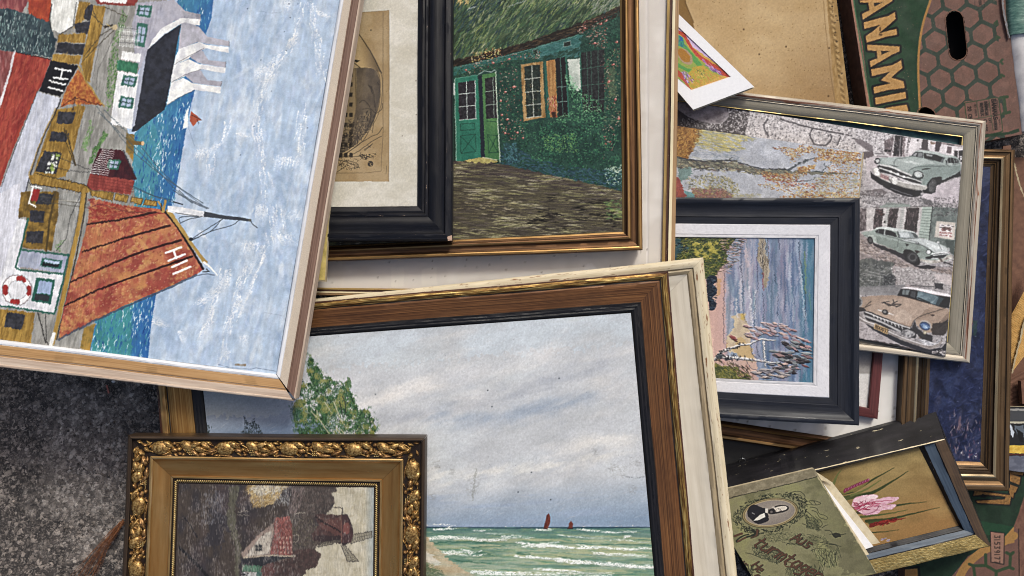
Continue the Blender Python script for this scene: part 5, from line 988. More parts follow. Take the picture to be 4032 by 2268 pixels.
    P.line(j(255, 560, 300, 600), 3, '4a484c', .8); P.line(j(400, 680, 440, 735), 4, '4a484c', .8)
    P.poly(j(290, 598, 398, 640, 385, 702, 282, 655), 'caa6a4', 1, 1); P.text('DGXD81', j(296, 612)[0], (.93, .37), (-.25, .97), 11, 1.7, '7c4448', .25, .36)
    P.ell(*j(245, 440)[0], 12, 12, '2c2c34', 0); P.ell(*j(252, 442)[0], 8, 7, 'b8bcbe'); P.line(j(205, 418, 250, 460), 3, 'd4d4d4'); P.poly(j(690, 640, 720, 600, 850, 660, 800, 690, 700, 670), '3c4648', .9, 2)
    P.ell(*j(778, 618)[0], 21, 15.5, '2e3236', .3); P.ell(*j(774, 616)[0], 16.5, 12, 'a9b3b4', .3); P.ell(*j(765, 618)[0], 9, 8, 'd0d6d6', .3); P.line(j(725, 600, 780, 580, 830, 610), 3, 'c8cccc', .8)
    P.poly(smooth(j(885, 765, 900, 720, 960, 660, 1010, 650, 1075, 645, 1080, 690, 1040, 740, 1010, 770), 3), '2a2a30', 1, 1); P.ell(*j(962, 765)[0], 15, 27, '4c4c50', .15); P.ell(*j(945, 770)[0], 10, 20, '5e5e62', .15); P.dabs(60, j(930, 690, 990, 690, 990, 830, 920, 830), ['3a3a3e', '6c6c70'], 3, 1.3, 1, 1, .7)
    # middle car and its street
    j = cm(3380, 760, .3037)
    P.poly(j(0, 190, 110, 200, 100, 490, 0, 500), '55494e', 1, 3, '8d8084', (6, 14)); P.poly(j(105, 190, 960, 175, 960, 620, 700, 560, 400, 500, 100, 490), 'c3bcbd', 1, 2, 'b0a9aa', (9, 9)); P.line(j(200, 192, 960, 172), 4, '6a6466', .8); P.line(j(290, 175, 660, 165), 9, '8a9a92', .8, 2)
    for q in ((218, 210, 325, 205, 300, 455, 188, 470), (402, 204, 516, 198, 482, 452, 374, 446), (632, 194, 792, 190, 752, 525, 592, 475)):
        P.poly(j(*q), '3b3136', 1, 1.2); P.dabs(90, j(*q), ['6c585c', '2a2226', '57484c', '8a7478'], 8, 1.4, 1.7, .4, .8)
    P.dabs(30, j(250, 225, 320, 225, 315, 280, 250, 280), ['8c4a48', '3a2c2e'], 4, 2); P.poly(j(328, 360, 352, 360, 350, 386, 326, 386), '2a2628', 1, 1)
    for x in (345, 540):
        for k in range(11): P.line(j(x + 22 - k * 3, 205 + k * 24, x + 55 - k * 3, 203 + k * 24), 2.4, '7f9088', .8)
    P.poly(j(832, 180, 958, 180, 912, 612, 780, 572), '9fb1a7', 1, 1); 
    for k in range(11): P.line(j(830 - k * 4, 212 + k * 36, 950 - k * 3.5, 216 + k * 37), 2, '5c6e68', .85)
    P.line(j(962, 178, 915, 612), 4, '2d3234'); P.poly(j(966, 180, 1290, 200, 1245, 820, 1100, 680, 918, 612), '5d6b69', 1, 2, '768480', (16, 16)); P.dabs(200, j(960, 60, 1290, 60, 1290, 290, 980, 300), ['4a474c', '8d878b', '3c3a40'], 4, 1.8, .5, 1, .75); P.poly(j(1120, 600, 1240, 620, 1240, 800, 1170, 760), '43524f', .8, 4)
    P.poly(j(1012, 364, 1262, 382, 1243, 610, 984, 570), 'c2b7ac', 1, 1); P.poly(j(1050, 400, 1225, 420, 1205, 580, 1045, 560), 'd8cfd0', .9, 2); P.dabs(60, j(1095, 440, 1205, 450, 1195, 490, 1085, 490), ['8c4c48', '5c4c4c'], 5, 2, .1, .5, .9)
    for q in ((1080, 418, 1105, 420), (1055, 444, 1080, 446), (1155, 418, 1182, 420), (1208, 436, 1235, 438)): P.line(j(*q), 3, '4f4a55')
    P.line(j(1060, 512, 1200, 524), 6, '9c4440', .9, 2, br=.35); P.line(j(1055, 540, 1215, 562), 6, '9c4440', .9, 2, br=.4)
    road = j(0, 490, 120, 600, 240, 660, 400, 700, 600, 860, 800, 960, 1240, 960, 1200, 1220, 0, 1220)
    P.poly(road, '8c7d7c', 1, 3, 'a8989a', (20, 6), .35); P.dabs(600, j(0, 600, 350, 750, 600, 900, 800, 1000, 1220, 980, 1200, 1080, 700, 1020, 400, 900, 0, 760), ['6e5c58', 'b5a29c', '54484a', '9c8478', 'c4b4ac'], 8, 1.8, .4, .3, .7)
    P.poly(smooth(j(180, 640, 400, 720, 580, 790, 640, 880, 760, 940, 900, 940, 1000, 955, 960, 985, 800, 975, 640, 900, 480, 800, 300, 730, 200, 680), 3), '322e38', 1, 3)
    P.poly(j(90, 840, 460, 900, 440, 1000, 400, 1220, 0, 1220, 0, 900), '5f6662', .85, 6, '4a4f50', (14, 18)); P.poly(j(320, 1060, 480, 1050, 480, 1220, 300, 1220), '33373f', .9, 4); P.dabs(500, j(0, 900, 460, 960, 460, 1220, 0, 1220), ['7c7f80', '3f4448', 'a8a8aa', '5a6060'], 7, 1.4, .15, .8, .6)
    for q in ((140, 1020, 340, 1062), (60, 1040, 330, 1100), (100, 1130, 250, 1150), (245, 850, 225, 960), (280, 1100, 275, 1220)): P.line(j(*q), 2.6, '9c9c9e' if q[0] != 245 else '3a3e42', .8, 1.5)
    P.poly(j(480, 960, 900, 1000, 1200, 1060, 1200, 1260, 900, 1220, 520, 1190, 460, 1060), 'a29a9c', .9, 6); P.dabs(700, j(420, 950, 900, 990, 1210, 1060, 1200, 1260, 460, 1200), ['c6bfc0', '7c7678', 'd4cecf', '6a6668', 'a8a0a0'], 4, 1.9, .5, 1.2, .75); P.poly(j(960, 1040, 1200, 1060, 1200, 1200, 1060, 1150), 'c4b4b4', .7, 6); P.poly(j(985, 1165, 1100, 1180, 1100, 1250, 990, 1240), '33323a', .9, 3); P.line(j(690, 1200, 980, 1215), 3, '3a3a40', .8)
    body = smooth(j(38, 515, 90, 500, 180, 492, 225, 455, 290, 438, 400, 444, 520, 462, 640, 482, 735, 512, 785, 580, 900, 612, 1040, 655, 1150, 705, 1165, 780, 1205, 795, 1218, 855, 1080, 890, 900, 912, 800, 870, 760, 800, 690, 742, 600, 728, 570, 785, 400, 705, 240, 650, 200, 600, 120, 575, 80, 560), 3)
    P.poly(body, '8f9f99', 1, 1); P.poly(j(200, 560, 500, 620, 620, 740, 580, 780, 380, 700, 240, 645), '7b8c84', .9, 3); P.poly(j(520, 640, 760, 660, 900, 720, 950, 800, 800, 860, 760, 800, 690, 745, 600, 725), '7f9089', .8, 3)
    P.poly(smooth(j(225, 455, 290, 438, 400, 444, 640, 482, 735, 512, 760, 545, 640, 500, 500, 500, 360, 470, 260, 466, 210, 480), 3), 'c0c8c8', 1, 1); P.poly(j(560, 600, 790, 584, 900, 612, 1040, 656, 1150, 712, 1150, 765, 980, 770, 900, 712, 760, 650, 620, 625), 'b7c0c2', 1, 1); P.poly(j(860, 640, 1040, 690, 1120, 730, 1000, 730), 'd2d8da', .7, 3); P.poly(smooth(j(110, 540, 190, 545, 235, 590, 235, 635, 190, 640, 160, 600), 3), 'a3b1ab', 1, 1)
    for q in ((218, 495, 262, 468, 342, 468, 330, 540, 226, 510), (350, 478, 430, 490, 480, 520, 500, 570, 342, 540)): P.poly(j(*q), '2b2a31', 1, 1)
    P.poly(j(505, 502, 660, 502, 735, 520, 785, 582, 640, 584, 530, 576), '93a0a4', 1, 1); P.poly(j(520, 510, 640, 510, 670, 575, 560, 570), 'b9c2c5', .9, 2); P.poly(j(672, 508, 738, 524, 780, 580, 735, 576), '4b5356', .9, 1.5); P.line(j(505, 502, 530, 576), 4, '33363c'); P.line(j(345, 470, 330, 545), 4, 'a8b2b2'); P.line(j(262, 480, 255, 515), 2, '7c8488')
    for q in ((510, 600, 700, 650, 860, 690, 960, 760), (590, 600, 760, 640, 980, 770, 1150, 765), (225, 515, 340, 552, 510, 590), (120, 575, 110, 545, 60, 560), (520, 600, 505, 700), (1035, 655, 1080, 740), (500, 575, 640, 588, 785, 584)): P.line(smooth(j(*q)), 1.8, '3a4044', .7, 1)
    P.ell(*j(152, 612)[0], 11, 15, '26252b', -.3); P.ell(*j(155, 614)[0], 7, 9, '55555a', -.3); P.poly(smooth(j(575, 790, 600, 735, 680, 738, 760, 800, 800, 870, 790, 930, 700, 930, 620, 860), 3), '26252b', 1, 1); P.ell(*j(702, 835)[0], 23, 22, '3b3b40', .3); P.ell(*j(702, 835)[0], 17, 16, '6c6c70', .3, .6); P.ell(*j(700, 832)[0], 11, 11, '34343a', .3)
    P.ell(*j(912, 763)[0], 11, 10, '2f3438'); P.ell(*j(910, 765)[0], 8.5, 8, 'c6cbcd'); P.ell(*j(1165, 730)[0], 6, 7, '9ca2a4'); P.ell(*j(1036, 640)[0], 4, 4, 'c8ccce'); P.ell(*j(762, 648)[0], 6, 5, '3c4246'); P.ell(*j(762, 645)[0], 4, 3, 'a8b0b2')
    P.poly(j(600, 655, 655, 660, 650, 672, 630, 690, 618, 680, 625, 668), '2e2a30', 1, 1.5); P.poly(j(722, 742, 760, 748, 802, 764, 770, 780, 760, 790, 738, 770), '3c2f30', 1, 2)
    P.poly(j(940, 800, 1150, 770, 1165, 790, 1100, 840, 1040, 855, 870, 860, 870, 830, 930, 820), '3a3e44', 1, 1); P.line(smooth(j(950, 790, 1050, 775, 1150, 770)), 5, 'd4d8da'); P.line(smooth(j(970, 808, 1080, 795, 1165, 785)), 4, 'c6cacc'); P.line(j(880, 845, 1030, 850), 5, 'b8bcbe'); P.ell(*j(915, 838)[0], 13, 5, '25262b')
    P.poly(smooth(j(795, 850, 900, 870, 1060, 865, 1140, 820, 1205, 800, 1218, 850, 1130, 870, 1080, 895, 960, 912, 860, 900, 805, 875), 3), 'c8c4be', 1, 1, 'a39a90', (9, 6)); P.poly(j(1030, 830, 1070, 850, 1100, 890, 1070, 895), '5a4a48', .9, 1.5); P.line(j(1110, 895, 1218, 932), 4, '2c2a30'); P.text('CUBA', j(1108, 850)[0], (.95, -.25), (.2, .97), 6, 1.2, '4c4044', .25, .6)
    # third car and its street
    j = cm(3380, 1080, .3037)
    P.poly(j(0, 235, 520, 270, 530, 240, 600, 170, 600, 130, 0, 160), '7c7b80', .8, 3); P.line(j(0, 240, 510, 275), 12, '8c8a8e', .8, 2)
    P.poly(j(-100, 560, 100, 640, 380, 790, 720, 970, 940, 1060, 700, 1040, 200, 930, -100, 830), 'a2979d', 1, 2, 'b0a6ab', (12, 12)); P.poly(j(-100, 815, 200, 860, 480, 905, 720, 970, 1000, 1060, 1160, 1120, 1100, 1200, -100, 1000), '4a3d42', 1, 3, '352c30', (20, 8), .2); P.dabs(80, j(0, 600, 300, 740, 300, 860, 0, 830), ['7c7076', 'c0b4ba', '5a5056'], 4, 1.6, .3, .8, .6)
    P.poly(smooth(j(90, 640, 250, 700, 450, 790, 720, 860, 1000, 960, 1130, 900, 1170, 620, 1170, 1120, 960, 1060, 720, 968, 500, 890, 360, 810, 200, 730), 2), '2a2c3c', 1, 2)
    P.poly(j(505, 268, 550, 190, 640, 175, 760, 210, 1000, 265, 1190, 295, 1175, 440, 1080, 430, 940, 385, 740, 335), '26282f', 1, 1); P.poly(smooth(j(550, 190, 600, 168, 700, 168, 900, 200, 1060, 235, 1192, 268, 1188, 295, 1080, 285, 960, 262, 760, 212, 640, 188), 3), 'dcd4da', 1, 1); P.line(smooth(j(570, 190, 760, 212, 1000, 272, 1180, 296)), 3, '3a3438')
    P.poly(j(768, 218, 900, 245, 1050, 292, 1000, 395, 870, 355, 755, 315), '587483', 1, 1, '6f8a96', (14, 14)); P.poly(j(1050, 292, 1110, 310, 1040, 410, 1000, 395), '384a56', 1, 1); P.poly(j(580, 196, 666, 206, 645, 270, 562, 264), '6a777b', 1, 1); P.poly(j(682, 212, 752, 224, 745, 315, 670, 292), '44484f', 1, 2); P.line(j(755, 215, 745, 325), 5, '1f2026'); P.line(j(770, 305, 920, 365), 4, '1f2328'); P.line(j(950, 370, 1020, 300), 2, '9ab0b8', .7); P.line(j(610, 205, 600, 265), 2, '23262a')
    body = smooth(j(-60, 300, 10, 296, 200, 277, 400, 272, 510, 276, 740, 330, 940, 388, 1080, 430, 1168, 452, 1166, 560, 1120, 600, 1050, 650, 990, 730, 900, 760, 800, 700, 745, 640, 740, 585, 700, 640, 672, 692, 560, 655, 300, 560, 80, 470, 60, 440, -60, 420), 2)
    P.poly(body, 'a88a74', 1, 1); P.poly(j(120, 420, 300, 330, 600, 310, 900, 390, 1060, 440, 740, 560, 690, 620, 660, 680, 400, 590, 150, 490), 'b29580', .8, 6); P.poly(j(440, 470, 560, 460, 700, 520, 640, 650, 480, 600), 'c0a692', .6, 10); P.poly(j(930, 420, 1150, 450, 1000, 520, 780, 590, 760, 570), '9a7c66', .8, 4)
    P.poly(j(960, 640, 1060, 620, 1168, 560, 1168, 700, 1100, 800, 960, 790, 940, 720), '3a302f', .9, 4); P.poly(j(1050, 640, 1100, 560, 1166, 480, 1166, 570, 1090, 640), '8f7260', .9, 3)
    for q in ((1120, 440, 960, 490, 800, 545, 735, 585, 700, 640, 676, 690), (165, 352, 120, 390, 95, 430), (80, 470, 300, 555, 560, 658, 672, 692), (510, 276, 640, 300, 940, 385), (1040, 700, 1080, 660, 1160, 600), (20, 430, 80, 430, 160, 395)): P.line(smooth(j(*q)), 2.2, '2c2526', .8, 1)
    for q in ((310, 370, 400, 352), (330, 362, 390, 408), (450, 330, 462, 375), (440, 385, 555, 390), (455, 372, 510, 345), (490, 422, 558, 392), (395, 405, 480, 400), (345, 378, 480, 412)): P.line(j(*q), 4, '2e2a2e', .95, 1, w2=2)
    P.line(j(258, 460, 330, 485), 4, 'cfcac8', w2=6); P.line(j(375, 500, 452, 526), 6, 'cfcac8', w2=3); P.ell(*j(345, 490)[0], 13, 10, '2e2c30', .5); P.ell(*j(342, 486)[0], 7, 5, '8d8a8a', .5); P.poly(j(935, 525, 975, 515, 995, 530, 960, 545), '4a3430', 1, 2)
    P.poly(j(60, 470, 160, 490, 400, 585, 560, 655, 690, 695, 760, 760, 740, 830, 640, 820, 540, 750, 300, 680, 100, 590), '33323a', 1, 1.5); P.line(smooth(j(70, 478, 300, 570, 560, 665, 670, 700)), 5, 'c4c0c0'); P.line(smooth(j(90, 540, 300, 620, 540, 740)), 8, 'a8a6aa')
    for k in range(9): P.line(j(195 + k * 46, 528 + k * 19, 205 + k * 46, 556 + k * 19), 3.4, 'c8c6c8')
    P.poly(smooth(j(-60, 480, 20, 520, 100, 590, 250, 640, 450, 750, 560, 800, 760, 870, 900, 905, 1020, 880, 1075, 840, 1085, 880, 1040, 930, 980, 965, 900, 970, 780, 930, 600, 870, 400, 780, 200, 690, -60, 560), 3), '9b918f', 1, 1.5, '7c7070', (16, 5), .4); P.line(smooth(j(-60, 500, 100, 610, 250, 660, 450, 770, 700, 865, 900, 920, 1040, 890)), 4, 'd0ccd0', .9)
    P.poly(smooth(j(780, 850, 850, 830, 940, 880, 1000, 890, 1060, 845, 1050, 880, 960, 920, 860, 910), 3), 'd0cfd6', 1, 2, '8a8a96', (8, 5)); P.poly(smooth(j(545, 770, 580, 725, 660, 720, 735, 765, 700, 810, 640, 825, 580, 800), 3), 'b0aeb2', 1, 1.5, '6a686e', (8, 5)); P.poly(j(780, 780, 830, 800, 860, 840, 790, 830), 'b08c60', 1, 1); P.poly(j(690, 690, 730, 600, 760, 700, 850, 760, 960, 800, 960, 880, 800, 830), '2b2a33', .9, 2)
    P.ell(*j(868, 664)[0], 25, 19, 'a8a0a0', .45); P.ell(*j(862, 672)[0], 22, 16, '23304f', .45); P.ell(*j(862, 672)[0], 19, 13.5, '3c5f9e', .45); P.ell(*j(870, 680)[0], 9, 6, 'a4c6ea', .3, soft=.8); P.dabs(30, j(800, 640, 930, 660, 920, 710, 820, 690), ['2c4a86', '6a92c8', '8cb4e0'], 5, 1.5, .4, .4, .7); P.ell(*j(862, 757)[0], 8, 7, 'a09478'); P.ell(*j(862, 757)[0], 4, 4, 'cfc4a8'); P.ell(*j(840, 795)[0], 12, 5, '3a3a40', .3)
    P.poly(j(215, 640, 392, 712, 380, 780, 198, 704), 'd1a35a', 1, 1); P.text('BDU037', j(226, 656)[0], (.92, .39), (-.2, .98), 13, 2.6, '3f2c22', .25, .48)
    P.ell(*j(15, 360)[0], 12, 20, '8b8c90'); P.ell(*j(12, 362)[0], 8, 14, '4a4c54'); P.poly(j(-60, 420, 70, 435, 100, 480, -60, 490), '3a363c', 1, 3)
    P.dabs(70, j(940, 990, 1150, 980, 1130, 1050, 960, 1030), ['c8c0c0', '2a2628', '8a8084'], 6, 2, .2, .5, .9)
    P.soften(1, .8); P.smear(2.4, 5, 4, .4); P.tone(.10, 16, 16, 0, 7, 4); P.tone(.08, 3, 3, 0, 4, 2)
    return P

def paint_autumn():
    P = Paint(2600, 470, 3420, 800, .5, 'a7aab3', 71); P.sat = .78; P.off = .01
    h = cm(2600, 380, .3183)
    P.wash('b6b9c1', 40, 24, .2, 1, .48, 4, .8); P.wash('959aa6', 22, 16, .2, 2, .56, 5, .5)
    P.poly(h(0, 300, 525, 400, 500, 500, 440, 600, 400, 690, 345, 770, 0, 770), '8c602c', 1, 4, '6e451f', (10, 30), .3); P.dabs(260, h(215, 360, 520, 400, 440, 620, 340, 760, 215, 740), ['b08038', '6a3e1e', 'a06a2c', 'c0964a'], 11, 2, 1.9, .5, .7, lift=.4)
    P.dabs(360, h(500, 400, 1160, 470, 1130, 540, 960, 600, 1040, 650, 820, 690, 430, 640), ['b8a85c', 'a89c58', 'c4b878', '9c9a74', '8c9090'], 18, 2.4, .2, .25, .75, lift=.5); P.dabs(120, h(380, 640, 1000, 700, 1050, 800, 400, 780), ['8f98a6', 'a8a89c', 'b8bac0', '7c8894'], 18, 2, .15, .2, .6); P.line(smooth(h(450, 575, 650, 600, 900, 660)), 2, '5a5c4c', .7, 2)
    br = smooth(h(0, 790, 220, 815, 500, 845, 850, 850, 1080, 900, 1300, 940, 1600, 935, 1900, 945, 2200, 955), 6)
    P.line(br, 40, '6d6c5e', .9, 7, w2=6); P.dabs(360, h(215, 760, 500, 800, 860, 790, 1100, 850, 1300, 900, 1600, 900, 1600, 990, 1300, 985, 900, 930, 215, 900), ['4a4c4a', '8f8c74', '5c5a4c', '3c3e42', 'a39c7c', '6a5448'], 12, 2.3, .15, .4, .75, lift=.5)
    P.line(smooth(h(100, 720, 300, 770, 560, 800, 850, 790, 1000, 825, 1250, 890, 1560, 905)), 5, '3a3c42', .9, 3); P.line(h(830, 795, 900, 750), 4, '3f4146', .9, w2=1.5); P.line(smooth(h(1580, 915, 1700, 840, 1850, 780, 1960, 750)), 9, '4b5258', .95, 3, w2=3); P.line(smooth(h(1900, 930, 2200, 950, 2480, 955)), 3.4, '4a5450', .9, 2)
    for q in ((2005, 925, 2050, 870, 2100, 840, 2130, 780), (2040, 870, 2020, 820), (1850, 925, 2000, 935, 2100, 950), (1660, 1050, 1850, 1040, 1920, 1000)): P.line(smooth(h(*q)), 3.4, '444c50', .9, 2, w2=2)
    lv = ['b0854a', '8a5a34', 'c2a062', 'a06a3a', '7a4430', 'd0b884', '9a8a5a']
    for n_, q in ((150, (1380, 620, 1700, 640, 1720, 590, 1990, 640, 1980, 690, 1800, 700, 1650, 800, 1590, 810, 1600, 730, 1480, 680)), (300, (1950, 640, 2480, 700, 2480, 800, 2200, 820, 2050, 800, 1900, 800, 1960, 700)), (420, (2100, 820, 2490, 780, 2470, 1100, 2440, 1260, 1800, 1260, 1400, 1160, 1180, 1080, 1600, 1080, 1900, 1060, 2000, 980)), (190, (1180, 920, 1500, 960, 1700, 930, 1900, 860, 1800, 980, 1600, 1060, 1400, 1060, 1250, 980)), (90, (1700, 880, 1900, 840, 1900, 900, 1720, 930)), (130, (1480, 1230, 1900, 1180, 2440, 1190, 2440, 1260, 1480, 1260))):
        P.dabs(n_ * 2, h(*q), lv, 4.6, 2, .15, .5, .88, lift=.8)
    P.dabs(240, h(1900, 1000, 2480, 960, 2440, 1250, 1900, 1250), ['a8a8a0', 'b4aa78', '8c8c84'], 8, 2, -.2, .5, .6); P.dabs(110, h(1250, 950, 2000, 1080, 1900, 1130, 1300, 1060), ['9c4a3a', '7f3a34', 'b06a4c'], 5, 2, .1, .4, .8)
    P.poly(h(225, 890, 380, 880, 390, 960, 260, 1060, 225, 980), '5f7d78', .8, 5); P.poly(h(0, 960, 230, 1000, 290, 1140, 330, 1260, 0, 1260), '8a3a38', .9, 5, 'a04a3c', (8, 20)); P.poly(h(300, 1160, 400, 1190, 430, 1260, 330, 1260), '5d8c90', .9, 4)
    P.poly(h(380, 1140, 640, 1120, 860, 1180, 900, 1260, 420, 1260), '7f5650', .8, 8); P.dabs(520, h(300, 1010, 600, 950, 800, 980, 970, 1090, 960, 1260, 450, 1260, 350, 1130), ['8f8a58', 'a89858', '6e6a4c', '5c5c50', 'b0a470'], 6, 2, .9, 1, .75, lift=.6); P.dabs(130, h(420, 1150, 850, 1170, 850, 1260, 420, 1260), ['8c4a48', '7a5a4c', 'a06a5c'], 7, 2, .3, .8, .6); P.dabs(60, h(900, 1200, 1250, 1200, 1250, 1260, 900, 1260), ['a8a07c', '9a9a8c'], 10, 2, .1, .3, .6)
    P.smear(7, 12, 4, .3); P.tone(.10, 30, 30, 0, 9); P.tone(.10, 3.2, 3.2, 0, 4, 2); P.z += (fb(P.X / 3, P.Y / 3, 3, 2) - .5) * .5
    return P

def paint_birches():
    P = Paint(2630, 925, 3220, 1520, .56, '8797b0', 83); P.sat = .66; P.off = -.03; P.sharp = .4
    k = cm(2640, 900, .4555)
    X = P.X; Y = P.Y; U = (X - 2640) / .4555 + (vn(X / 12, Y / 90, 3) - .5) * 46 + (vn(X / 40, Y / 160, 8) - .5) * 60
    st = [(-100, 'caa49c'), (340, 'd0a79c'), (400, 'd3ab98'), (460, 'c0a3ab'), (500, '9ba4b8'), (570, '8299b4'), (610, 'a3abc0'), (700, 'b0a8b8'), (760, '8c98b4'), (850, '6f8aa8'), (900, '7a8fae'), (960, '8a8caa'), (1020, '8698b8'), (1060, '5f7ba4'), (1110, '8fa0bc'), (1150, '54809f'), (1190, '3f7f9e'), (1250, '4f7ba4'), (1400, '4f7ba4')]
    xs = [a_ for a_, b_ in st]; cs = np.array([Hx(b_) for a_, b_ in st])
    for q in range(3): P.c[..., q] = np.interp(U, xs, cs[:, q])
    full = [(2630, 925), (3230, 925), (3230, 1520), (2630, 1520)]
    P.tone(.18, 9, 190, .02, 1, 4); P.wash('4d6a98', 7, 170, .01, 2, .6, 7, .6, pts=k(560, 80, 1250, 80, 1240, 1400, 700, 1400)); P.wash('c0c4d2', 6, 120, 0, 3, .6, 7, .6, pts=k(480, 80, 1150, 80, 1150, 800, 500, 800))
    P.dabs(500, k(480, 80, 1240, 80, 1240, 1330, 760, 1330, 640, 800, 480, 700), ['7089ae', 'a4a8c4', '5f8aa4', '8f86a8', '4c6c9c', 'b8b4c8'], 44, 5, 1.57, .06, .4, lift=.5)
    P.poly(k(1190, 80, 1250, 80, 1250, 1340, 1190, 1340), '3f84a0', .45, 8); P.line(k(1160, 200, 1170, 420, 1165, 560), 6, '7a9a5c', .6, 3); P.line(k(1200, 560, 1215, 700), 6, '6a9a80', .5, 3)
    P.poly(smooth(k(765, 85, 815, 85, 820, 200, 850, 300, 850, 420, 820, 520, 800, 420, 780, 330, 750, 260), 4), 'b5a690', .95, 3, '97876c', (4, 40)); P.poly(k(795, 380, 810, 380, 808, 540, 798, 540), 'a0555c', .8, 2); P.dabs(60, k(760, 90, 850, 90, 850, 400, 780, 300), ['6c5c48', 'cfc0a8', '4a3f38'], 16, 1.2, 1.57, .08, .8, lift=.8)
    P.poly(k(345, 690, 470, 400, 470, 700, 460, 1100, 400, 1110, 355, 900), 'd2a79e', .85, 8); P.poly(k(400, 430, 440, 430, 430, 560, 400, 600), 'cf9c68', .8, 6); P.poly(k(480, 990, 505, 990, 500, 1050, 478, 1040), 'c48c54', .8, 4)
    P.poly(k(540, 760, 640, 720, 665, 800, 680, 920, 700, 1060, 740, 1130, 740, 1260, 640, 1300, 600, 1100, 500, 1060, 470, 960, 540, 860), 'cdb08a', .85, 10, 'd6c29c', (14, 20)); P.poly(k(600, 930, 690, 1000, 720, 1130, 600, 1110, 540, 1060), 'c9a568', .8, 8); P.ell(*k(625, 762)[0], 10, 14, 'cfae50', 0, .9, 3)
    P.poly(k(460, 1130, 740, 1150, 760, 1320, 600, 1320, 440, 1200), 'd0a698', .85, 6)
    for q, w_, c_ in (((680, 510, 690, 640, 700, 760, 705, 840), 7, 'd8d8de'), ((740, 540, 728, 640, 722, 780), 8, 'd0d2da'), ((600, 450, 605, 560, 618, 700), 9, 'c8c4cc'), ((560, 600, 575, 760), 8, 'd0ccd2'), ((1120, 340, 1140, 560, 1160, 780), 9, 'b4c0d2'), ((650, 180, 670, 330), 12, 'c8b4bc'), ((540, 600, 530, 700), 8, 'b8b4c4')): P.line(smooth(k(*q)), w_, c_, .75, 5, br=.25, lift=.8)
    for q in ((605, 100, 612, 300, 622, 450, 628, 600, 625, 720, 660, 820), (590, 350, 605, 320, 612, 380), (752, 180, 748, 330, 758, 500, 735, 580), (800, 100, 796, 280, 800, 420), (470, 390, 462, 600, 458, 800, 462, 1000), (735, 600, 722, 750, 725, 850), (800, 560, 808, 700, 800, 830), (1110, 110, 1120, 260, 1150, 420, 1165, 620, 1160, 800), (935, 90, 940, 180), (900, 380, 915, 480), (930, 560, 925, 760), (690, 980, 705, 1080, 745, 1120), (740, 1020, 760, 1090, 785, 1120), (640, 1100, 690, 1200, 760, 1230)): P.line(smooth(k(*q)), 2, '38405a', .75, 2)
    # foliage
    f = k(-60, 70, 570, 80, 520, 160, 480, 200, 500, 290, 430, 340, 400, 405, 300, 430, -60, 430)
    P.poly(f, '4f5e2c', 1, 5, '33452c', (9, 9)); P.dabs(1500, f, ['6a7a2c', '8f8a2a', '3c5028', '2c3c2c', '55702e', 'a89c34'], 6, 1.9, -.25, .5, .85, lift=1); P.dabs(300, k(190, 130, 400, 110, 420, 260, 230, 260), ['b8a838', 'a09a30', 'c4b444'], 6, 1.9, -.2, .4, .85, lift=1.2, dens=lambda X, Y: np.clip(vn(X / 12, Y / 12, 4) - .4, .01, 1))
    P.poly(k(40, 80, 90, 90, 60, 250, 40, 300), '2c5a68', .9, 4); P.dabs(50, k(50, 120, 160, 140, 150, 200, 50, 220), ['1f4a58', '3c6a78', '1c2c34'], 9, 2, -.2, .3)
    P.dabs(150, k(430, 80, 650, 90, 620, 180, 560, 320, 500, 400, 410, 380, 480, 250), ['2f2a2c', '5c4438', 'c89a94', 'd8b0a4', '7c6c38'], 13, 1.4, .12, .25, .85, lift=.9)
    P.poly(smooth(k(310, 420, 360, 400, 400, 420, 398, 460, 375, 490, 398, 520, 392, 570, 360, 590, 380, 630, 398, 650, 388, 695, 345, 705, 320, 600), 3), '263a52', 1, 3, '1c2a3e', (6, 8)); P.dabs(90, k(315, 420, 395, 430, 390, 690, 345, 700), ['1a2636', '4a6078', '2c4054'], 6, 1.8, .3, 1, .8, lift=1)
    # birch trunks, leaves
    for q, w_ in (((390, 1125, 430, 1100, 480, 1110, 600, 1120, 700, 1130, 820, 1150, 940, 1165), 11), ((420, 1080, 500, 1040, 600, 1005, 690, 995, 770, 955, 850, 962, 910, 965), 9), ((805, 980, 812, 1080, 820, 1190), 6)):
        s_ = smooth(k(*q)); P.line([(x, y + 2) for x, y in s_], w_ + 2, '4c4c54', .8, 2, w2=4); P.line(s_, w_, 'd6d4d4', 1, 2, w2=3, lift=1.4)
    P.dabs(60, k(400, 1080, 700, 1105, 700, 1150, 400, 1140), ['22222a', '3c3c44'], 5, 2.4, 1.3, .3, .95); P.dabs(34, k(420, 1065, 640, 985, 650, 1010, 440, 1090), ['22222a', '3c3c44'], 5, 2.4, .2, .4, .95); P.poly(k(390, 1090, 450, 1080, 450, 1125, 390, 1135), '3c4a58', .8, 4)
    P.dabs(14, k(690, 1120, 950, 1150, 950, 1180, 690, 1150), ['8c3c34', '2a2a30'], 4, 2.2, 1, .5)
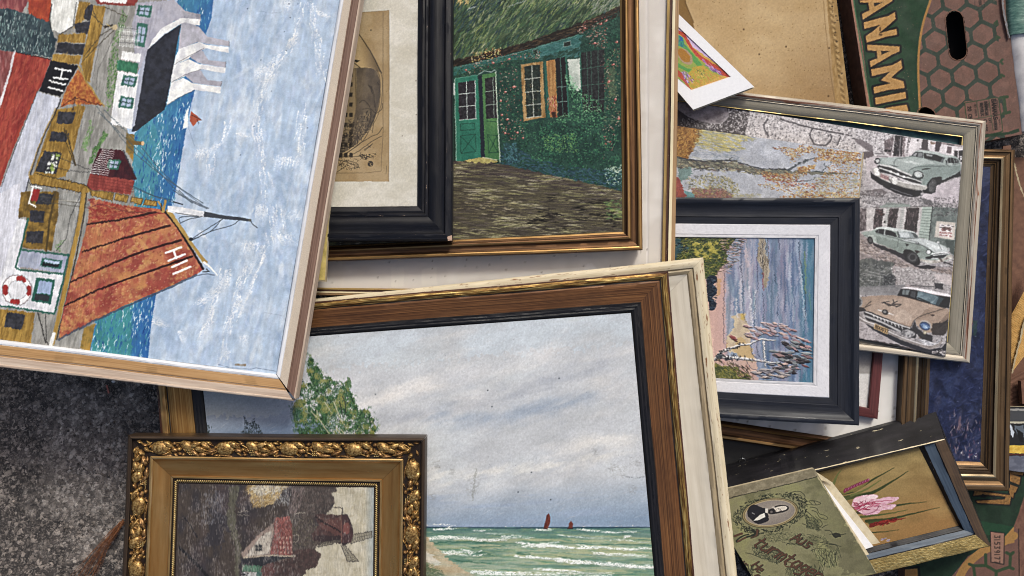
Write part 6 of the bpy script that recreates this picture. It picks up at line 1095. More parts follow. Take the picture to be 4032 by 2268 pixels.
    def petals(n_, q, cols, L_, w_, an, da):
        b, m = P.mask(k(*q), 3, aa=False); ii, jj = np.nonzero(m > .5)
        for _ in range(n_):
            t = P.rg.integers(0, len(ii)); x = P.X[b][ii[t], jj[t]]; y = P.Y[b][ii[t], jj[t]]; a_ = an + P.rg.normal(0, da); l = L_ * P.rg.uniform(.6, 1.2); w = w_ * P.rg.uniform(.7, 1.2)
            dx, dy = math.cos(a_), math.sin(a_); c_ = cols[P.rg.integers(0, len(cols))]
            sh = [(x - dx * l, y - dy * l), (x - dy * w, y + dx * w), (x + dx * l, y + dy * l), (x + dy * w, y - dx * w)]
            P.poly([(u + 1, v + 2.4) for u, v in sh], '2c2830', .7, 1); P.poly(sh, c_, 1, 2, lift=1.8); P.line([(x - dx * l * .8, y - dy * l * .8 - w * .3), (x + dx * l * .7, y + dy * l * .7 - w * .3)], 1.4, 'd8c4c0' if P.rg.random() < .5 else '8d8088', .7)
    pk = ['c79a94', 'b4868a', 'd0aca0', 'a88a94', 'b8a4ac', '9a98a8']; dg = ['2e3038', '4c5660', '6c7880', '8a9498', '3a3438', '5c6468']
    petals(46, (610, 840, 720, 830, 900, 800, 1040, 850, 1190, 980, 1100, 970, 900, 930, 740, 900), pk, 20, 5, .35, .12); petals(16, (660, 900, 760, 910, 740, 960, 640, 940), pk, 15, 4, .3, .1); petals(5, (500, 905, 590, 960, 560, 970, 500, 930), ['a84a48', 'c08480'], 18, 6, .5, .1); petals(26, (960, 980, 1100, 960, 1220, 1040, 1150, 1060, 990, 1040), dg + pk[:2], 20, 6, .35, .12)
    petals(34, (870, 1060, 990, 1050, 1060, 1090, 1190, 1070, 1190, 1150, 1050, 1170, 900, 1120), dg + ['b08884', '8c6c70'], 22, 6, .15, .12); petals(30, (850, 1170, 960, 1160, 1180, 1140, 1170, 1190, 1050, 1250, 880, 1230), dg + pk + ['8c4a4c'], 20, 5, .1, .3); petals(26, (700, 1230, 860, 1210, 1050, 1260, 980, 1300, 780, 1290), ['9a94a0', 'b0a8a8', '6c6c78', 'c0aca0'], 24, 5, .15, .15)
    gr = k(380, 1150, 440, 1190, 560, 1200, 700, 1280, 690, 1310, 380, 1310)
    P.poly(gr, '5c6430', 1, 6); P.dabs(420, gr, ['7c7c2c', '4a5a2c', 'a09438', '35452c', '8f8c50'], 10, 1.7, .6, .4, .85, lift=1); P.dabs(90, k(400, 1130, 720, 1200, 720, 1310, 600, 1280), ['3a322c', '7a6a40', 'c08a80'], 13, 1.4, .8, .3, .85, lift=1)
    P.smear(5, 10, 4, .2, seed=3); P.tone(.05, 3, 3, 0, 8, 2)
    return P

def paint_blue():
    P = Paint(3520, 640, 3910, 1840, .36, '28325a', 91); P.sat = .72; P.off = -.015
    P.wash('38456f', 40, 60, .4, 1, .48, 5, .7); P.wash('1d2545', 30, 50, -.5, 2, .52, 5, .8); P.wash('4a4c6c', 24, 40, .2, 3, .55, 5, .6, pts=[(3640, 1560), (3900, 1560), (3900, 1840), (3640, 1840)])
    P.dabs(900, [(3520, 640), (3910, 640), (3910, 1840), (3520, 1840)], ['3a4674', '1f284c', '2c3a6c', '454f7c'], 16, 3, -.5, .8, .5, lift=.6)
    P.dabs(90, [(3740, 1620), (3870, 1620), (3860, 1820), (3730, 1800)], ['7c6a84', '54507a', '9c8c94', '6a4a60'], 13, 2.4, 1.6, .3, .55); P.line([(3782, 1640), (3776, 1690)], 8, '8a6a70', .6, 4); P.dabs(16, [(3760, 1780), (3860, 1740), (3860, 1820), (3760, 1820)], ['d0ccd8', '8c4a68'], 5, 1.8, 0, 1)
    P.poly([(3830, 1260), (3850, 1265), (3845, 1330), (3830, 1320)], '2f4a4c', .8, 6); P.dabs(40, [(3520, 900), (3900, 900), (3880, 1800), (3520, 1800)], ['7a80a8', '5a6494'], 4, 1.4, 0, 1.5, .7)
    P.tone(.12, 4, 4, 0, 2, 2); return P

def paint_gladiolus():
    P = Paint(2840, 1740, 3790, 2220, .5, '98804c', 97); P.off = -.01; P.sat = .74
    m = cm(2600, 1462, .5563)
    P.grad([(2800, 1700), (3800, 1700), (3800, 2250), (2800, 2250)], 'a0753f', m(1500, 800), m(1700, 1180), 0, .9, 20); P.grad([(2800, 1700), (3800, 1700), (3800, 2250), (2800, 2250)], '7d6636', m(1500, 700), m(1250, 620), 0, .9, 20); P.wash('b3965a', 120, 80, 0, 3, .5, 4, .6); P.wash('86693a', 100, 60, 0, 4, .56, 4, .5)
    L1, L2 = '3f4a26', '6b7038'
    for q, w, w2, c_ in (((1240, 860, 1360, 850, 1500, 770, 1655, 682), 16, 2, L1), ((1300, 900, 1400, 880, 1480, 860), 22, 8, '50582e'), ((1440, 880, 1520, 850, 1640, 780, 1755, 706), 15, 2, L1), ((1225, 800, 1250, 740, 1282, 695), 12, 2, L2), ((1400, 1000, 1500, 985, 1700, 945, 1885, 924), 14, 2, L1), ((1420, 1030, 1600, 1010, 1750, 980), 10, 2, '59602f'), ((1460, 1060, 1620, 1045, 1780, 1010, 1980, 962), 13, 1.5, L1), ((1480, 1075, 1650, 1050), 10, 5, '4a522a'), ((1500, 1140, 1600, 1135, 1690, 1122), 5, 1.5, L1), ((1350, 880, 1450, 840, 1560, 770), 10, 3, L2)):
        P.line(smooth(m(*q)), w, c_, .95, 1.5, w2=w2)
    P.line(smooth(m(1290, 850, 1400, 830, 1480, 770)), 20, '8c7a3c', .8, 3, w2=6)
    for k_ in range(9): x, y = m(1310 + k_ * 20, 842 - k_ * 9)[0]; P.ell(x, y, 11 - k_ * .4, 5.5, '8c3050', -.9, .95, 2); P.ell(x + 2, y - 2, 5, 2, 'b0708c', -.9, .8)
    P.poly(smooth(m(1355, 950, 1370, 905, 1420, 880, 1500, 872, 1540, 880, 1530, 905, 1600, 890, 1690, 895, 1640, 930, 1600, 945, 1670, 945, 1640, 975, 1570, 985, 1530, 1010, 1440, 1015, 1390, 980), 4), 'c88fa0', 1, 2, 'dcb8c0', (12, 8)); P.ell(*m(1430, 915)[0], 32, 16, 'dcb9c2', -.2, .9, 4); P.ell(*m(1590, 915)[0], 38, 9, 'd9a8b8', -.1, .9, 4); P.ell(*m(1470, 990)[0], 30, 13, 'd09cac', .1, .9, 4); P.ell(*m(1500, 890)[0], 22, 8, 'e4ccd0', -.1, .9, 3)
    for q in ((1380, 975, 1450, 945, 1560, 935), (1390, 960, 1500, 925, 1640, 915), (1400, 990, 1470, 960), (1380, 950, 1420, 930)): P.line(smooth(m(*q)), 5, 'b03a5c', .85, 3, w2=2)
    P.dabs(60, m(1360, 930, 1500, 920, 1560, 960, 1400, 990), ['a83050', 'c45c78', '8c2c44'], 10, 1.8, -.3, .4, .8, lift=.5); P.line(smooth(m(1400, 1000, 1450, 1012, 1520, 990, 1550, 950)), 3, '8c4a60', .7)
    P.line(smooth(m(1490, 1092, 1560, 1075, 1640, 1055, 1735, 1038)), 18, '7e2620', .95, 4, w2=3); P.dabs(80, m(1490, 1080, 1640, 1045, 1730, 1035, 1640, 1068, 1500, 1105), ['b03c2c', '8c2420', '5c1c1a'], 8, 2.2, -.2, .4, .9); P.dabs(20, m(1555, 1180, 1620, 1180, 1620, 1200, 1560, 1200), ['b8a8b4', '8c7c8c'], 6, 2)
    P.tone(.06, 3, 3, 0, 3, 2); return P

def paint_album():
    P = Paint(2830, 1820, 3470, 2290, .56, '827e58', 101); P.sharp = .6; P.sat = .74
    n_ = cm(2860, 1900, .254); m = cm(2600, 1462, .5563)
    P.wash('8a8856', 60, 60, 0, 1, .48, 4, .8); P.wash('62603f', 50, 40, 0, 2, .55, 5, .6); P.grad(m(1100, 740, 1540, 1430, 1300, 1430, 900, 740), '5c5840', m(1050, 1000), m(1330, 1020), 0, .45, 20)
    P.poly(m(380, 840, 1092, 680, 1115, 745, 400, 925), '7b7157', 1, 1.5, '8f8468', (18, 12)); P.line(m(400, 922, 520, 890, 800, 825, 1115, 745), 3, '2c2a1e', .9, 2)
    ink = '272c20'
    cx, cy = n_(680, 470)[0]; an = -.14
    P.ell(cx, cy, 112, 60, ink, an, 0)
    for k in range(330):
        t = P.rg.uniform(0, 2 * PI); r_ = P.rg.uniform(1.1, 1.42); x = cx + 104 * r_ * math.cos(t) * math.cos(an) - 56 * r_ * math.sin(t) * math.sin(an) * -1; y = cy + 104 * r_ * math.cos(t) * math.sin(an) + 56 * r_ * math.sin(t)
        a_ = math.atan2(math.cos(t) * 56, -math.sin(t) * 104) + P.rg.normal(0, .6); l = 8
        P.line([(x, y), (x + math.cos(a_) * l, y + math.sin(a_) * l)], 4.4, ink, .85, 1, w2=2); 
        if P.rg.random() < .5: P.line([(x + 1, y - 1), (x + math.cos(a_) * l * .7, y + math.sin(a_) * l * .7 - 1)], 1.6, '8f9060', .9)
    P.ell(cx, cy, 112, 58, '33321f', an); P.ell(cx, cy, 109, 56, '9a8a5c', an); P.ell(cx, cy, 105, 53, '5c4c30', an); P.ell(cx, cy, 102, 51, 'a8966c', an); P.ell(cx, cy, 98, 47.5, '857a70', an)
    P.ell(cx + 20, cy - 10, 60, 34, 'a19588', an, .5, soft=1)
    P.poly(smooth(n_(320, 440, 380, 360, 450, 345, 560, 390, 620, 400, 640, 500, 660, 560, 640, 600, 520, 640, 440, 620, 380, 570, 330, 520), 4), '23222a', 1, 1); P.poly(n_(420, 595, 520, 500, 590, 470, 605, 530, 500, 580), 'cbc5ba', 1, 1); P.poly(n_(600, 400, 650, 400, 640, 470, 600, 480), 'c0b8ac', 1, 1); P.poly(n_(585, 455, 640, 480, 660, 530, 620, 540), '201f26', 1, 1)
    P.poly(smooth(n_(650, 420, 720, 395, 770, 360, 860, 345, 940, 360, 970, 390, 950, 430, 880, 460, 780, 480, 700, 492, 650, 480), 4), '2b2728', 1, 1); P.poly(smooth(n_(740, 400, 790, 378, 870, 362, 925, 368, 945, 392, 920, 420, 850, 442, 780, 455, 745, 440), 4), 'c4b9aa', 1, 1); P.poly(smooth(n_(650, 425, 720, 405, 760, 430, 765, 462, 700, 490, 655, 478), 4), '2a2628', 1, 1); P.ell(*n_(700, 455)[0], 5, 5, '6a605c', 0, .9); P.line(n_(800, 405, 840, 415), 2.4, '3a3432'); P.line(n_(825, 440, 860, 435), 2, '3a3432'); P.line(n_(780, 420, 760, 450), 1.6, '8a7c70'); P.ell(*n_(730, 385)[0], 6, 4, 'b0a498'); P.line(n_(400, 470, 435, 490), 2, 'a8a4a0')
    for q in ((960, 230, 1020, 150, 1130, 135, 1200, 180, 1215, 240, 1150, 280, 1090, 230), (1080, 180, 1150, 200, 1180, 260), (1030, 200, 1100, 260, 1200, 300), (1200, 310, 1300, 285, 1400, 290, 1465, 325, 1380, 350, 1260, 340), (1290, 300, 1330, 340), (1360, 295, 1390, 345), (1300, 380, 1400, 400, 1440, 480, 1530, 510, 1570, 550, 1540, 575, 1490, 560), (1330, 430, 1400, 460, 1430, 520, 1480, 560), (1180, 640, 1300, 680, 1420, 700, 1480, 660, 1470, 600, 1380, 520), (1250, 450, 1380, 560, 1420, 640, 1400, 740), (1480, 700, 1530, 670, 1580, 655), (1530, 740, 1600, 745, 1640, 790, 1600, 810), (1310, 1060, 1340, 1040, 1420, 1020, 1540, 1030), (1540, 980, 1640, 960, 1720, 990, 1750, 1080, 1780, 1170), (1560, 1100, 1540, 1200, 1500, 1300), (1640, 1080, 1620, 1200, 1660, 1300), (1680, 1100, 1700, 1230), (1450, 930, 1560, 940, 1680, 960, 1780, 995), (930, 970, 960, 940, 1060, 950, 1140, 980), (300, 1090, 420, 1120, 560, 1180), (190, 1290, 300, 1330, 380, 1449), (340, 1270, 350, 1360, 370, 1420), (200, 1320, 290, 1350, 350, 1440), (290, 720, 330, 700, 360, 730, 320, 750), (820, 1240, 880, 1180)):
        P.line(smooth(n_(*q)), 2.4, ink, .85, 1, w2=1.6)
    P.poly(n_(1630, 800, 1700, 770, 1770, 800, 1780, 840, 1680, 860), '2a2c22', .9, 2); P.line(n_(1770, 810, 1850, 795), 2.4, ink)
    P.dabs(360, n_(1180, 480, 1420, 560, 1460, 760, 1250, 700), [ink, '5c6040', '3f4430'], 6, 1.1, .6, .7, .55); P.dabs(420, n_(520, 780, 900, 760, 1500, 820, 1640, 1000, 1350, 1010, 900, 950, 560, 900), [ink, '4f5438', '5f6440'], 7, 1.1, .1, .6, .6); P.dabs(500, n_(400, 980, 640, 960, 900, 1100, 820, 1280, 420, 1110), [ink, '4a5038'], 6, 1.1, .5, 1.2, .65); P.dabs(320, n_(1320, 1040, 1760, 1040, 1700, 1300, 1500, 1310, 1400, 1180), [ink, '565c3c', '8f9260'], 9, 1.1, 1.3, .5, .6); P.dabs(260, n_(930, 1300, 1500, 1300, 1500, 1449, 930, 1449), [ink, '565c3c'], 11, 1.1, 1.7, .3, .55); P.dabs(120, n_(180, 1280, 420, 1290, 420, 1449, 200, 1449), [ink], 9, 1.2, 1, .6, .6)
    # script lettering along the slope
    br = '5e3f2c'
    def scr(t, x, y, ang, h_, w, gap, wid, slant=.5):
        ux = (math.cos(ang), math.sin(ang)); uy = (-math.sin(ang) - slant, math.cos(ang))
        for dx, c_, ww in ((1.2, ink, w + 2.2), (0, br, w)): P.text(t, (x + dx, y + dx), ux, uy, h_, ww, c_, gap, wid, .95, 1.5)
    x, y = n_(860, 770)[0]; scr('A', x + 60, y + 2, .42, 30, 6, .2, .9); scr('us', x + 88, y + 14, .5, 30, 6, .25, .7)
    P.line(smooth(n_(400, 740, 440, 760, 430, 810, 300, 850, 180, 915, 160, 900, 240, 830, 350, 800)), 9, ink, .95, 2, w2=5); P.line(smooth(n_(480, 740, 470, 820, 380, 860)), 12, ink, .95, 1.5, w2=5); P.line(smooth(n_(480, 742, 468, 820, 385, 858)), 9, br, 1, 1, w2=3); P.line(smooth(n_(240, 790, 130, 830)), 9, br, 1, 1); P.line(smooth(n_(300, 852, 180, 912)), 7, br, 1, 1)
    x, y = n_(560, 850)[0]; scr('turmtagen', x, y, .5, 34, 6.5, .16, .82, .75)
    x, y = n_(190, 1060)[0]; scr('aus der', x, y + 10, .75, 22, 4.5, .2, .8, .4); x, y = n_(470, 1200)[0]; scr('Heimat', x + 8, y + 6, .78, 24, 5, .2, .8, .5)
    P.line(smooth(n_(900, 1270, 920, 1230, 1000, 1240, 1030, 1300, 940, 1300, 900, 1270)), 4, br, 1, 2); P.line(smooth(n_(1040, 1260, 1120, 1360, 1240, 1390)), 4, br, 1, 2)
    P.line(m(1115, 745, 1330, 1090, 1535, 1430), 5, 'b3a47c', .8, 3)
    P.tone(.06, 3, 3, 0, 3, 2); return P

# ------------------------------------------------------------------ printed fruit boxes
GOLD = 'a67e48'
def honey(P, inside, c0, e1, e2, w, col, base):
    X, Y = P.X, P.Y
    D = []
    M = np.array([e1, e2]).T; Mi = np.linalg.inv(M)
    u = Mi[0, 0] * (X - c0[0]) + Mi[0, 1] * (Y - c0[1]); v = Mi[1, 0] * (X - c0[0]) + Mi[1, 1] * (Y - c0[1])
    iu, iv = np.floor(u), np.floor(v)
    for a_ in (-1, 0, 1, 2):
        for b_ in (-1, 0, 1, 2):
            cx = c0[0] + (iu + a_) * e1[0] + (iv + b_) * e2[0]; cy = c0[1] + (iu + a_) * e1[1] + (iv + b_) * e2[1]
            D.append(np.hypot(X - cx, Y - cy))
    D = np.sort(np.array(D), 0); m = np.clip((w - (D[1] - D[0])) * .6 + .5, 0, 1) * inside
    P.c += (Hx(col) - P.c) * (m * .92)[..., None]
def paint_box():
    P = Paint(3310, -200, 4050, 660, .4, '70544a', 107)
    h = cm(2600, 0, .5563); p = cm(3340, 0, .3106); o = cm(3700, 0, .3865)
    P.wash('825f53', 30, 30, 0, 1, .5, 4, .6)
    b, m = P.mask(h(1830, 1000, 1835, 780, 1825, 450, 1850, 200, 1910, 0, 1960, -200, 2400, -400, 2380, 0, 2392, 160, 2400, 480, 2430, 640, 2440, 900, 2440, 1100), 0)
    ins = np.zeros((P.h, P.w)); ins[b] = m
    lab = P.mask(o(250, 1035, 600, 990, 640, 1340, 270, 1400), 0); ins[lab[0]] *= 1 - lab[1]
    honey(P, ins, o(440, 350)[0], (-36.7, 81.5), (56.2, 66.9), 15, '36443a', None)
    for q in ((583, 215, 560, 240, 590, 250), (610, 385, 585, 370, 575, 400), (640, 605, 620, 630, 640, 650), (655, 775, 630, 760, 625, 790)): P.line(o(*q), 9, '3d4c36')
    P.line(o(655, 990, 672, 1150), 12, '3d4c36'); P.line(o(620, 995, 690, 985), 12, '3d4c36'); P.line(o(645, 1158, 712, 1142), 12, '3d4c36')
    g = smooth(h(1850, 1000, 1838, 780, 1826, 450, 1852, 200, 1912, 0, 1980, -250), 5)
    P.poly(g + h(1340, -400, 1360, 0, 1430, 300, 1490, 780, 1520, 1100), '23402c', 1, .5, '284630', (30, 30)); P.line(g, 9, '9a7440', 1, .6)
    P.poly(h(1320, -400, 1345, 0, 1395, 280, 1430, 520, 1475, 800, 1520, 1150, 1560, 1150, 1490, 760, 1450, 520, 1412, 280, 1368, 0, 1350, -400), '9c7764', 1, 1.5, '8c6855', (6, 20)); P.line(h(1368, 0, 1412, 280, 1450, 520, 1490, 760), 5, '3c6a48', .8)
    # the word, read from top to bottom
    dk = '17191c'
    L = [p(150, 10, 560, -30, 560, 10, 185, 250, 175, 175, 270, 130, 255, 30, 155, 30), p(195, 285, 510, 200, 590, 155, 600, 240, 500, 330, 385, 425, 610, 365, 620, 440, 500, 460, 235, 540, 220, 460, 330, 385, 405, 315, 205, 365),
         p(240, 565, 650, 590, 650, 650, 560, 690, 285, 850, 272, 775, 370, 740, 360, 645, 245, 638), p(290, 880, 560, 825, 670, 765, 685, 865, 620, 915, 545, 985, 700, 1030, 715, 1115, 500, 1140, 330, 1185, 320, 1105, 540, 1055, 415, 1015, 525, 910, 300, 965),
         p(340, 1240, 520, 1205, 725, 1165, 735, 1245, 540, 1285, 350, 1325), p(480, 1368, 740, 1325, 760, 1400, 780, 1560, 700, 1560, 690, 1480, 500, 1500, 400, 1560, 390, 1440), p(60, -300, 520, -360, 540, -240, 300, -110, 100, -90)]
    for q in L: Q = q + [q[0], q[1]]; P.line(Q, 17, dk, 1, .6)
    for q in L: P.poly(q, GOLD, 1, .6, 'b28a54', (6, 6))
    for q in (p(325, 35, 435, 30, 330, 85), p(415, 642, 530, 645, 420, 695)): P.poly(q, dk, 1, .4)
    P.ell(*p(405, 372)[0], 4, 8, '5a3f22', 0, .9, 2); P.ell(*p(410, 440)[0], 7, 4, '5a3f22', 0, .9, 2)
    # shipping label
    gl = '33472f'
    P.line(smooth(o(255, 1050, 420, 1020, 570, 995, 600, 1010, 615, 1120, 640, 1310, 620, 1345, 480, 1372, 300, 1395, 285, 1300, 265, 1150, 255, 1050), 2), 3, gl)
    for q in ((375, 1035, 400, 1200), (500, 1010, 545, 1330), (300, 1222, 620, 1165)): P.line(o(*q), 2, gl)
    dx, ux, uy = '241f1e', (.1, .995), (-.995, .1)
    P.text('BANANAS', o(572, 1012)[0], ux, uy, 17, 3.4, dx, .22, .46); P.text('PRODUCT', o(590, 1020)[0], ux, uy, 5, 1.2, dx, .3, .6); P.text('DOMINICAN', o(482, 1035)[0], ux, uy, 11, 2.6, dx, .22, .42); P.text('REPUBLIC', o(438, 1050)[0], ux, uy, 11, 2.6, dx, .22, .42); P.text('ORIGIN', o(500, 1040)[0], ux, uy, 5, 1.2, dx, .3, .6)
    P.text('NET LENGTH', o(370, 1065)[0], ux, uy, 7, 1.4, dx, .25, .4); P.text('20 CM', o(318, 1085)[0], ux, uy, 13, 3, dx, .28, .5); P.text('CAVENDISH', o(575, 1195)[0], ux, uy, 10, 2.2, dx, .2, .4); P.text('CAT', o(520, 1205)[0], ux, uy, 8, 2, dx, .3, .5); P.text('CLASS 1', o(478, 1218)[0], ux, uy, 12, 2.4, dx, .3, .5); P.text('VARIETY', o(612, 1215)[0], ux, uy, 4.5, 1.1, dx, .3, .5)
    P.line(o(350, -60, 360, 60, 455, 75, 450, -60), 2, dx, .6); P.text('CODE', o(420, -10)[0], ux, uy, 9, 2, dx, .25, .5)
    P.line(o(380, 95, 400, 90), 2, dx); P.line(o(470, 1385, 720, 1355, 800, 1330), 12, '26402d', .9, 3); P.dabs(300, [(3450, -100), (4000, -100), (4000, 600), (3450, 600)], ['6a4a3c', 'a07c6a'], 2, 1.2, 0, 1.5, .5)
    P.tone(.06, 3, 3, 0, 4, 2)
    # hand holes are cut out of the card
    def cap(a_, b_, r):
        a_ = np.array(a_); b_ = np.array(b_); d = b_ - a_
        t = np.clip(((P.X - a_[0]) * d[0] + (P.Y - a_[1]) * d[1]) / (d @ d), 0, 1)
        return np.hypot(P.X - a_[0] - t * d[0], P.Y - a_[1] - t * d[1]) < r
    P.hole = cap(o(148, 200)[0], o(185, 520)[0], 36) | cap((3640, 449), (3655, 456), 29)
    return P
def paint_box_low():
    P = Paint(3560, 1820, 4060, 2330, .4, '6f5146', 113)
    s = cm(3780, 1500, .5303)
    P.poly(s(-400, 600, 500, 600, 500, 900, 430, 1000, 400, 1090, 400, 1140, 330, 1160, 220, 1215, 60, 1300, -60, 1449, -400, 1500), '1d3425', 1, .5, '223c2a', (30, 30)); P.poly(s(150, 1040, 400, 1080, 395, 1140, 330, 1160, 140, 1130), '1f4a30', .8, 2); P.poly(s(475, 860, 430, 1000, 400, 1080, 440, 1110, 445, 1449, 560, 1449, 560, 800), '6b4a3e', 1, .6, '7a5848', (10, 30))
    P.poly(s(0, 1130, 200, 1180, 220, 1230, 0, 1300), '9c7440', .0); dk = '1a1c1c'
    L = [s(60, 790, 370, 840, 362, 910, 120, 900, 140, 880, 90, 850), s(110, 815, 380, 850, 370, 918, 130, 905, 120, 890, 330, 880, 340, 860, 270, 850, 180, 846, 100, 850), s(365, 790, 400, 828, 395, 870, 370, 850), s(372, 690, 450, 715, 440, 770, 372, 745), s(372, 660, 475, 680, 465, 700, 372, 690), s(372, 770, 430, 790, 410, 830, 372, 815)]
    for q in L[1:]: P.line(q + [q[0], q[1]], 10, dk, 1, .5)
    for q in L[1:]: P.poly(q, '8f6a3a', 1, .5, '7a5830', (6, 6))
    P.poly(s(165, 838, 205, 848, 185, 870, 150, 865), dk, 1, .5); P.poly(s(215, 850, 285, 858, 250, 872), dk, 1, .5)
    P.line(smooth(s(400, 1150, 330, 1190, 220, 1235, 120, 1300, 40, 1380, 0, 1449)), 32, '9a7440', 1, .6); P.poly(s(400, 1080, 405, 1200, 340, 1215, 330, 1160), '9a7440', 1, .6)
    P.poly(s(225, 1118, 330, 1130, 325, 1362, 230, 1345), '8c6a5a', 1, .4); P.line(s(225, 1118, 330, 1130, 325, 1362, 230, 1345, 225, 1118), 3, dk, 1, .4)
    P.text('31539177', s(295, 1150)[0], (0, 1), (-1, 0), 20, 3.2, '3c2e2a', .38, .42)
    for q in ((190, 1290, 192, 1370, 100, 1372, 70, 1360), (192, 1370, 270, 1415, 268, 1449), (270, 1415, 370, 1380, 375, 1290, 345, 1275), (375, 1290, 395, 1275), (370, 1385, 395, 1395), (100, 1372, 110, 1449)): P.line(s(*q), 12, '35482f', .95)
    m = cm(2600, 1462, .5563); P.line(m(1640, 1400, 1830, 1385, 1835, 1449, 1700, 1449), 8, dk); P.poly(m(1650, 1410, 1820, 1395, 1825, 1480, 1660, 1480), '8f6a3a', 1, .5)
    P.line(s(435, 1100, 440, 1449), 3, '1d1715'); P.tone(.06, 3, 3, 0, 4, 2); return P
def paint_card():
    P = Paint(2590, 90, 2890, 370, .55, 'c79a4a', 127)
    q = cm(2620, 0, .3106)
    P.poly(q(-300, 0, 185, 350, 830, 975, 700, 800, 180, 350), 'cdb0c8', 1, 1)
    P.poly(q(-300, -200, 185, 340, 520, 640, 830, 975, 640, 800, 480, 690, 350, 600, 290, 500, 240, 420, 180, 390, -200, 300), 'c8aed0', 1, 2); P.poly(q(-200, 300, 180, 390, 245, 420, 290, 500, 340, 600, 440, 700, 560, 780, 700, 860, 830, 975, 800, 985, 680, 930, 480, 780, 380, 700, 280, 560, 240, 480, 180, 430, -200, 350), 'b8403c', 1, 2, 'c4583c', (5, 5))
    P.poly(q(-200, 400, 180, 440, 240, 480, 280, 580, 380, 700, 480, 790, 700, 950, 330, 1145, -200, 900), '8fa04a', 1, 2); P.poly(q(-200, 430, 180, 450, 225, 480, 240, 560, 310, 640, 350, 700, 400, 770, 300, 660, 220, 600, 170, 580, -100, 560), '2f7d86', 1, 2, '3f9a7c', (6, 10)); P.poly(q(180, 460, 215, 470, 225, 520, 190, 520), '2b6fa8', 1, 2)
    P.poly(q(220, 560, 330, 660, 420, 760, 480, 840, 420, 850, 340, 760, 240, 640), '5a9a50', 1, 2); P.ell(*q(250, 715)[0], 38, 23, 'a89070', .85, 1, 2); P.ell(*q(235, 700)[0], 33, 17, 'a8762c', .85, 1, 2); P.poly(q(160, 800, 260, 860, 350, 880, 300, 920, 160, 850), '5a9a50', 1, 2)
    P.poly(q(350, 850, 480, 830, 560, 900, 700, 960, 500, 1060, 330, 1145, 250, 1060, 300, 920), 'c0963c', 1, 2, 'a8a03c', (6, 6)); P.poly(q(150, 870, 240, 960, 330, 1145, 100, 900), 'b84c3c', .9, 2)
    P.dabs(50, q(170, 880, 330, 960, 350, 1040, 280, 1050), ['9a6cb0', 'c8a8d0', '6a4c8c'], 9, 1.4, 1, .2, .9); P.dabs(60, q(460, 760, 700, 900, 700, 950, 560, 880), ['9a6cb0', 'c090b8', '6a4c8c'], 10, 1.4, .75, .2, .9); P.dabs(60, q(390, 880, 500, 900, 520, 990, 410, 980), ['4a5a3c', '7a8c3c', 'd0c060'], 6, 1, .9, .2, .8); P.dabs(120, q(330, 900, 800, 970, 500, 1080, 330, 1140), ['d0a850', 'a8a040', 'c8804c'], 9, 1.4, .9, .3, .7)
    P.tone(.08, 2.4, 2.4, 0, 3, 2); return P
def paint_board():
    P = Paint(2540, -280, 3370, 500, .34, 'b39a74', 131); P.sat = .95
    h = cm(2600, 0, .5563); P.wash('c2ab86', 200, 160, 0, 1, .45, 3, .9); P.wash('a28559', 160, 120, 0, 2, .56, 3, .45); P.grad([(2500, -300), (3400, -300), (3400, 520), (2500, 520)], '7f6240', (3050, 200), (3200, 430), 0, .55)  # last gradient paints soft shading into the board's lower right
    P.poly(h(-100, -400, 165, -400, 175, 0, 230, 150, 260, 300, 0, 300), '84683f', 1, 1); P.line(h(172, -300, 178, 20, 236, 160), 3, '5c4628', .8)
    P.poly(h(1135, -500, 1225, -500, 1345, 740, 1240, 740), 'a5895e', 1, 1, '95794e', (10, 40)); P.line(h(1130, -300, 1170, 200, 1210, 560, 1240, 740), 2.4, '7a6240', .7)
    P.line(smooth(h(1180, -200, 1195, 60, 1230, 330, 1270, 560, 1310, 740)), 7, '8a7048', .8, 2)
    for k in range(34): P.line(h(1190 + k * 3.0 - (k > 20) * 2, k * 22 - 8, 1212 + k * 3.0, k * 22 + 10), 2.6, '5f4a2c' if k % 2 else 'c0a678', .8, 1)
    P.dabs(420, h(180, -300, 1130, -300, 1230, 740, 300, 700), ['6a5030', '7c6440', 'b8a078'], 2.4, 1.4, 0, 1.5, .6)
    for x, y in ((590, 208), (700, 384), (890, 330), (1195, 340), (400, 540), (1190, 680)): P.ell(*h(x, y)[0], 3, 3, '4a3520')
    P.dabs(20, h(1190, 0, 1240, 0, 1330, 740, 1290, 740), ['2e2418', '4a3a24'], 4, 3, 0, 1.5, .8); P.tone(.05, 4, 4, 0, 3, 2); return P
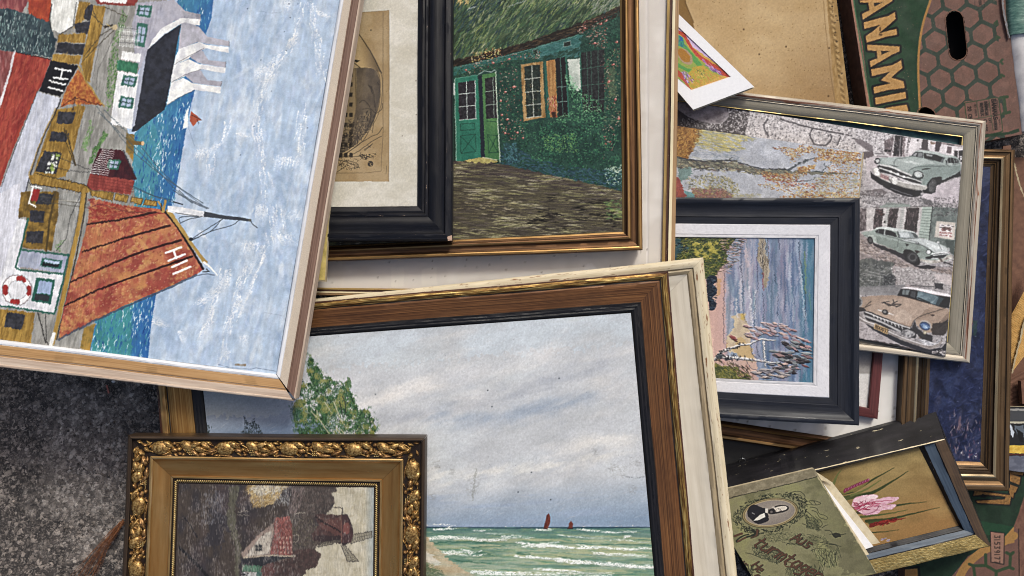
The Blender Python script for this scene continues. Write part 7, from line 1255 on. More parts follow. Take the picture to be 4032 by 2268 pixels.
# ------------------------------------------------------------------ printed cardboard boxes and things at the right edge
h2 = cm(2600, 0, .5563); m3 = cm(2600, 1462, .5563); c2 = cm(2600, 700, .5563); s6 = cm(3780, 1500, .5303)
def cardbox(label, Q, z, P, x, y, inner=True):
    t = thing('fruit_box', x, y, 0, label, 'cardboard box', 'printed fruit boxes at the right')
    sheet('printed_panel', Q, z, P, MAT('printed_card'), t, relief=.3)
    Q = np.array(Q, float); T = corners(Q, z - .0035); Bt = T.copy(); Bt[:, 2] = .004
    # walls and floor of the carton, as one sheet of board with real thickness
    ce = T[:, :2].mean(0); V = []; F = []
    for R_, zz in ((T, None), (Bt, None)): V += [tuple(v) for v in R_]
    Ti = T.copy(); Ti[:, :2] += (ce - Ti[:, :2]) * .02; Bi = Bt.copy(); Bi[:, :2] += (ce - Bi[:, :2]) * .02
    V += [tuple(v) for v in Ti] + [tuple(v) for v in Bi]
    for i in range(4):
        j = (i + 1) % 4; F += [(i, j, 4 + j, 4 + i), (8 + j, 8 + i, 12 + i, 12 + j), (i, 8 + i, 8 + j, j)]
    F.append((4, 5, 6, 7)); mesh('carton_walls', np.array(V), F, MAT('kraft_brown'), t)
    U = corners(Q + (Q.mean(0) - Q) * .03, z - .012); mesh('inner_shade', U - [0, 0, .03], [(0, 1, 2, 3)], MAT('dark_inside'), t)  # near-black sheet stands in for the shade inside the carton
    return t
def rim(name, a_, b_, r, z, parent):
    a_ = np.array(a_); b_ = np.array(b_); d = (b_ - a_) / np.hypot(*(b_ - a_)); an = math.atan2(d[1], d[0]); R_ = np.random.default_rng(3); pts = []
    for k in range(17): t_ = an - PI / 2 + PI * k / 16; pts.append(b_ + r * np.array([math.cos(t_), math.sin(t_)]))
    for k in range(17): t_ = an + PI / 2 + PI * k / 16; pts.append(a_ + r * np.array([math.cos(t_), math.sin(t_)]))
    V = []; F = []; n = len(pts); ce = (a_ + b_) / 2
    for i, p_ in enumerate(pts):
        o_ = (p_ - ce) / np.hypot(*(p_ - ce)); j = R_.normal(0, .7)
        for off, dz in ((2.2, .0006), (-1.2 + j, .0008), (-2.2 + j, -.005)): V.append(W(*(p_ + o_ * off), z + dz))
        q = (i + 1) % n; F += [(3 * i, 3 * q, 3 * q + 1, 3 * i + 1), (3 * i + 1, 3 * q + 1, 3 * q + 2, 3 * i + 2)]
    return mesh(name, np.array(V), F, MAT('kraft_brown'), parent, smooth_ang=.8)
bx_ = cardbox('pink and green printed fruit box with a long hand hole and honeycomb pattern', [(3322, -190), (3930, -250), (4026, 528), (3448, 640)], .06, paint_box(), 3680, 200)
o_ = cm(3700, 0, .3865); rim('hole_edge', o_(148, 200)[0], o_(185, 520)[0], 36, .06, bx_); rim('hole_edge', (3640, 449), (3655, 456), 29, .06, bx_)
cardbox('green fruit box with a stamped number label in the bottom right corner', [(3570, 1830), (4180, 1870), (4180, 2420), (3560, 2420)], .035, paint_box_low(), 3850, 2150)

t = thing('corrugated_carton', 4010, 1100, 0, 'torn brown corrugated carton with one pale ribbed flap beside the blue painting', 'cardboard box')
slab('side_panel', [(3940, 620), (4250, 620), (4250, 1560), (3940, 1560)], .016, .012, MAT('kraft_brown'), t)
slab('flap', [(3950, 575), (3981, 572), (3985, 640), (3940, 640)], .05, .004, MAT('kraft_brown'), t)
def ribbed(name, Q, z, mat, parent, n=26, amp=.0012):
    Q = np.array(Q, float); V = []; F = []
    for i in range(n * 4 + 1):
        t_ = i / (n * 4); L = Q[0] + (Q[3] - Q[0]) * t_; R_ = Q[1] + (Q[2] - Q[1]) * t_; zz = z + amp * math.sin(i * PI / 2)
        V += [W(*L, zz), W(*R_, zz)]
        if i: k = 2 * i; F.append((k, k + 1, k - 1, k - 2))
    return mesh(name, np.array(V), F, mat, parent, smooth_ang=PI)
ribbed('ribbed_flap', [(3982, 1240), (4100, 1020), (4110, 1300), (3982, 1470)], .055, MAT('corrugated'), t)
ribbed('inner_liner', [(3960, 1500), (4100, 1420), (4110, 1600), (3960, 1640)], .02, MAT('kraft_brown'), t, 8)
def torn(name, pts, z, w, mat, parent):
    V = []; F = []; R_ = np.random.default_rng(5); S_ = smooth(pts, 10)
    for i, (x, y) in enumerate(S_):
        j = R_.normal(0, 1.2, 2); V += [W(x - w / 2 + j[0], y, z), W(x + w / 2 + j[1], y, z), W(x, y, z - .004)]
        if i: k = 3 * i; F += [(k - 3, k - 2, k + 1, k), (k - 2, k - 1, k + 2, k + 1), (k - 1, k - 3, k, k + 2)]
    mesh(name, np.array(V), F, mat, parent)
torn('torn_edge', [(3993, 640), (4005, 690), (4020, 740), (4040, 790)], .05, 6, MAT('raw_edge'), t)
torn('torn_edge', [(4044, 1240), (4030, 1280), (4018, 1340), (4000, 1400), (3986, 1470)], .06, 7, MAT('raw_edge'), t)
slab('side_panel', [(4020, 1500), (4140, 1480), (4140, 1600), (4026, 1590)], .04, .01, MAT('kraft_brown'), t)

P_ = Paint(3930, 1590, 4080, 1880, .5, '26262a', 141)
P_.poly(s6(360, 205, 560, 205, 560, 222, 360, 222), '8c8a88', 1, 1); P_.poly(s6(360, 222, 560, 222, 560, 298, 360, 298), '4a4c50', 1, 1); P_.poly(s6(360, 300, 560, 300, 560, 316, 360, 316), 'a8a494', 1, 1)
P_.poly(s6(370, 320, 385, 330, 400, 380, 395, 420, 375, 400), 'b0b8c4', 1, 3); P_.poly(s6(400, 330, 470, 330, 480, 420, 430, 400), '5a6470', 1, 4); P_.poly(s6(420, 350, 470, 390, 470, 460, 440, 440), '17171a', 1, 3); P_.poly(s6(355, 478, 560, 480, 560, 540, 355, 536), 'd8b850', 1, 1, 'c8a038', (10, 6)); P_.poly(s6(355, 540, 560, 546, 560, 556, 355, 550), '5a2c24', 1, 1); P_.poly(s6(355, 556, 560, 560, 560, 700, 355, 660), '5c6070', 1, 2, '6c7080', (16, 10))
t = thing('printed_leaflet', 4020, 1730, .02, 'dark glossy leaflet with a yellow strip at the right edge below the carton', 'leaflet')
slab('sheets', [(3940, 1600), (4120, 1602), (4120, 1868), (3936, 1850)], .044, .006, MAT('paper_edge'), t)
sheet('cover', [(3940, 1600), (4120, 1602), (4120, 1868), (3936, 1850)], .0445, P_, MAT('printed_paper'), t, relief=.05)

def roll(name, pts, z, r0, mat, parent, squash=.5):
    """soft package lying along a line: half-round, slightly crumpled"""
    V = []; F = []; n = 14; S_ = smooth(pts, 12); R_ = np.random.default_rng(8)
    for i, (x, y) in enumerate(S_):
        c = W(x, y, z); 
        for k in range(n):
            a_ = 2 * PI * k / n; rr = r0 * (1 + .10 * (vn(np.array(i / 5.), np.array(k / 2.), 3) - .5))
            V.append(c + np.array([math.cos(a_) * rr, 0, math.sin(a_) * rr * squash]))
            if i: F.append(((i - 1) * n + k, (i - 1) * n + (k + 1) % n, i * n + (k + 1) % n, i * n + k))
    m_ = len(S_) - 1; F += [tuple(range(n))[::-1], tuple(m_ * n + k for k in range(n))]
    return mesh(name, np.array(V), F, mat, parent, smooth_ang=.9)
t = thing('wrapped_roll', 4050, 250, .03, 'white wrapped roll with a green printed sleeve in the top right corner', 'wrapped roll')
roll('wrapper', [(4037, 128), (4046, 220), (4060, 330), (4072, 420), (4080, 520)], .055, .034, MAT('white_plastic'), t); roll('printed_sleeve', [(4028, -90), (4034, 0), (4038, 70), (4042, 140)], .06, .036, MAT('green_print'), t)
t2 = thing('plastic_film', 3955, 60, .05, 'narrow strip of clear plastic film between the pink fruit box and the roll', 'film')
torn('strip', [(3945, -30), (3952, 40), (3962, 90), (3974, 150)], .066, 7, MAT('grey_film'), t2)

# ------------------------------------------------------------------ pictures, lowest in the pile first
def picture(name, x, y, z, label, cat, group=None): return thing(name, x, y, z, label, cat, group)
FR = 'pictures heaped on the ground'

# back of a picture
t = picture('picture_back', 2980, 100, .05, 'tan fibreboard back of a picture with a taped corded edge', 'picture back', FR)
Q = [(2562, -262), (3262, -262), (3346, 424), (2602, 476)]
slab('backing_board', Q, .0715, .012, MAT('kraft_board'), t); sheet('face_board', Q, .072, paint_board(), MAT('printed_card'), t, relief=.3)

# large picture, off white mount, bronze frame, under the small red one
t = picture('framed_print', 3000, 1400, .04, 'large bronze framed picture with a blank white mount under the dark blue frame', 'framed picture', FR)
Qo = [(2480, 900), (3592, 1000), (3557, 1832), (2500, 1680)]; Qi = [(2560, 960), (3560, 1060), (3527, 1757), (2580, 1618)]
Rg, Z = rings(Qo, Qi, [(0, -.002), (.06, 0), (.2, 0), (.3, -.002), (.5, -.0045), (.7, -.0035), (.82, 0), (.9, -.0015), (1, -.005)], .062)
frame(t, Rg, Z, ['bronze_dark', 'bronze_bright', 'bronze_dark', 'bronze', 'bronze', 'bronze_bright', 'bronze', 'bronze_dark'], .016, 'bronze_dark')
Pw = Paint(2760, 1330, 3570, 1790, .15, 'c9c6c2', 7); Pw.wash('d6d3d0', 60, 60, 0, 1); Pw.poly([(3470, 1480), (3540, 1490), (3530, 1760), (3300, 1720)], 'd9d6d2', .7, 4); Pw.dabs(26, [(2800, 1360), (3540, 1360), (3540, 1750), (2800, 1700)], ['8c857c'], 3, 2, 1.5)
slab('backing_board', Qo, .048, .003, MAT('backing'), t, .02); sheet('mount', Qi, .0565, Pw, MAT('mat_board'), t, relief=.1); 
# dark red frame
t = picture('framed_print', 3300, 1450, .06, 'thin dark red frame with grey linen lying on the white mount', 'framed picture', FR)
Qo = [(3040, 1130), (3490, 1200), (3456, 1651), (3000, 1570)]; Qi = [(3076, 1172), (3452, 1236), (3421, 1608), (3040, 1532)]
Rg, Z = rings(Qo, Qi, [(0, -.0008), (.08, 0), (.92, 0), (1, -.001)], .073)
frame(t, Rg, Z, ['dark_red', 'dark_red', 'dark_red'], .014, 'dark_red', jit=.06)
Pr = Paint(3350, 1340, 3450, 1640, .3, 'a09b98', 9); Pr.poly([(3300, 1467), (3460, 1474), (3460, 1700), (3300, 1700)], 'cfccca', 1, 1); Pr.tone(.08, 3, 3)
sheet('linen_panel', Qi, .066, Pr, MAT('mat_board'), t, relief=.2)
# blue painting
t = picture('framed_painting', 3760, 1250, .05, 'dark blue painting in a wide stepped champagne gold frame', 'framed painting', FR)
Qo = [(3592, 578), (3995, 590), (3973, 1934), (3537, 1926)]; Qi = [(3690, 652), (3900, 656), (3861, 1820), (3648, 1812)]
Rg, Z = rings(Qo, Qi, [(0, -.004), (.05, -.001), (.14, -.001), (.2, -.003), (.34, -.0045), (.46, -.001), (.5, 0), (.56, -.001), (.62, -.005), (.7, -.0055), (.73, -.004), (.79, -.006), (.82, -.005), (.88, -.007), (1, -.009)], .082)
frame(t, Rg, Z, ['champagne', 'champagne', 'champagne_dark', 'champagne', 'champagne', 'champagne_light', 'champagne_light', 'champagne_dark', 'champagne_dark', 'champagne', 'champagne_dark', 'champagne', 'champagne_dark', 'champagne'], .024, 'champagne_dark')
slab('backing_board', Qo, .062, .003, MAT('backing'), t, .03); sheet('canvas', Qi, .0725, paint_blue(), MAT('knife_paint'), t, relief=.5)
# silver frame
t = picture('empty_frame', 3200, 900, .07, 'worn silver moulded frame with red bole showing around the car print', 'picture frame', FR)
Qo = [(2450, 308), (3882, 476), (3817, 1430), (2384, 1262)]; Qi = [(2545, 386), (3785, 540), (3724, 1342), (2476, 1182)]
Rg, Z = rings(Qo, Qi, [(0, -.003), (.05, -.0005), (.14, 0), (.25, -.0008), (.32, -.003), (.335, -.0055), (.35, -.0035), (.385, -.003), (.40, -.0048), (.5, -.0052), (.62, -.0056), (.74, -.0064), (.86, -.0078), (.91, -.009), (.93, -.0085), (.97, -.0085), (1, -.012)], .1)
frame(t, Rg, Z, ['silver_ridge', 'silver_ridge', ('silver_bole', 'silver_bole', 'silver_ridge', 'silver_ridge'), 'silver_ridge', 'silver', 'champagne_light', 'silver_ridge', 'dark_line', 'silver', 'silver', 'silver', 'silver', 'silver', 'dark_line', 'gold_slip', 'dark_line'], .024, 'silver')
Pt = Paint(3300, 480, 3800, 640, .3, '3f6266', 5); Pt.wash('4f7a78', 20, 20, 0, 1); Pt.tone(.1, 4, 4)
sheet('glazed_panel', Qi, .0815, Pt, MAT('old_oil'), t, relief=.1, den=.12)
slab('backing_board', Qo, .0775, .003, MAT('backing'), t, .03)
# print of cars
t = picture('canvas_print', 3450, 950, .09, 'unframed canvas print of old cars, two mint green and one tan', 'canvas print', FR)
Q = [(2596, 379), (3793, 573), (3723, 1404), (2540, 1155)]
sheet('printed_canvas', Q, [.0862, .0945, .103, .0985], paint_cars(), MAT('printed_cloth'), t, relief=.15)
Qd = np.array(Q, float); Qd[2] += (0, 1.5); Qd[3] += (0, 1.5)
slab('stretcher', Qd, [.0835, .0917, .1002, .0957], .006, MAT('black_board'), t, .001)
# autumn painting
t = picture('unframed_painting', 3000, 640, .11, 'unframed canvas of autumn leaves and a grey bough above the dark blue frame', 'painting', FR)
Q = [(2560, 481), (3396, 600), (3356, 1000), (2520, 880)]
sheet('painted_canvas', Q, [.11, .1125, .1125, .11], paint_autumn(), MAT('knife_paint'), t, relief=.35); slab('stretcher', [(2560, 481), (3402, 601), (3361, 1003), (2520, 882)], [.1095, .112, .112, .1095], .009, MAT('raw_edge'), t)
# small white card
q_ = cm(2620, 0, .3106)
t = picture('mounted_drawing', 2800, 300, .11, 'bright swirling felt pen drawing in a white card mount', 'drawing', FR)
A_, B_, C_, D_ = q_(1124, 1100)[0], q_(352, 1390)[0], q_(-560, 330)[0], q_(-90, -70)[0]
Qc = [D_, A_, B_, C_]; 
slab('card_backing', [(x + 3, y + 4) for x, y in Qc], .1185, .003, MAT('paper_edge'), t); slab('card_backing', Qc, .122, .0015, MAT('paper_edge'), t)
Iw = [q_(-170, 20)[0], q_(832, 976)[0], q_(330, 1147)[0], q_(-640, 300)[0]]
Rg = [np.array(Qc, float), np.array(Iw, float), np.array(Iw, float) + (np.array(Iw).mean(0) - np.array(Iw)) * .015]
def plate(name, rgs, zs, mats, parent):
    V = np.vstack([corners(r, z) for r, z in zip(rgs, zs)]); F = []; MI = []
    for k in range(len(rgs) - 1):
        for i in range(4): F.append((4 * k + i, 4 * k + 4 + i, 4 * k + 4 + (i + 1) % 4, 4 * k + (i + 1) % 4)); MI.append(k)
    return mesh(name, V, F, [MAT(m_) for m_ in mats], parent, mi=MI)
plain('card_white', ['dcdce0', 'e6e6e9'], 200, .8, bst=.1); plain('bevel', ['c8bcb4', 'd8ccc4'], 60, .8)
plate('card_mount', Rg, [.1245, .1245, .1228], ['card_white', 'bevel'], t)
sheet('drawing', Iw, .1226, paint_card(), MAT('printed_paper'), t, relief=.05)
# dark blue frame with birches
t = picture('framed_painting', 3000, 1230, .11, 'palette knife painting of birches in a dark blue frame with a white liner', 'framed painting', FR)
Qo = [(2330, 776), (3385, 780), (3382, 1676), (2310, 1618)]; Ql = [(2445, 879), (3270, 884), (3266, 1568), (2420, 1520)]; Qi = [(2510, 934), (3207, 939), (3201, 1507), (2490, 1470)]
Rg, Z = rings(Qo, Ql, [(0, -.002), (.06, 0), (.16, 0), (.22, -.0015), (.28, -.004), (.42, -.006), (.62, -.0066), (.72, -.006), (.75, -.0075), (.8, -.0075), (1, -.0085)], .145)
R2, Z2 = rings(Ql, Qi, [(.02, -.0085), (.06, -.0075), (.74, -.0078), (.79, -.0088), (.84, -.0082), (.97, -.0084), (1, -.0115)], .145)
frame(t, Rg, Z, ['blueblack_edge', 'blueblack_edge', 'blueblack_edge'] + ['blueblack'] * 7, .028, 'blueblack')
frame(t, R2, Z2, ['white_liner', 'white_liner', 'white_liner_edge', 'white_liner_edge', 'white_liner_edge', 'white_liner_edge'], .004, 'white_liner_edge', name='liner', rail='liner_rail', jit=.05, gap=.5)
sheet('canvas', Qi, .134, paint_birches(), MAT('knife_paint'), t, relief=.5)
slab('backing_board', Qo, .121, .003, MAT('backing'), t, .04)
# black back with a screw eye
t = picture('picture_back', 2900, 1850, .05, 'black picture back with a bright screw eye under the album', 'picture back', FR)
slab('backing_board', [(2560, 1690), (3290, 1740), (3200, 2000), (2500, 1980)], .05, .01, MAT('black_board'), t)
def ringgeo(name, c, R_, r, mat, parent, tilt=.6, n=20, k=8):
    V = []; F = []
    for i in range(n):
        a_ = 2 * PI * i / n
        for j in range(k):
            b_ = 2 * PI * j / k; q = np.array([(R_ + r * math.cos(b_)) * math.cos(a_), (R_ + r * math.cos(b_)) * math.sin(a_), r * math.sin(b_)])
            q = np.array([q[0], q[1] * math.cos(tilt) - q[2] * math.sin(tilt), q[1] * math.sin(tilt) + q[2] * math.cos(tilt)]); V.append(c + q)
            F.append((i * k + j, ((i + 1) % n) * k + j, ((i + 1) % n) * k + (j + 1) % k, i * k + (j + 1) % k))
    return mesh(name, np.array(V), F, mat, parent, smooth_ang=PI)
e_ = ringgeo('screw_eye', W(*m3(578, 632)[0], .062), .006, .0011, MAT('steel'), t)
def tube(name, P0, rad, mat, parent, k=7):
    P0 = [np.array(p) for p in P0]; V = []; F = []
    for i, p in enumerate(P0):
        d = P0[min(i + 1, len(P0) - 1)] - P0[max(i - 1, 0)]; d = d / (np.linalg.norm(d) + 1e-9); u = np.cross(d, [0.1, .2, 1]); u /= np.linalg.norm(u); v = np.cross(d, u); r = rad[i] if hasattr(rad, '__len__') else rad
        for j in range(k):
            V.append(p + (u * math.cos(2 * PI * j / k) + v * math.sin(2 * PI * j / k)) * r)
            if i: F.append(((i - 1) * k + j, (i - 1) * k + (j + 1) % k, i * k + (j + 1) % k, i * k + j))
    if mat is None: return V, F
    return mesh(name, np.array(V), F, mat, parent, smooth_ang=PI)
tube('hook_shank', [W(*m3(576, 596)[0], .075), W(*m3(577, 625)[0], .066)], .0012, MAT('steel'), t)
# gladiolus picture in a deep box frame
t = picture('framed_painting', 3450, 1900, .06, 'gladiolus painting in a deep scuffed black frame with a blue inner edge', 'framed painting', FR)
G = [[(380, 706), (1950, 290), (2333, 1218), (760, 1606)], [(420, 850), (2014, 478), (2337, 1238), (765, 1612)], [(424, 856), (2008, 486), (2326, 1234), (766, 1606)], [(432, 866), (1946, 508), (2234, 1158), (650, 1535)], [(434, 868), (1938, 512), (2226, 1150), (648, 1530)],
     [(440, 872), (1866, 527), (2152, 1124), (640, 1490)], [(442, 874), (1858, 530), (2146, 1120), (639, 1484)], [(450, 880), (1830, 538), (2112, 1092), (630, 1450)]]
Rg = [np.array([m3(*v)[0] for v in r]) for r in G]
frame(t, Rg, [.075, .122, .1235, .1235, .1215, .1165, .114, .108], ['black_scuffed', ('cream_worn', 'brown_black', 'crackle_gold', 'black_scuffed'), ('black_scuffed', 'brown_black', 'crackle_gold', 'black_scuffed'), 'black_worn', 'slate_blue', 'dark_line', 'black_worn'], .02, 'black_scuffed', jit=.35, gap=.8)
sheet('canvas', Rg[-1], .1085, paint_gladiolus(), MAT('old_oil'), t, relief=.3)
slab('backing_board', Rg[0], .066, .004, MAT('backing'), t, .04)
# papers and album
t = thing('paper_folder', 3330, 2040, .12, 'sheaf of yellowed papers sticking out beneath the green album', 'papers')
for k, (q, z) in enumerate((((1050, 690, 1215, 785, 1556, 1214, 1380, 1250), .1262), ((1040, 700, 1150, 790, 1508, 1240, 1360, 1290), .1285), ((1030, 700, 1120, 760, 1478, 1296, 1350, 1330), .1305))):
    Q = m3(*q); sl = slab('sheet', Q, z, .0012, MAT('paper_edge' if k != 1 else 'card_white'), t)
slab('fold', m3(1090, 705, 1140, 735, 1225, 792, 1130, 770), .1325, .0012, MAT('paper_edge'), t)
t = thing('album', 3080, 2080, .13, 'worn olive green album with an oval portrait in a printed wreath', 'album')
Q = [m3(300, 872)[0], m3(1088, 686)[0], m3(1532, 1428)[0], m3(745, 1612)[0]]
slab('pages', Q, .1445, .009, MAT('paper_edge'), t, .004); slab('cover_board', Q, .146, .0015, MAT('raw_edge'), t)
sheet('printed_cover', Q, .1464, paint_album(), MAT('printed_paper'), t, relief=.25)

# ------------------------------------------------------------------ middle of the pile
t = picture('framed_print', 2000, 600, .15, 'large thin gilt frame with a broad white mount beneath the cottage painting', 'framed picture', FR)
Qo = [(900, -322), (2680, -322), (2656, 1178), (880, 1160)]; Qi = [(940, -275), (2632, -275), (2604, 1146), (922, 1130)]
Rg, Z = rings(Qo, Qi, [(0, -.003), (.1, -.0012), (.3, -.001), (.34, 0), (.52, 0), (.56, -.0025), (.74, -.003), (.78, -.001), (.96, -.0015), (1, -.006)], .165)
frame(t, Rg, Z, ['tan_wood', 'tan_wood', 'cream_worn', 'cream_worn', 'dark_line', 'dark_bole', 'thin_gold', 'thin_gold', 'thin_gold'], .018, 'tan_wood', jit=.15)
Pm = Paint(1230, -60, 2640, 1150, .2, 'cdc6be', 3); Pm.wash('d6d0c9', 120, 120, 0, 1); Pm.wash('c0b7ae', 160, 70, 0, 4, .55, 3, .5); Pm.line([(2551, -60), (2553, 1100)], 5, 'bdb6b2', .7, 1); Pm.line([(2545, -60), (2547, 1100)], 4, 'ddd9d8', .7, 1); Pm.dabs(40, [(1240, 980), (2600, 980), (2600, 1140), (1240, 1140)], ['8c8278', 'a8a098'], 2.5, 1.6); Pm.poly([(1540, 1050), (1590, 1050), (1590, 1130), (1540, 1130)], 'd8d2c6', .4, 3); Pm.poly([(1660, 1060), (1720, 1050), (1720, 1120), (1660, 1125)], 'd8d2c6', .35, 3); Pm.poly([(2310, 1040), (2330, 1036), (2350, 1060), (2300, 1062)], 'dedad6', .7, 1)
sheet('mount', Qi, .1575, Pm, MAT('mat_board'), t, relief=.1)
mesh('glass_pane', corners(Qi, .1592), [(0, 1, 2, 3)], MAT('glass'), t)
slab('backing_board', Qo, .1495, .003, MAT('backing'), t, .03)
# cottage painting
t = picture('framed_painting', 1980, 500, .16, 'painting of a green thatched cottage with climbing roses in a ribbed bronze frame', 'framed painting', FR)
Qo = [(985, -290), (2512, -290), (2531, 984), (1000, 1036)]; Qi = [(1165, -195), (2438, -200), (2451, 912), (1180, 973)]
Rg, Z = rings(Qo, Qi, [(0, -.003), (.05, -.0005), (.14, 0), (.2, -.001), (.24, -.004), (.34, -.0055), (.5, -.0055), (.58, -.004), (.62, -.001), (.7, 0), (.76, -.001), (.8, -.004), (.9, -.0055), (1, -.008)], .194)
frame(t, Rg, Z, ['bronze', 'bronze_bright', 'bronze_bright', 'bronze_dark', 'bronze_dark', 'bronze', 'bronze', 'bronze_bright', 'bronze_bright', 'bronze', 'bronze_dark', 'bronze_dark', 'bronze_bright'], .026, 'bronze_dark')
sheet('canvas', Qi, .1865, paint_cottage(), MAT('oil_on_weave'), t, relief=.5)
slab('backing_board', Qo, .171, .003, MAT('backing'), t, .03)
# black frame with engraving
t = picture('framed_print', 1500, 400, .19, 'black moulded frame with a sepia engraving of wheat and a curled sheet', 'framed picture', FR)
Qo = [(830, -250), (1785, -250), (1781, 949), (820, 951)]; Qi = [(960, -120), (1646, -120), (1643, 812), (955, 818)]
Rg, Z = rings(Qo, Qi, [(0, -.004), (.05, -.001), (.1, -.001), (.13, 0), (.2, 0), (.24, -.003), (.32, -.004), (.44, -.002), (.56, -.002), (.66, -.004), (.7, -.0065), (.73, -.0055), (.77, -.0055), (.8, -.0075), (.86, -.007), (.9, -.0085), (1, -.010)], .222)
frame(t, Rg, Z, ['black_worn', 'black_worn', 'black_worn', 'black_worn', 'black_lacquer', 'black_lacquer', 'black_lacquer', 'black_lacquer', 'black_lacquer', 'black_lacquer', 'black_worn', 'black_worn', 'black_lacquer', 'black_lacquer', 'black_lacquer', 'black_lacquer'], .022, 'black_worn', gap=.9)
sheet('engraving', Qi, .2105, paint_engraving(), MAT('mat_board'), t, relief=.1)
mesh('glass_pane', corners(Qi, .212), [(0, 1, 2, 3)], MAT('glass'), t)
plain('bare_plaster', ['8a6a58', 'b99a86', 'd0b8a4'], 300, .9)
slab('corner_break', [(1760, 932), (1779, 926), (1780, 947), (1764, 948)], .2217, .002, MAT('bare_plaster'), t)
slab('backing_board', Qo, .203, .003, MAT('backing'), t, .03)
# pale yellow canvas edge
t = picture('unframed_painting', 1200, 900, .2, 'narrow pale yellow canvas edge peeping out beside the harbour picture', 'painting', FR)
slab('stretcher', [(1010, 640), (1309, 640), (1282, 1109), (985, 1095)], .2215, .009, MAT('raw_edge'), t); plain('yellow_ground', ['a3904e', 'c0aa62', 'cdb974'], 70, .8)
slab('painted_canvas', [(1010, 640), (1306, 640), (1279, 1103), (985, 1090)], .2222, .0009, MAT('yellow_ground'), t)

# ------------------------------------------------------------------ lower pile
t = picture('empty_frame', 2200, 1500, .17, 'flaking cream painted frame beneath the brown framed seascape', 'picture frame', FR)
Qo = [(975, 1205), (2768, 1014), (2925, 2470), (1135, 2640)]; Qi = [(1180, 1385), (2578, 1212), (2705, 2290), (1310, 2450)]
Rg, Z = rings(Qo, Qi, [(0, -.005), (.04, -.001), (.09, 0), (.16, -.0005), (.2, -.002), (.22, -.0055), (.26, -.004), (.31, -.0055), (.34, -.0085), (.4, -.0095), (.55, -.0115), (.75, -.012), (1, -.012)], .195)
frame(t, Rg, Z, ['cream_ridge', 'cream_ridge', 'cream_ridge', 'cream_ridge', 'cream_shaded', 'cream_shaded', 'cream_shaded', 'cream_shaded', 'cream_scoop', 'cream_scoop', 'cream_scoop', 'cream_scoop'], .022, 'cream_ridge', jit=.3)
t = picture('framed_painting', 1700, 1800, .19, 'seascape with two red sails and a green tree in a brown varnished frame', 'framed painting', FR)
Qo = [(592, 1243), (2630, 1068), (2758, 2540), (722, 2720)]; Qi = [(781, 1357), (2484, 1232), (2588, 2400), (905, 2520)]
Rg, Z = rings(Qo, Qi, [(0, -.004), (.04, -.001), (.1, 0), (.16, -.001), (.2, -.004), (.23, -.0045), (.27, -.003), (.36, -.0042), (.55, -.0065), (.68, -.0085), (.74, -.009), (.76, -.007), (.8, -.008), (.84, -.0075), (.88, -.009), (.92, -.0085), (.97, -.011), (1, -.013)], .222)
bw = ('brown_varnish', 'brown_varnish', 'brown_varnish', 'varnish_lit_left'); rg_ = ('rope_gold', 'rope_gold', 'rope_gold', 'bronze_bright')  # left rail takes lighter copies, its reflected light is in the colour
frame(t, Rg, Z, ['dark_bole', rg_, rg_, 'rope_gold', 'dark_line', bw, bw, bw, bw, bw, 'dark_line', 'ripple_black', 'ripple_black', 'ripple_black', 'ripple_black', 'ripple_black', 'dark_line'], .026, 'dark_bole', jit=.25, wave=[(1, .0006, 46), (2, .0009, 61), (3, .0006, 52), (11, .0003, 16), (13, .0003, 19)])
sheet('canvas', Qi, .2115, paint_seascape(), MAT('old_oil'), t, relief=.45)
slab('backing_board', Qo, .198, .003, MAT('backing'), t, .03)
# ornate frame
t = picture('framed_painting', 1080, 2000, .21, 'brown windmill and cottage painting in an ornate gilt frame with carved fruit', 'framed painting', FR)
Qo = [(504, 1714), (1676, 1722), (1668, 2640), (466, 2630)]; Qi = [(704, 1904), (1472, 1920), (1467, 2432), (686, 2428)]
ZO = .25
prof = [(0, -.006), (.02, -.001), (.06, 0), (.08, -.001), (.09, -.006), (.2, -.0068), (.34, -.0068), (.425, -.0055), (.435, -.001), (.46, 0), (.49, -.001), (.5, -.003), (.53, -.0055), (.6, -.0092), (.68, -.0118), (.77, -.0135), (.84, -.014), (.85, -.012), (.885, -.012), (.9, -.0152), (1, -.0162)]
Rg, Z = rings(Qo, Qi, prof, ZO)
fr = frame(t, Rg, Z, ['ornate_rim', 'ornate_rim', 'ornate_rim', 'ornate_ground', 'ornate_ground', 'ornate_ground', 'ornate_ground', 'ornate_ground', 'ornate_line', 'ornate_line', 'ornate_line'] + ['ornate_scoop'] * 5 + ['ornate_line', 'ornate_line', 'dark_line', 'ornate_ground'], .026, 'ornate_rim', jit=.12, gap=1.4)
sheet('canvas', Qi, ZO - .016, paint_windmill(), MAT('old_oil'), t, relief=.35)
slab('backing_board', Qo, .226, .003, MAT('backing'), t, .03)
def blob(V, F, c, ax, ay, az, n=14, m_=8, pinch=0, ridges=0):
    """rounded carved leaf or fruit with half sizes along its own axes"""
    k = len(V)
    for i in range(m_ + 1):
        th = PI * i / m_
        for j in range(n):
            ph = 2 * PI * j / n; x = -math.cos(th); r = math.sin(th) * (1 - pinch * max(0, x)); 
            if ridges: r *= 1 + .26 * math.cos(ph * ridges * 2)
            V.append(c + ax * x + ay * r * math.cos(ph) + az * r * math.sin(ph))
            if i: F.append((k + (i - 1) * n + j, k + (i - 1) * n + (j + 1) % n, k + i * n + (j + 1) % n, k + i * n + j))
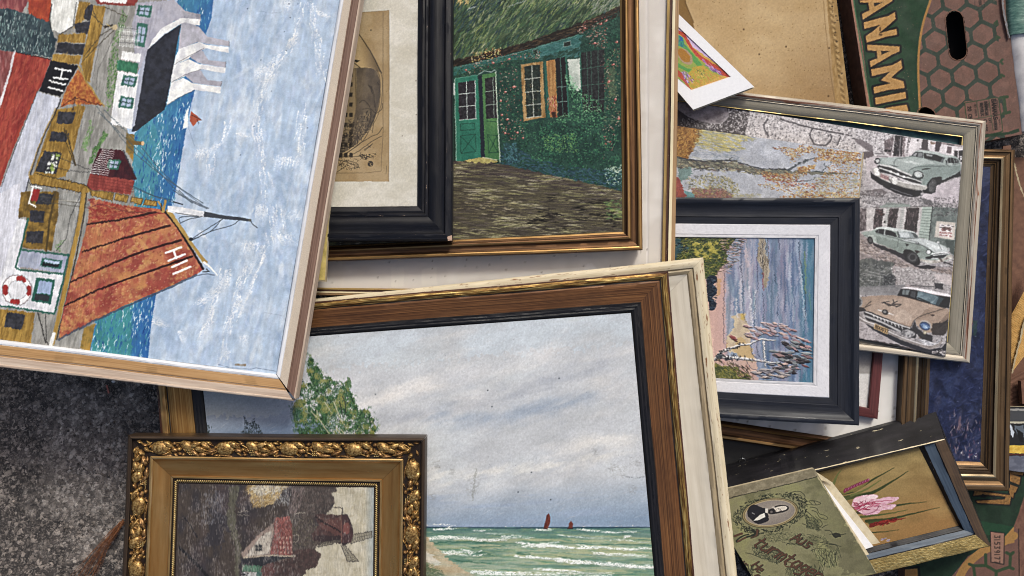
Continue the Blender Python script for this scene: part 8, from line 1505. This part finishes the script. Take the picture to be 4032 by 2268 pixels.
def carve(side, parent):
    A = np.array(Qo[side], float); B = np.array(Qo[(side + 1) % 4], float); a_ = np.array(Qi[side], float); b_ = np.array(Qi[(side + 1) % 4], float)
    s0, s1 = .09, .425; L = np.hypot(*(B - A)); wpx = np.hypot(*(a_ - A)) * .7 * (s1 - s0)
    base = ZO - .0068; px = K * (CAMZ - base); R_ = np.random.default_rng(side + 20)
    VL, FL, VC, FC, VS, FS = [], [], [], [], [], []
    def pt(u, v):                       # u pixels along the side, v 0..1 across
        s_ = s0 + (s1 - s0) * v; P0 = A + (a_ - A) * s_; P1 = B + (b_ - B) * s_; 
        return P0 + (P1 - P0) * (u / L)
    dd = (B - A) / L
    def put(u, v, l, w, ang, hgt, kind='L', **kw):
        l *= 1.08; w *= 1.04; hgt *= .95
        x, y = pt(u, v); c = W(x, y, base + hgt * .15); d = np.array([dd[0], -dd[1]]); nrm = np.array([d[1], -d[0]])
        e1 = d * math.cos(ang) + nrm * math.sin(ang); e2 = -d * math.sin(ang) + nrm * math.cos(ang); j = R_.uniform(.92, 1.08)
        V_, F_ = {'L': (VL, FL), 'C': (VC, FC), 'S': (VS, FS)}[kind]
        blob(V_, F_, c, np.array([*(e1 * l * px * j), 0]), np.array([*(e2 * w * px), 0]), np.array([0, 0, hgt]), **kw)
    u = 26
    n_unit = int((L - 60) // 232); step = (L - 60) / max(1, n_unit)
    for q in range(n_unit):
        u0 = 40 + q * step; f = step / 232
        # round fruit with its eye
        put(u0 + 38 * f, .5, 36, 27, .1, .0075, 'L'); put(u0 + 8 * f, .42, 6, 6, 0, .0066, 'L'); put(u0 + 8 * f, .42, 3, 3, 0, .008, 'C')
        put(u0 + 30 * f, .93, 30, 5, .12, .004, 'C', pinch=.4)
        put(u0 + 76 * f, .28, 26, 12, .5, .006, 'L', pinch=.7, ridges=3); put(u0 + 84 * f, .62, 15, 10, .3, .0055, 'C', pinch=.4); put(u0 + 102 * f, .2, 8, 7, 0, .005, 'C'); put(u0 + 104 * f, .55, 8, 8, 0, .006, 'L'); put(u0 + 104 * f, .88, 8, 7, 0, .005, 'C')
        # split fruit with seeds
        put(u0 + 140 * f, .36, 29, 19, .55, .0072, 'L', pinch=.3); put(u0 + 152 * f, .8, 21, 9, .7, .006, 'C', pinch=.4); put(u0 + 121 * f, .6, 14, 4, 1.15, .005, 'C', pinch=.5)
        for k in range(9): put(u0 + (124 + (k % 3) * 7 + (k // 3) * 3) * f, .6 + (k // 3) * .13, 2.7, 2.7, 0, .0062, 'S', n=6, m_=4)
        # leaves between
        put(u0 + 172 * f, .26, 25, 12, -.35, .0062, 'L', pinch=.6, ridges=3); put(u0 + 180 * f, .55, 24, 12, .2, .0062, 'L', pinch=.6, ridges=3); put(u0 + 176 * f, .88, 19, 9, .05, .0052, 'C', pinch=.4)
        put(u0 + 205 * f, .34, 23, 11, .6, .006, 'L', pinch=.7, ridges=2); put(u0 + 214 * f, .7, 22, 11, -.4, .006, 'C', pinch=.7, ridges=2); put(u0 + 222 * f, .16, 12, 6, .3, .005, 'L', pinch=.6); put(u0 + 228 * f, .92, 12, 5, -.2, .0045, 'C', pinch=.6)
        put(u0 + 60 * f, .12, 18, 5, -.15, .0045, 'L', pinch=.6); put(u0 + 150 * f, .08, 14, 4, .1, .004, 'C', pinch=.6)
    for k in range(int(L / 9)):
        put(R_.uniform(14, L - 14), R_.uniform(.04, .96), R_.uniform(8, 15), R_.uniform(3, 5.5), R_.uniform(-.9, .9) + (PI if R_.random() < .5 else 0), R_.uniform(.0026, .0046), 'LC'[int(R_.random() < .45)], pinch=.85, ridges=2)
    put(18, .62, 13, 7, .8, .006, 'L', pinch=.5); put(L - 20, .5, 18, 9, -.8, .006, 'L', pinch=.6, ridges=2); put(L - 34, .75, 12, 6, -.4, .005, 'C', pinch=.6)
    sv = [pt(u_, .5 + .33 * math.sin(u_ / 37.)) for u_ in np.arange(8, L - 8, 9)]; v_, f_ = tube('', [W(x, y, base + .0022) for x, y in sv], .0011, None, None, 6); k0 = len(VL); VL += v_; FL += [tuple(k0 + q for q in f) for f in f_]
    mesh('carved_leafage', np.array(VL), FL, MAT('gilt_leafwork'), parent, smooth_ang=PI); nv = len(VC); mesh('carved_leafage', np.array(VC + VS), FC + [tuple(q + nv for q in f) for f in FS], [MAT('gilt_copper'), MAT('gilt_seed')], parent, mi=[0] * len(FC) + [1] * len(FS), smooth_ang=PI)
    # beading round the sight edge
    V, F = [], []; s_ = .945; P0 = A + (a_ - A) * s_; P1 = B + (b_ - B) * s_; L2 = np.hypot(*(P1 - P0)); n = int(L2 / 8.2)
    for k in range(n):
        x, y = P0 + (P1 - P0) * ((k + .5) / n); d = np.array([dd[0], -dd[1]]); nrm = np.array([d[1], -d[0]]); e1 = d * .8 + nrm * .6; e2 = -d * .6 + nrm * .8
        blob(V, F, W(x, y, ZO - .0158), np.array([*(e2 * 7.4 * px), 0]), np.array([*(e1 * 3.0 * px), 0]), np.array([0, 0, .0022]), n=6, m_=4)
    mesh('beading', np.array(V), F, MAT('gilt_bead'), parent, smooth_ang=PI)
carv = sub('carved_border', t)
for s_ in (0, 1, 3, 2): carve(s_, carv)
# harbour painting
t = picture('framed_painting', 600, 700, .25, 'harbour painting with rust sailed boat H11 turned on its side in a pale wood frame', 'framed painting', FR)
Qo = [(-58, -682), (1503, -500), (1162, 1580), (-400, 1398)]; Qi = [(-8, -610), (1410, -430), (1087, 1473), (-332, 1294)]
Rg, Z = rings(Qo, Qi, [(0, -.001), (.03, 0), (.08, 0), (.1, -.0008), (.14, -.0008), (.3, 0), (.36, -.0002), (.38, -.0022), (.42, -.0022), (.44, -.0012), (.46, -.0006), (.8, -.0028), (.815, -.0038), (.83, -.0022), (.9, -.0018), (.96, -.003), (1, -.0085)], .275)
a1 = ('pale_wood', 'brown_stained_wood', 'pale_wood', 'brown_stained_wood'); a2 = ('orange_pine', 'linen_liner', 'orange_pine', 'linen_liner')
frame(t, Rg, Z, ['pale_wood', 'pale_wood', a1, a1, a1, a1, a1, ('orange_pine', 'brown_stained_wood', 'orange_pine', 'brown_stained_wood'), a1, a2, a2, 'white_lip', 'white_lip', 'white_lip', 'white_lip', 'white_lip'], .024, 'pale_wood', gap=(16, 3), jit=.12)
sheet('canvas', Qi, .2675, paint_harbour(), MAT('oil_paint'), t, relief=.3)
slab('backing_board', Qo, .254, .003, MAT('dark_inside'), t, .03)

# ------------------------------------------------------------------ small things on the ground
R_ = np.random.default_rng(31); V, F = [], []
g5 = cm(0, 1462, .5563)
for i in range(32):
    a0 = np.array(g5(872, 1060)[0]) + R_.normal(0, 4, 2); spread = R_.uniform(-1, 1)
    mid = np.array(g5(735, 1240)[0]) + np.array([spread * 15 + R_.normal(0, 4), spread * 14]); end = np.array(g5(560, 1450)[0]) + np.array([spread * 30 + R_.normal(0, 12), spread * 26 + 30])
    if R_.random() < .3: end = mid + (end - mid) * R_.uniform(.3, .8)
    pts = smooth([tuple(a0), tuple((a0 + mid) / 2 + R_.normal(0, 5, 2)), tuple(mid), tuple((mid + end) / 2 + R_.normal(0, 8, 2)), tuple(end)], 4)
    zz = R_.uniform(.004, .02); r0 = R_.uniform(.00035, .0008)
    v_, f_ = tube('', [W(x, y, zz * (1 - abs(k / len(pts) - .4)) + .002) for k, (x, y) in enumerate(pts)], [r0 * (1 - .6 * k / len(pts)) for k in range(len(pts))], None, None, 5)
    k0 = len(V); V += v_; F += [tuple(k0 + q for q in f) for f in f_]
tag(mesh('raffia_tassel', np.array(V), F, MAT('raffia'), smooth_ang=PI), 'reddish brown frayed tassel on the asphalt beside the ornate frame', 'tassel')
o = slab('paper_scrap', [(417, 1517), (422, 1516), (430, 1548), (425, 1550)], .006, .0015, MAT('pink_paper'), None); tag(o, 'tiny pink paper strip on the asphalt under the harbour picture', 'paper scrap')
V, F = [], []; blob(V, F, W(447, 1502, .004), np.array([.004, 0, 0]), np.array([0, .0025, 0]), np.array([0, 0, .002])); tag(mesh('white_pebble', np.array(V), F, MAT('card_white'), smooth_ang=PI), 'small white pebble on the asphalt below the harbour frame', 'pebble')
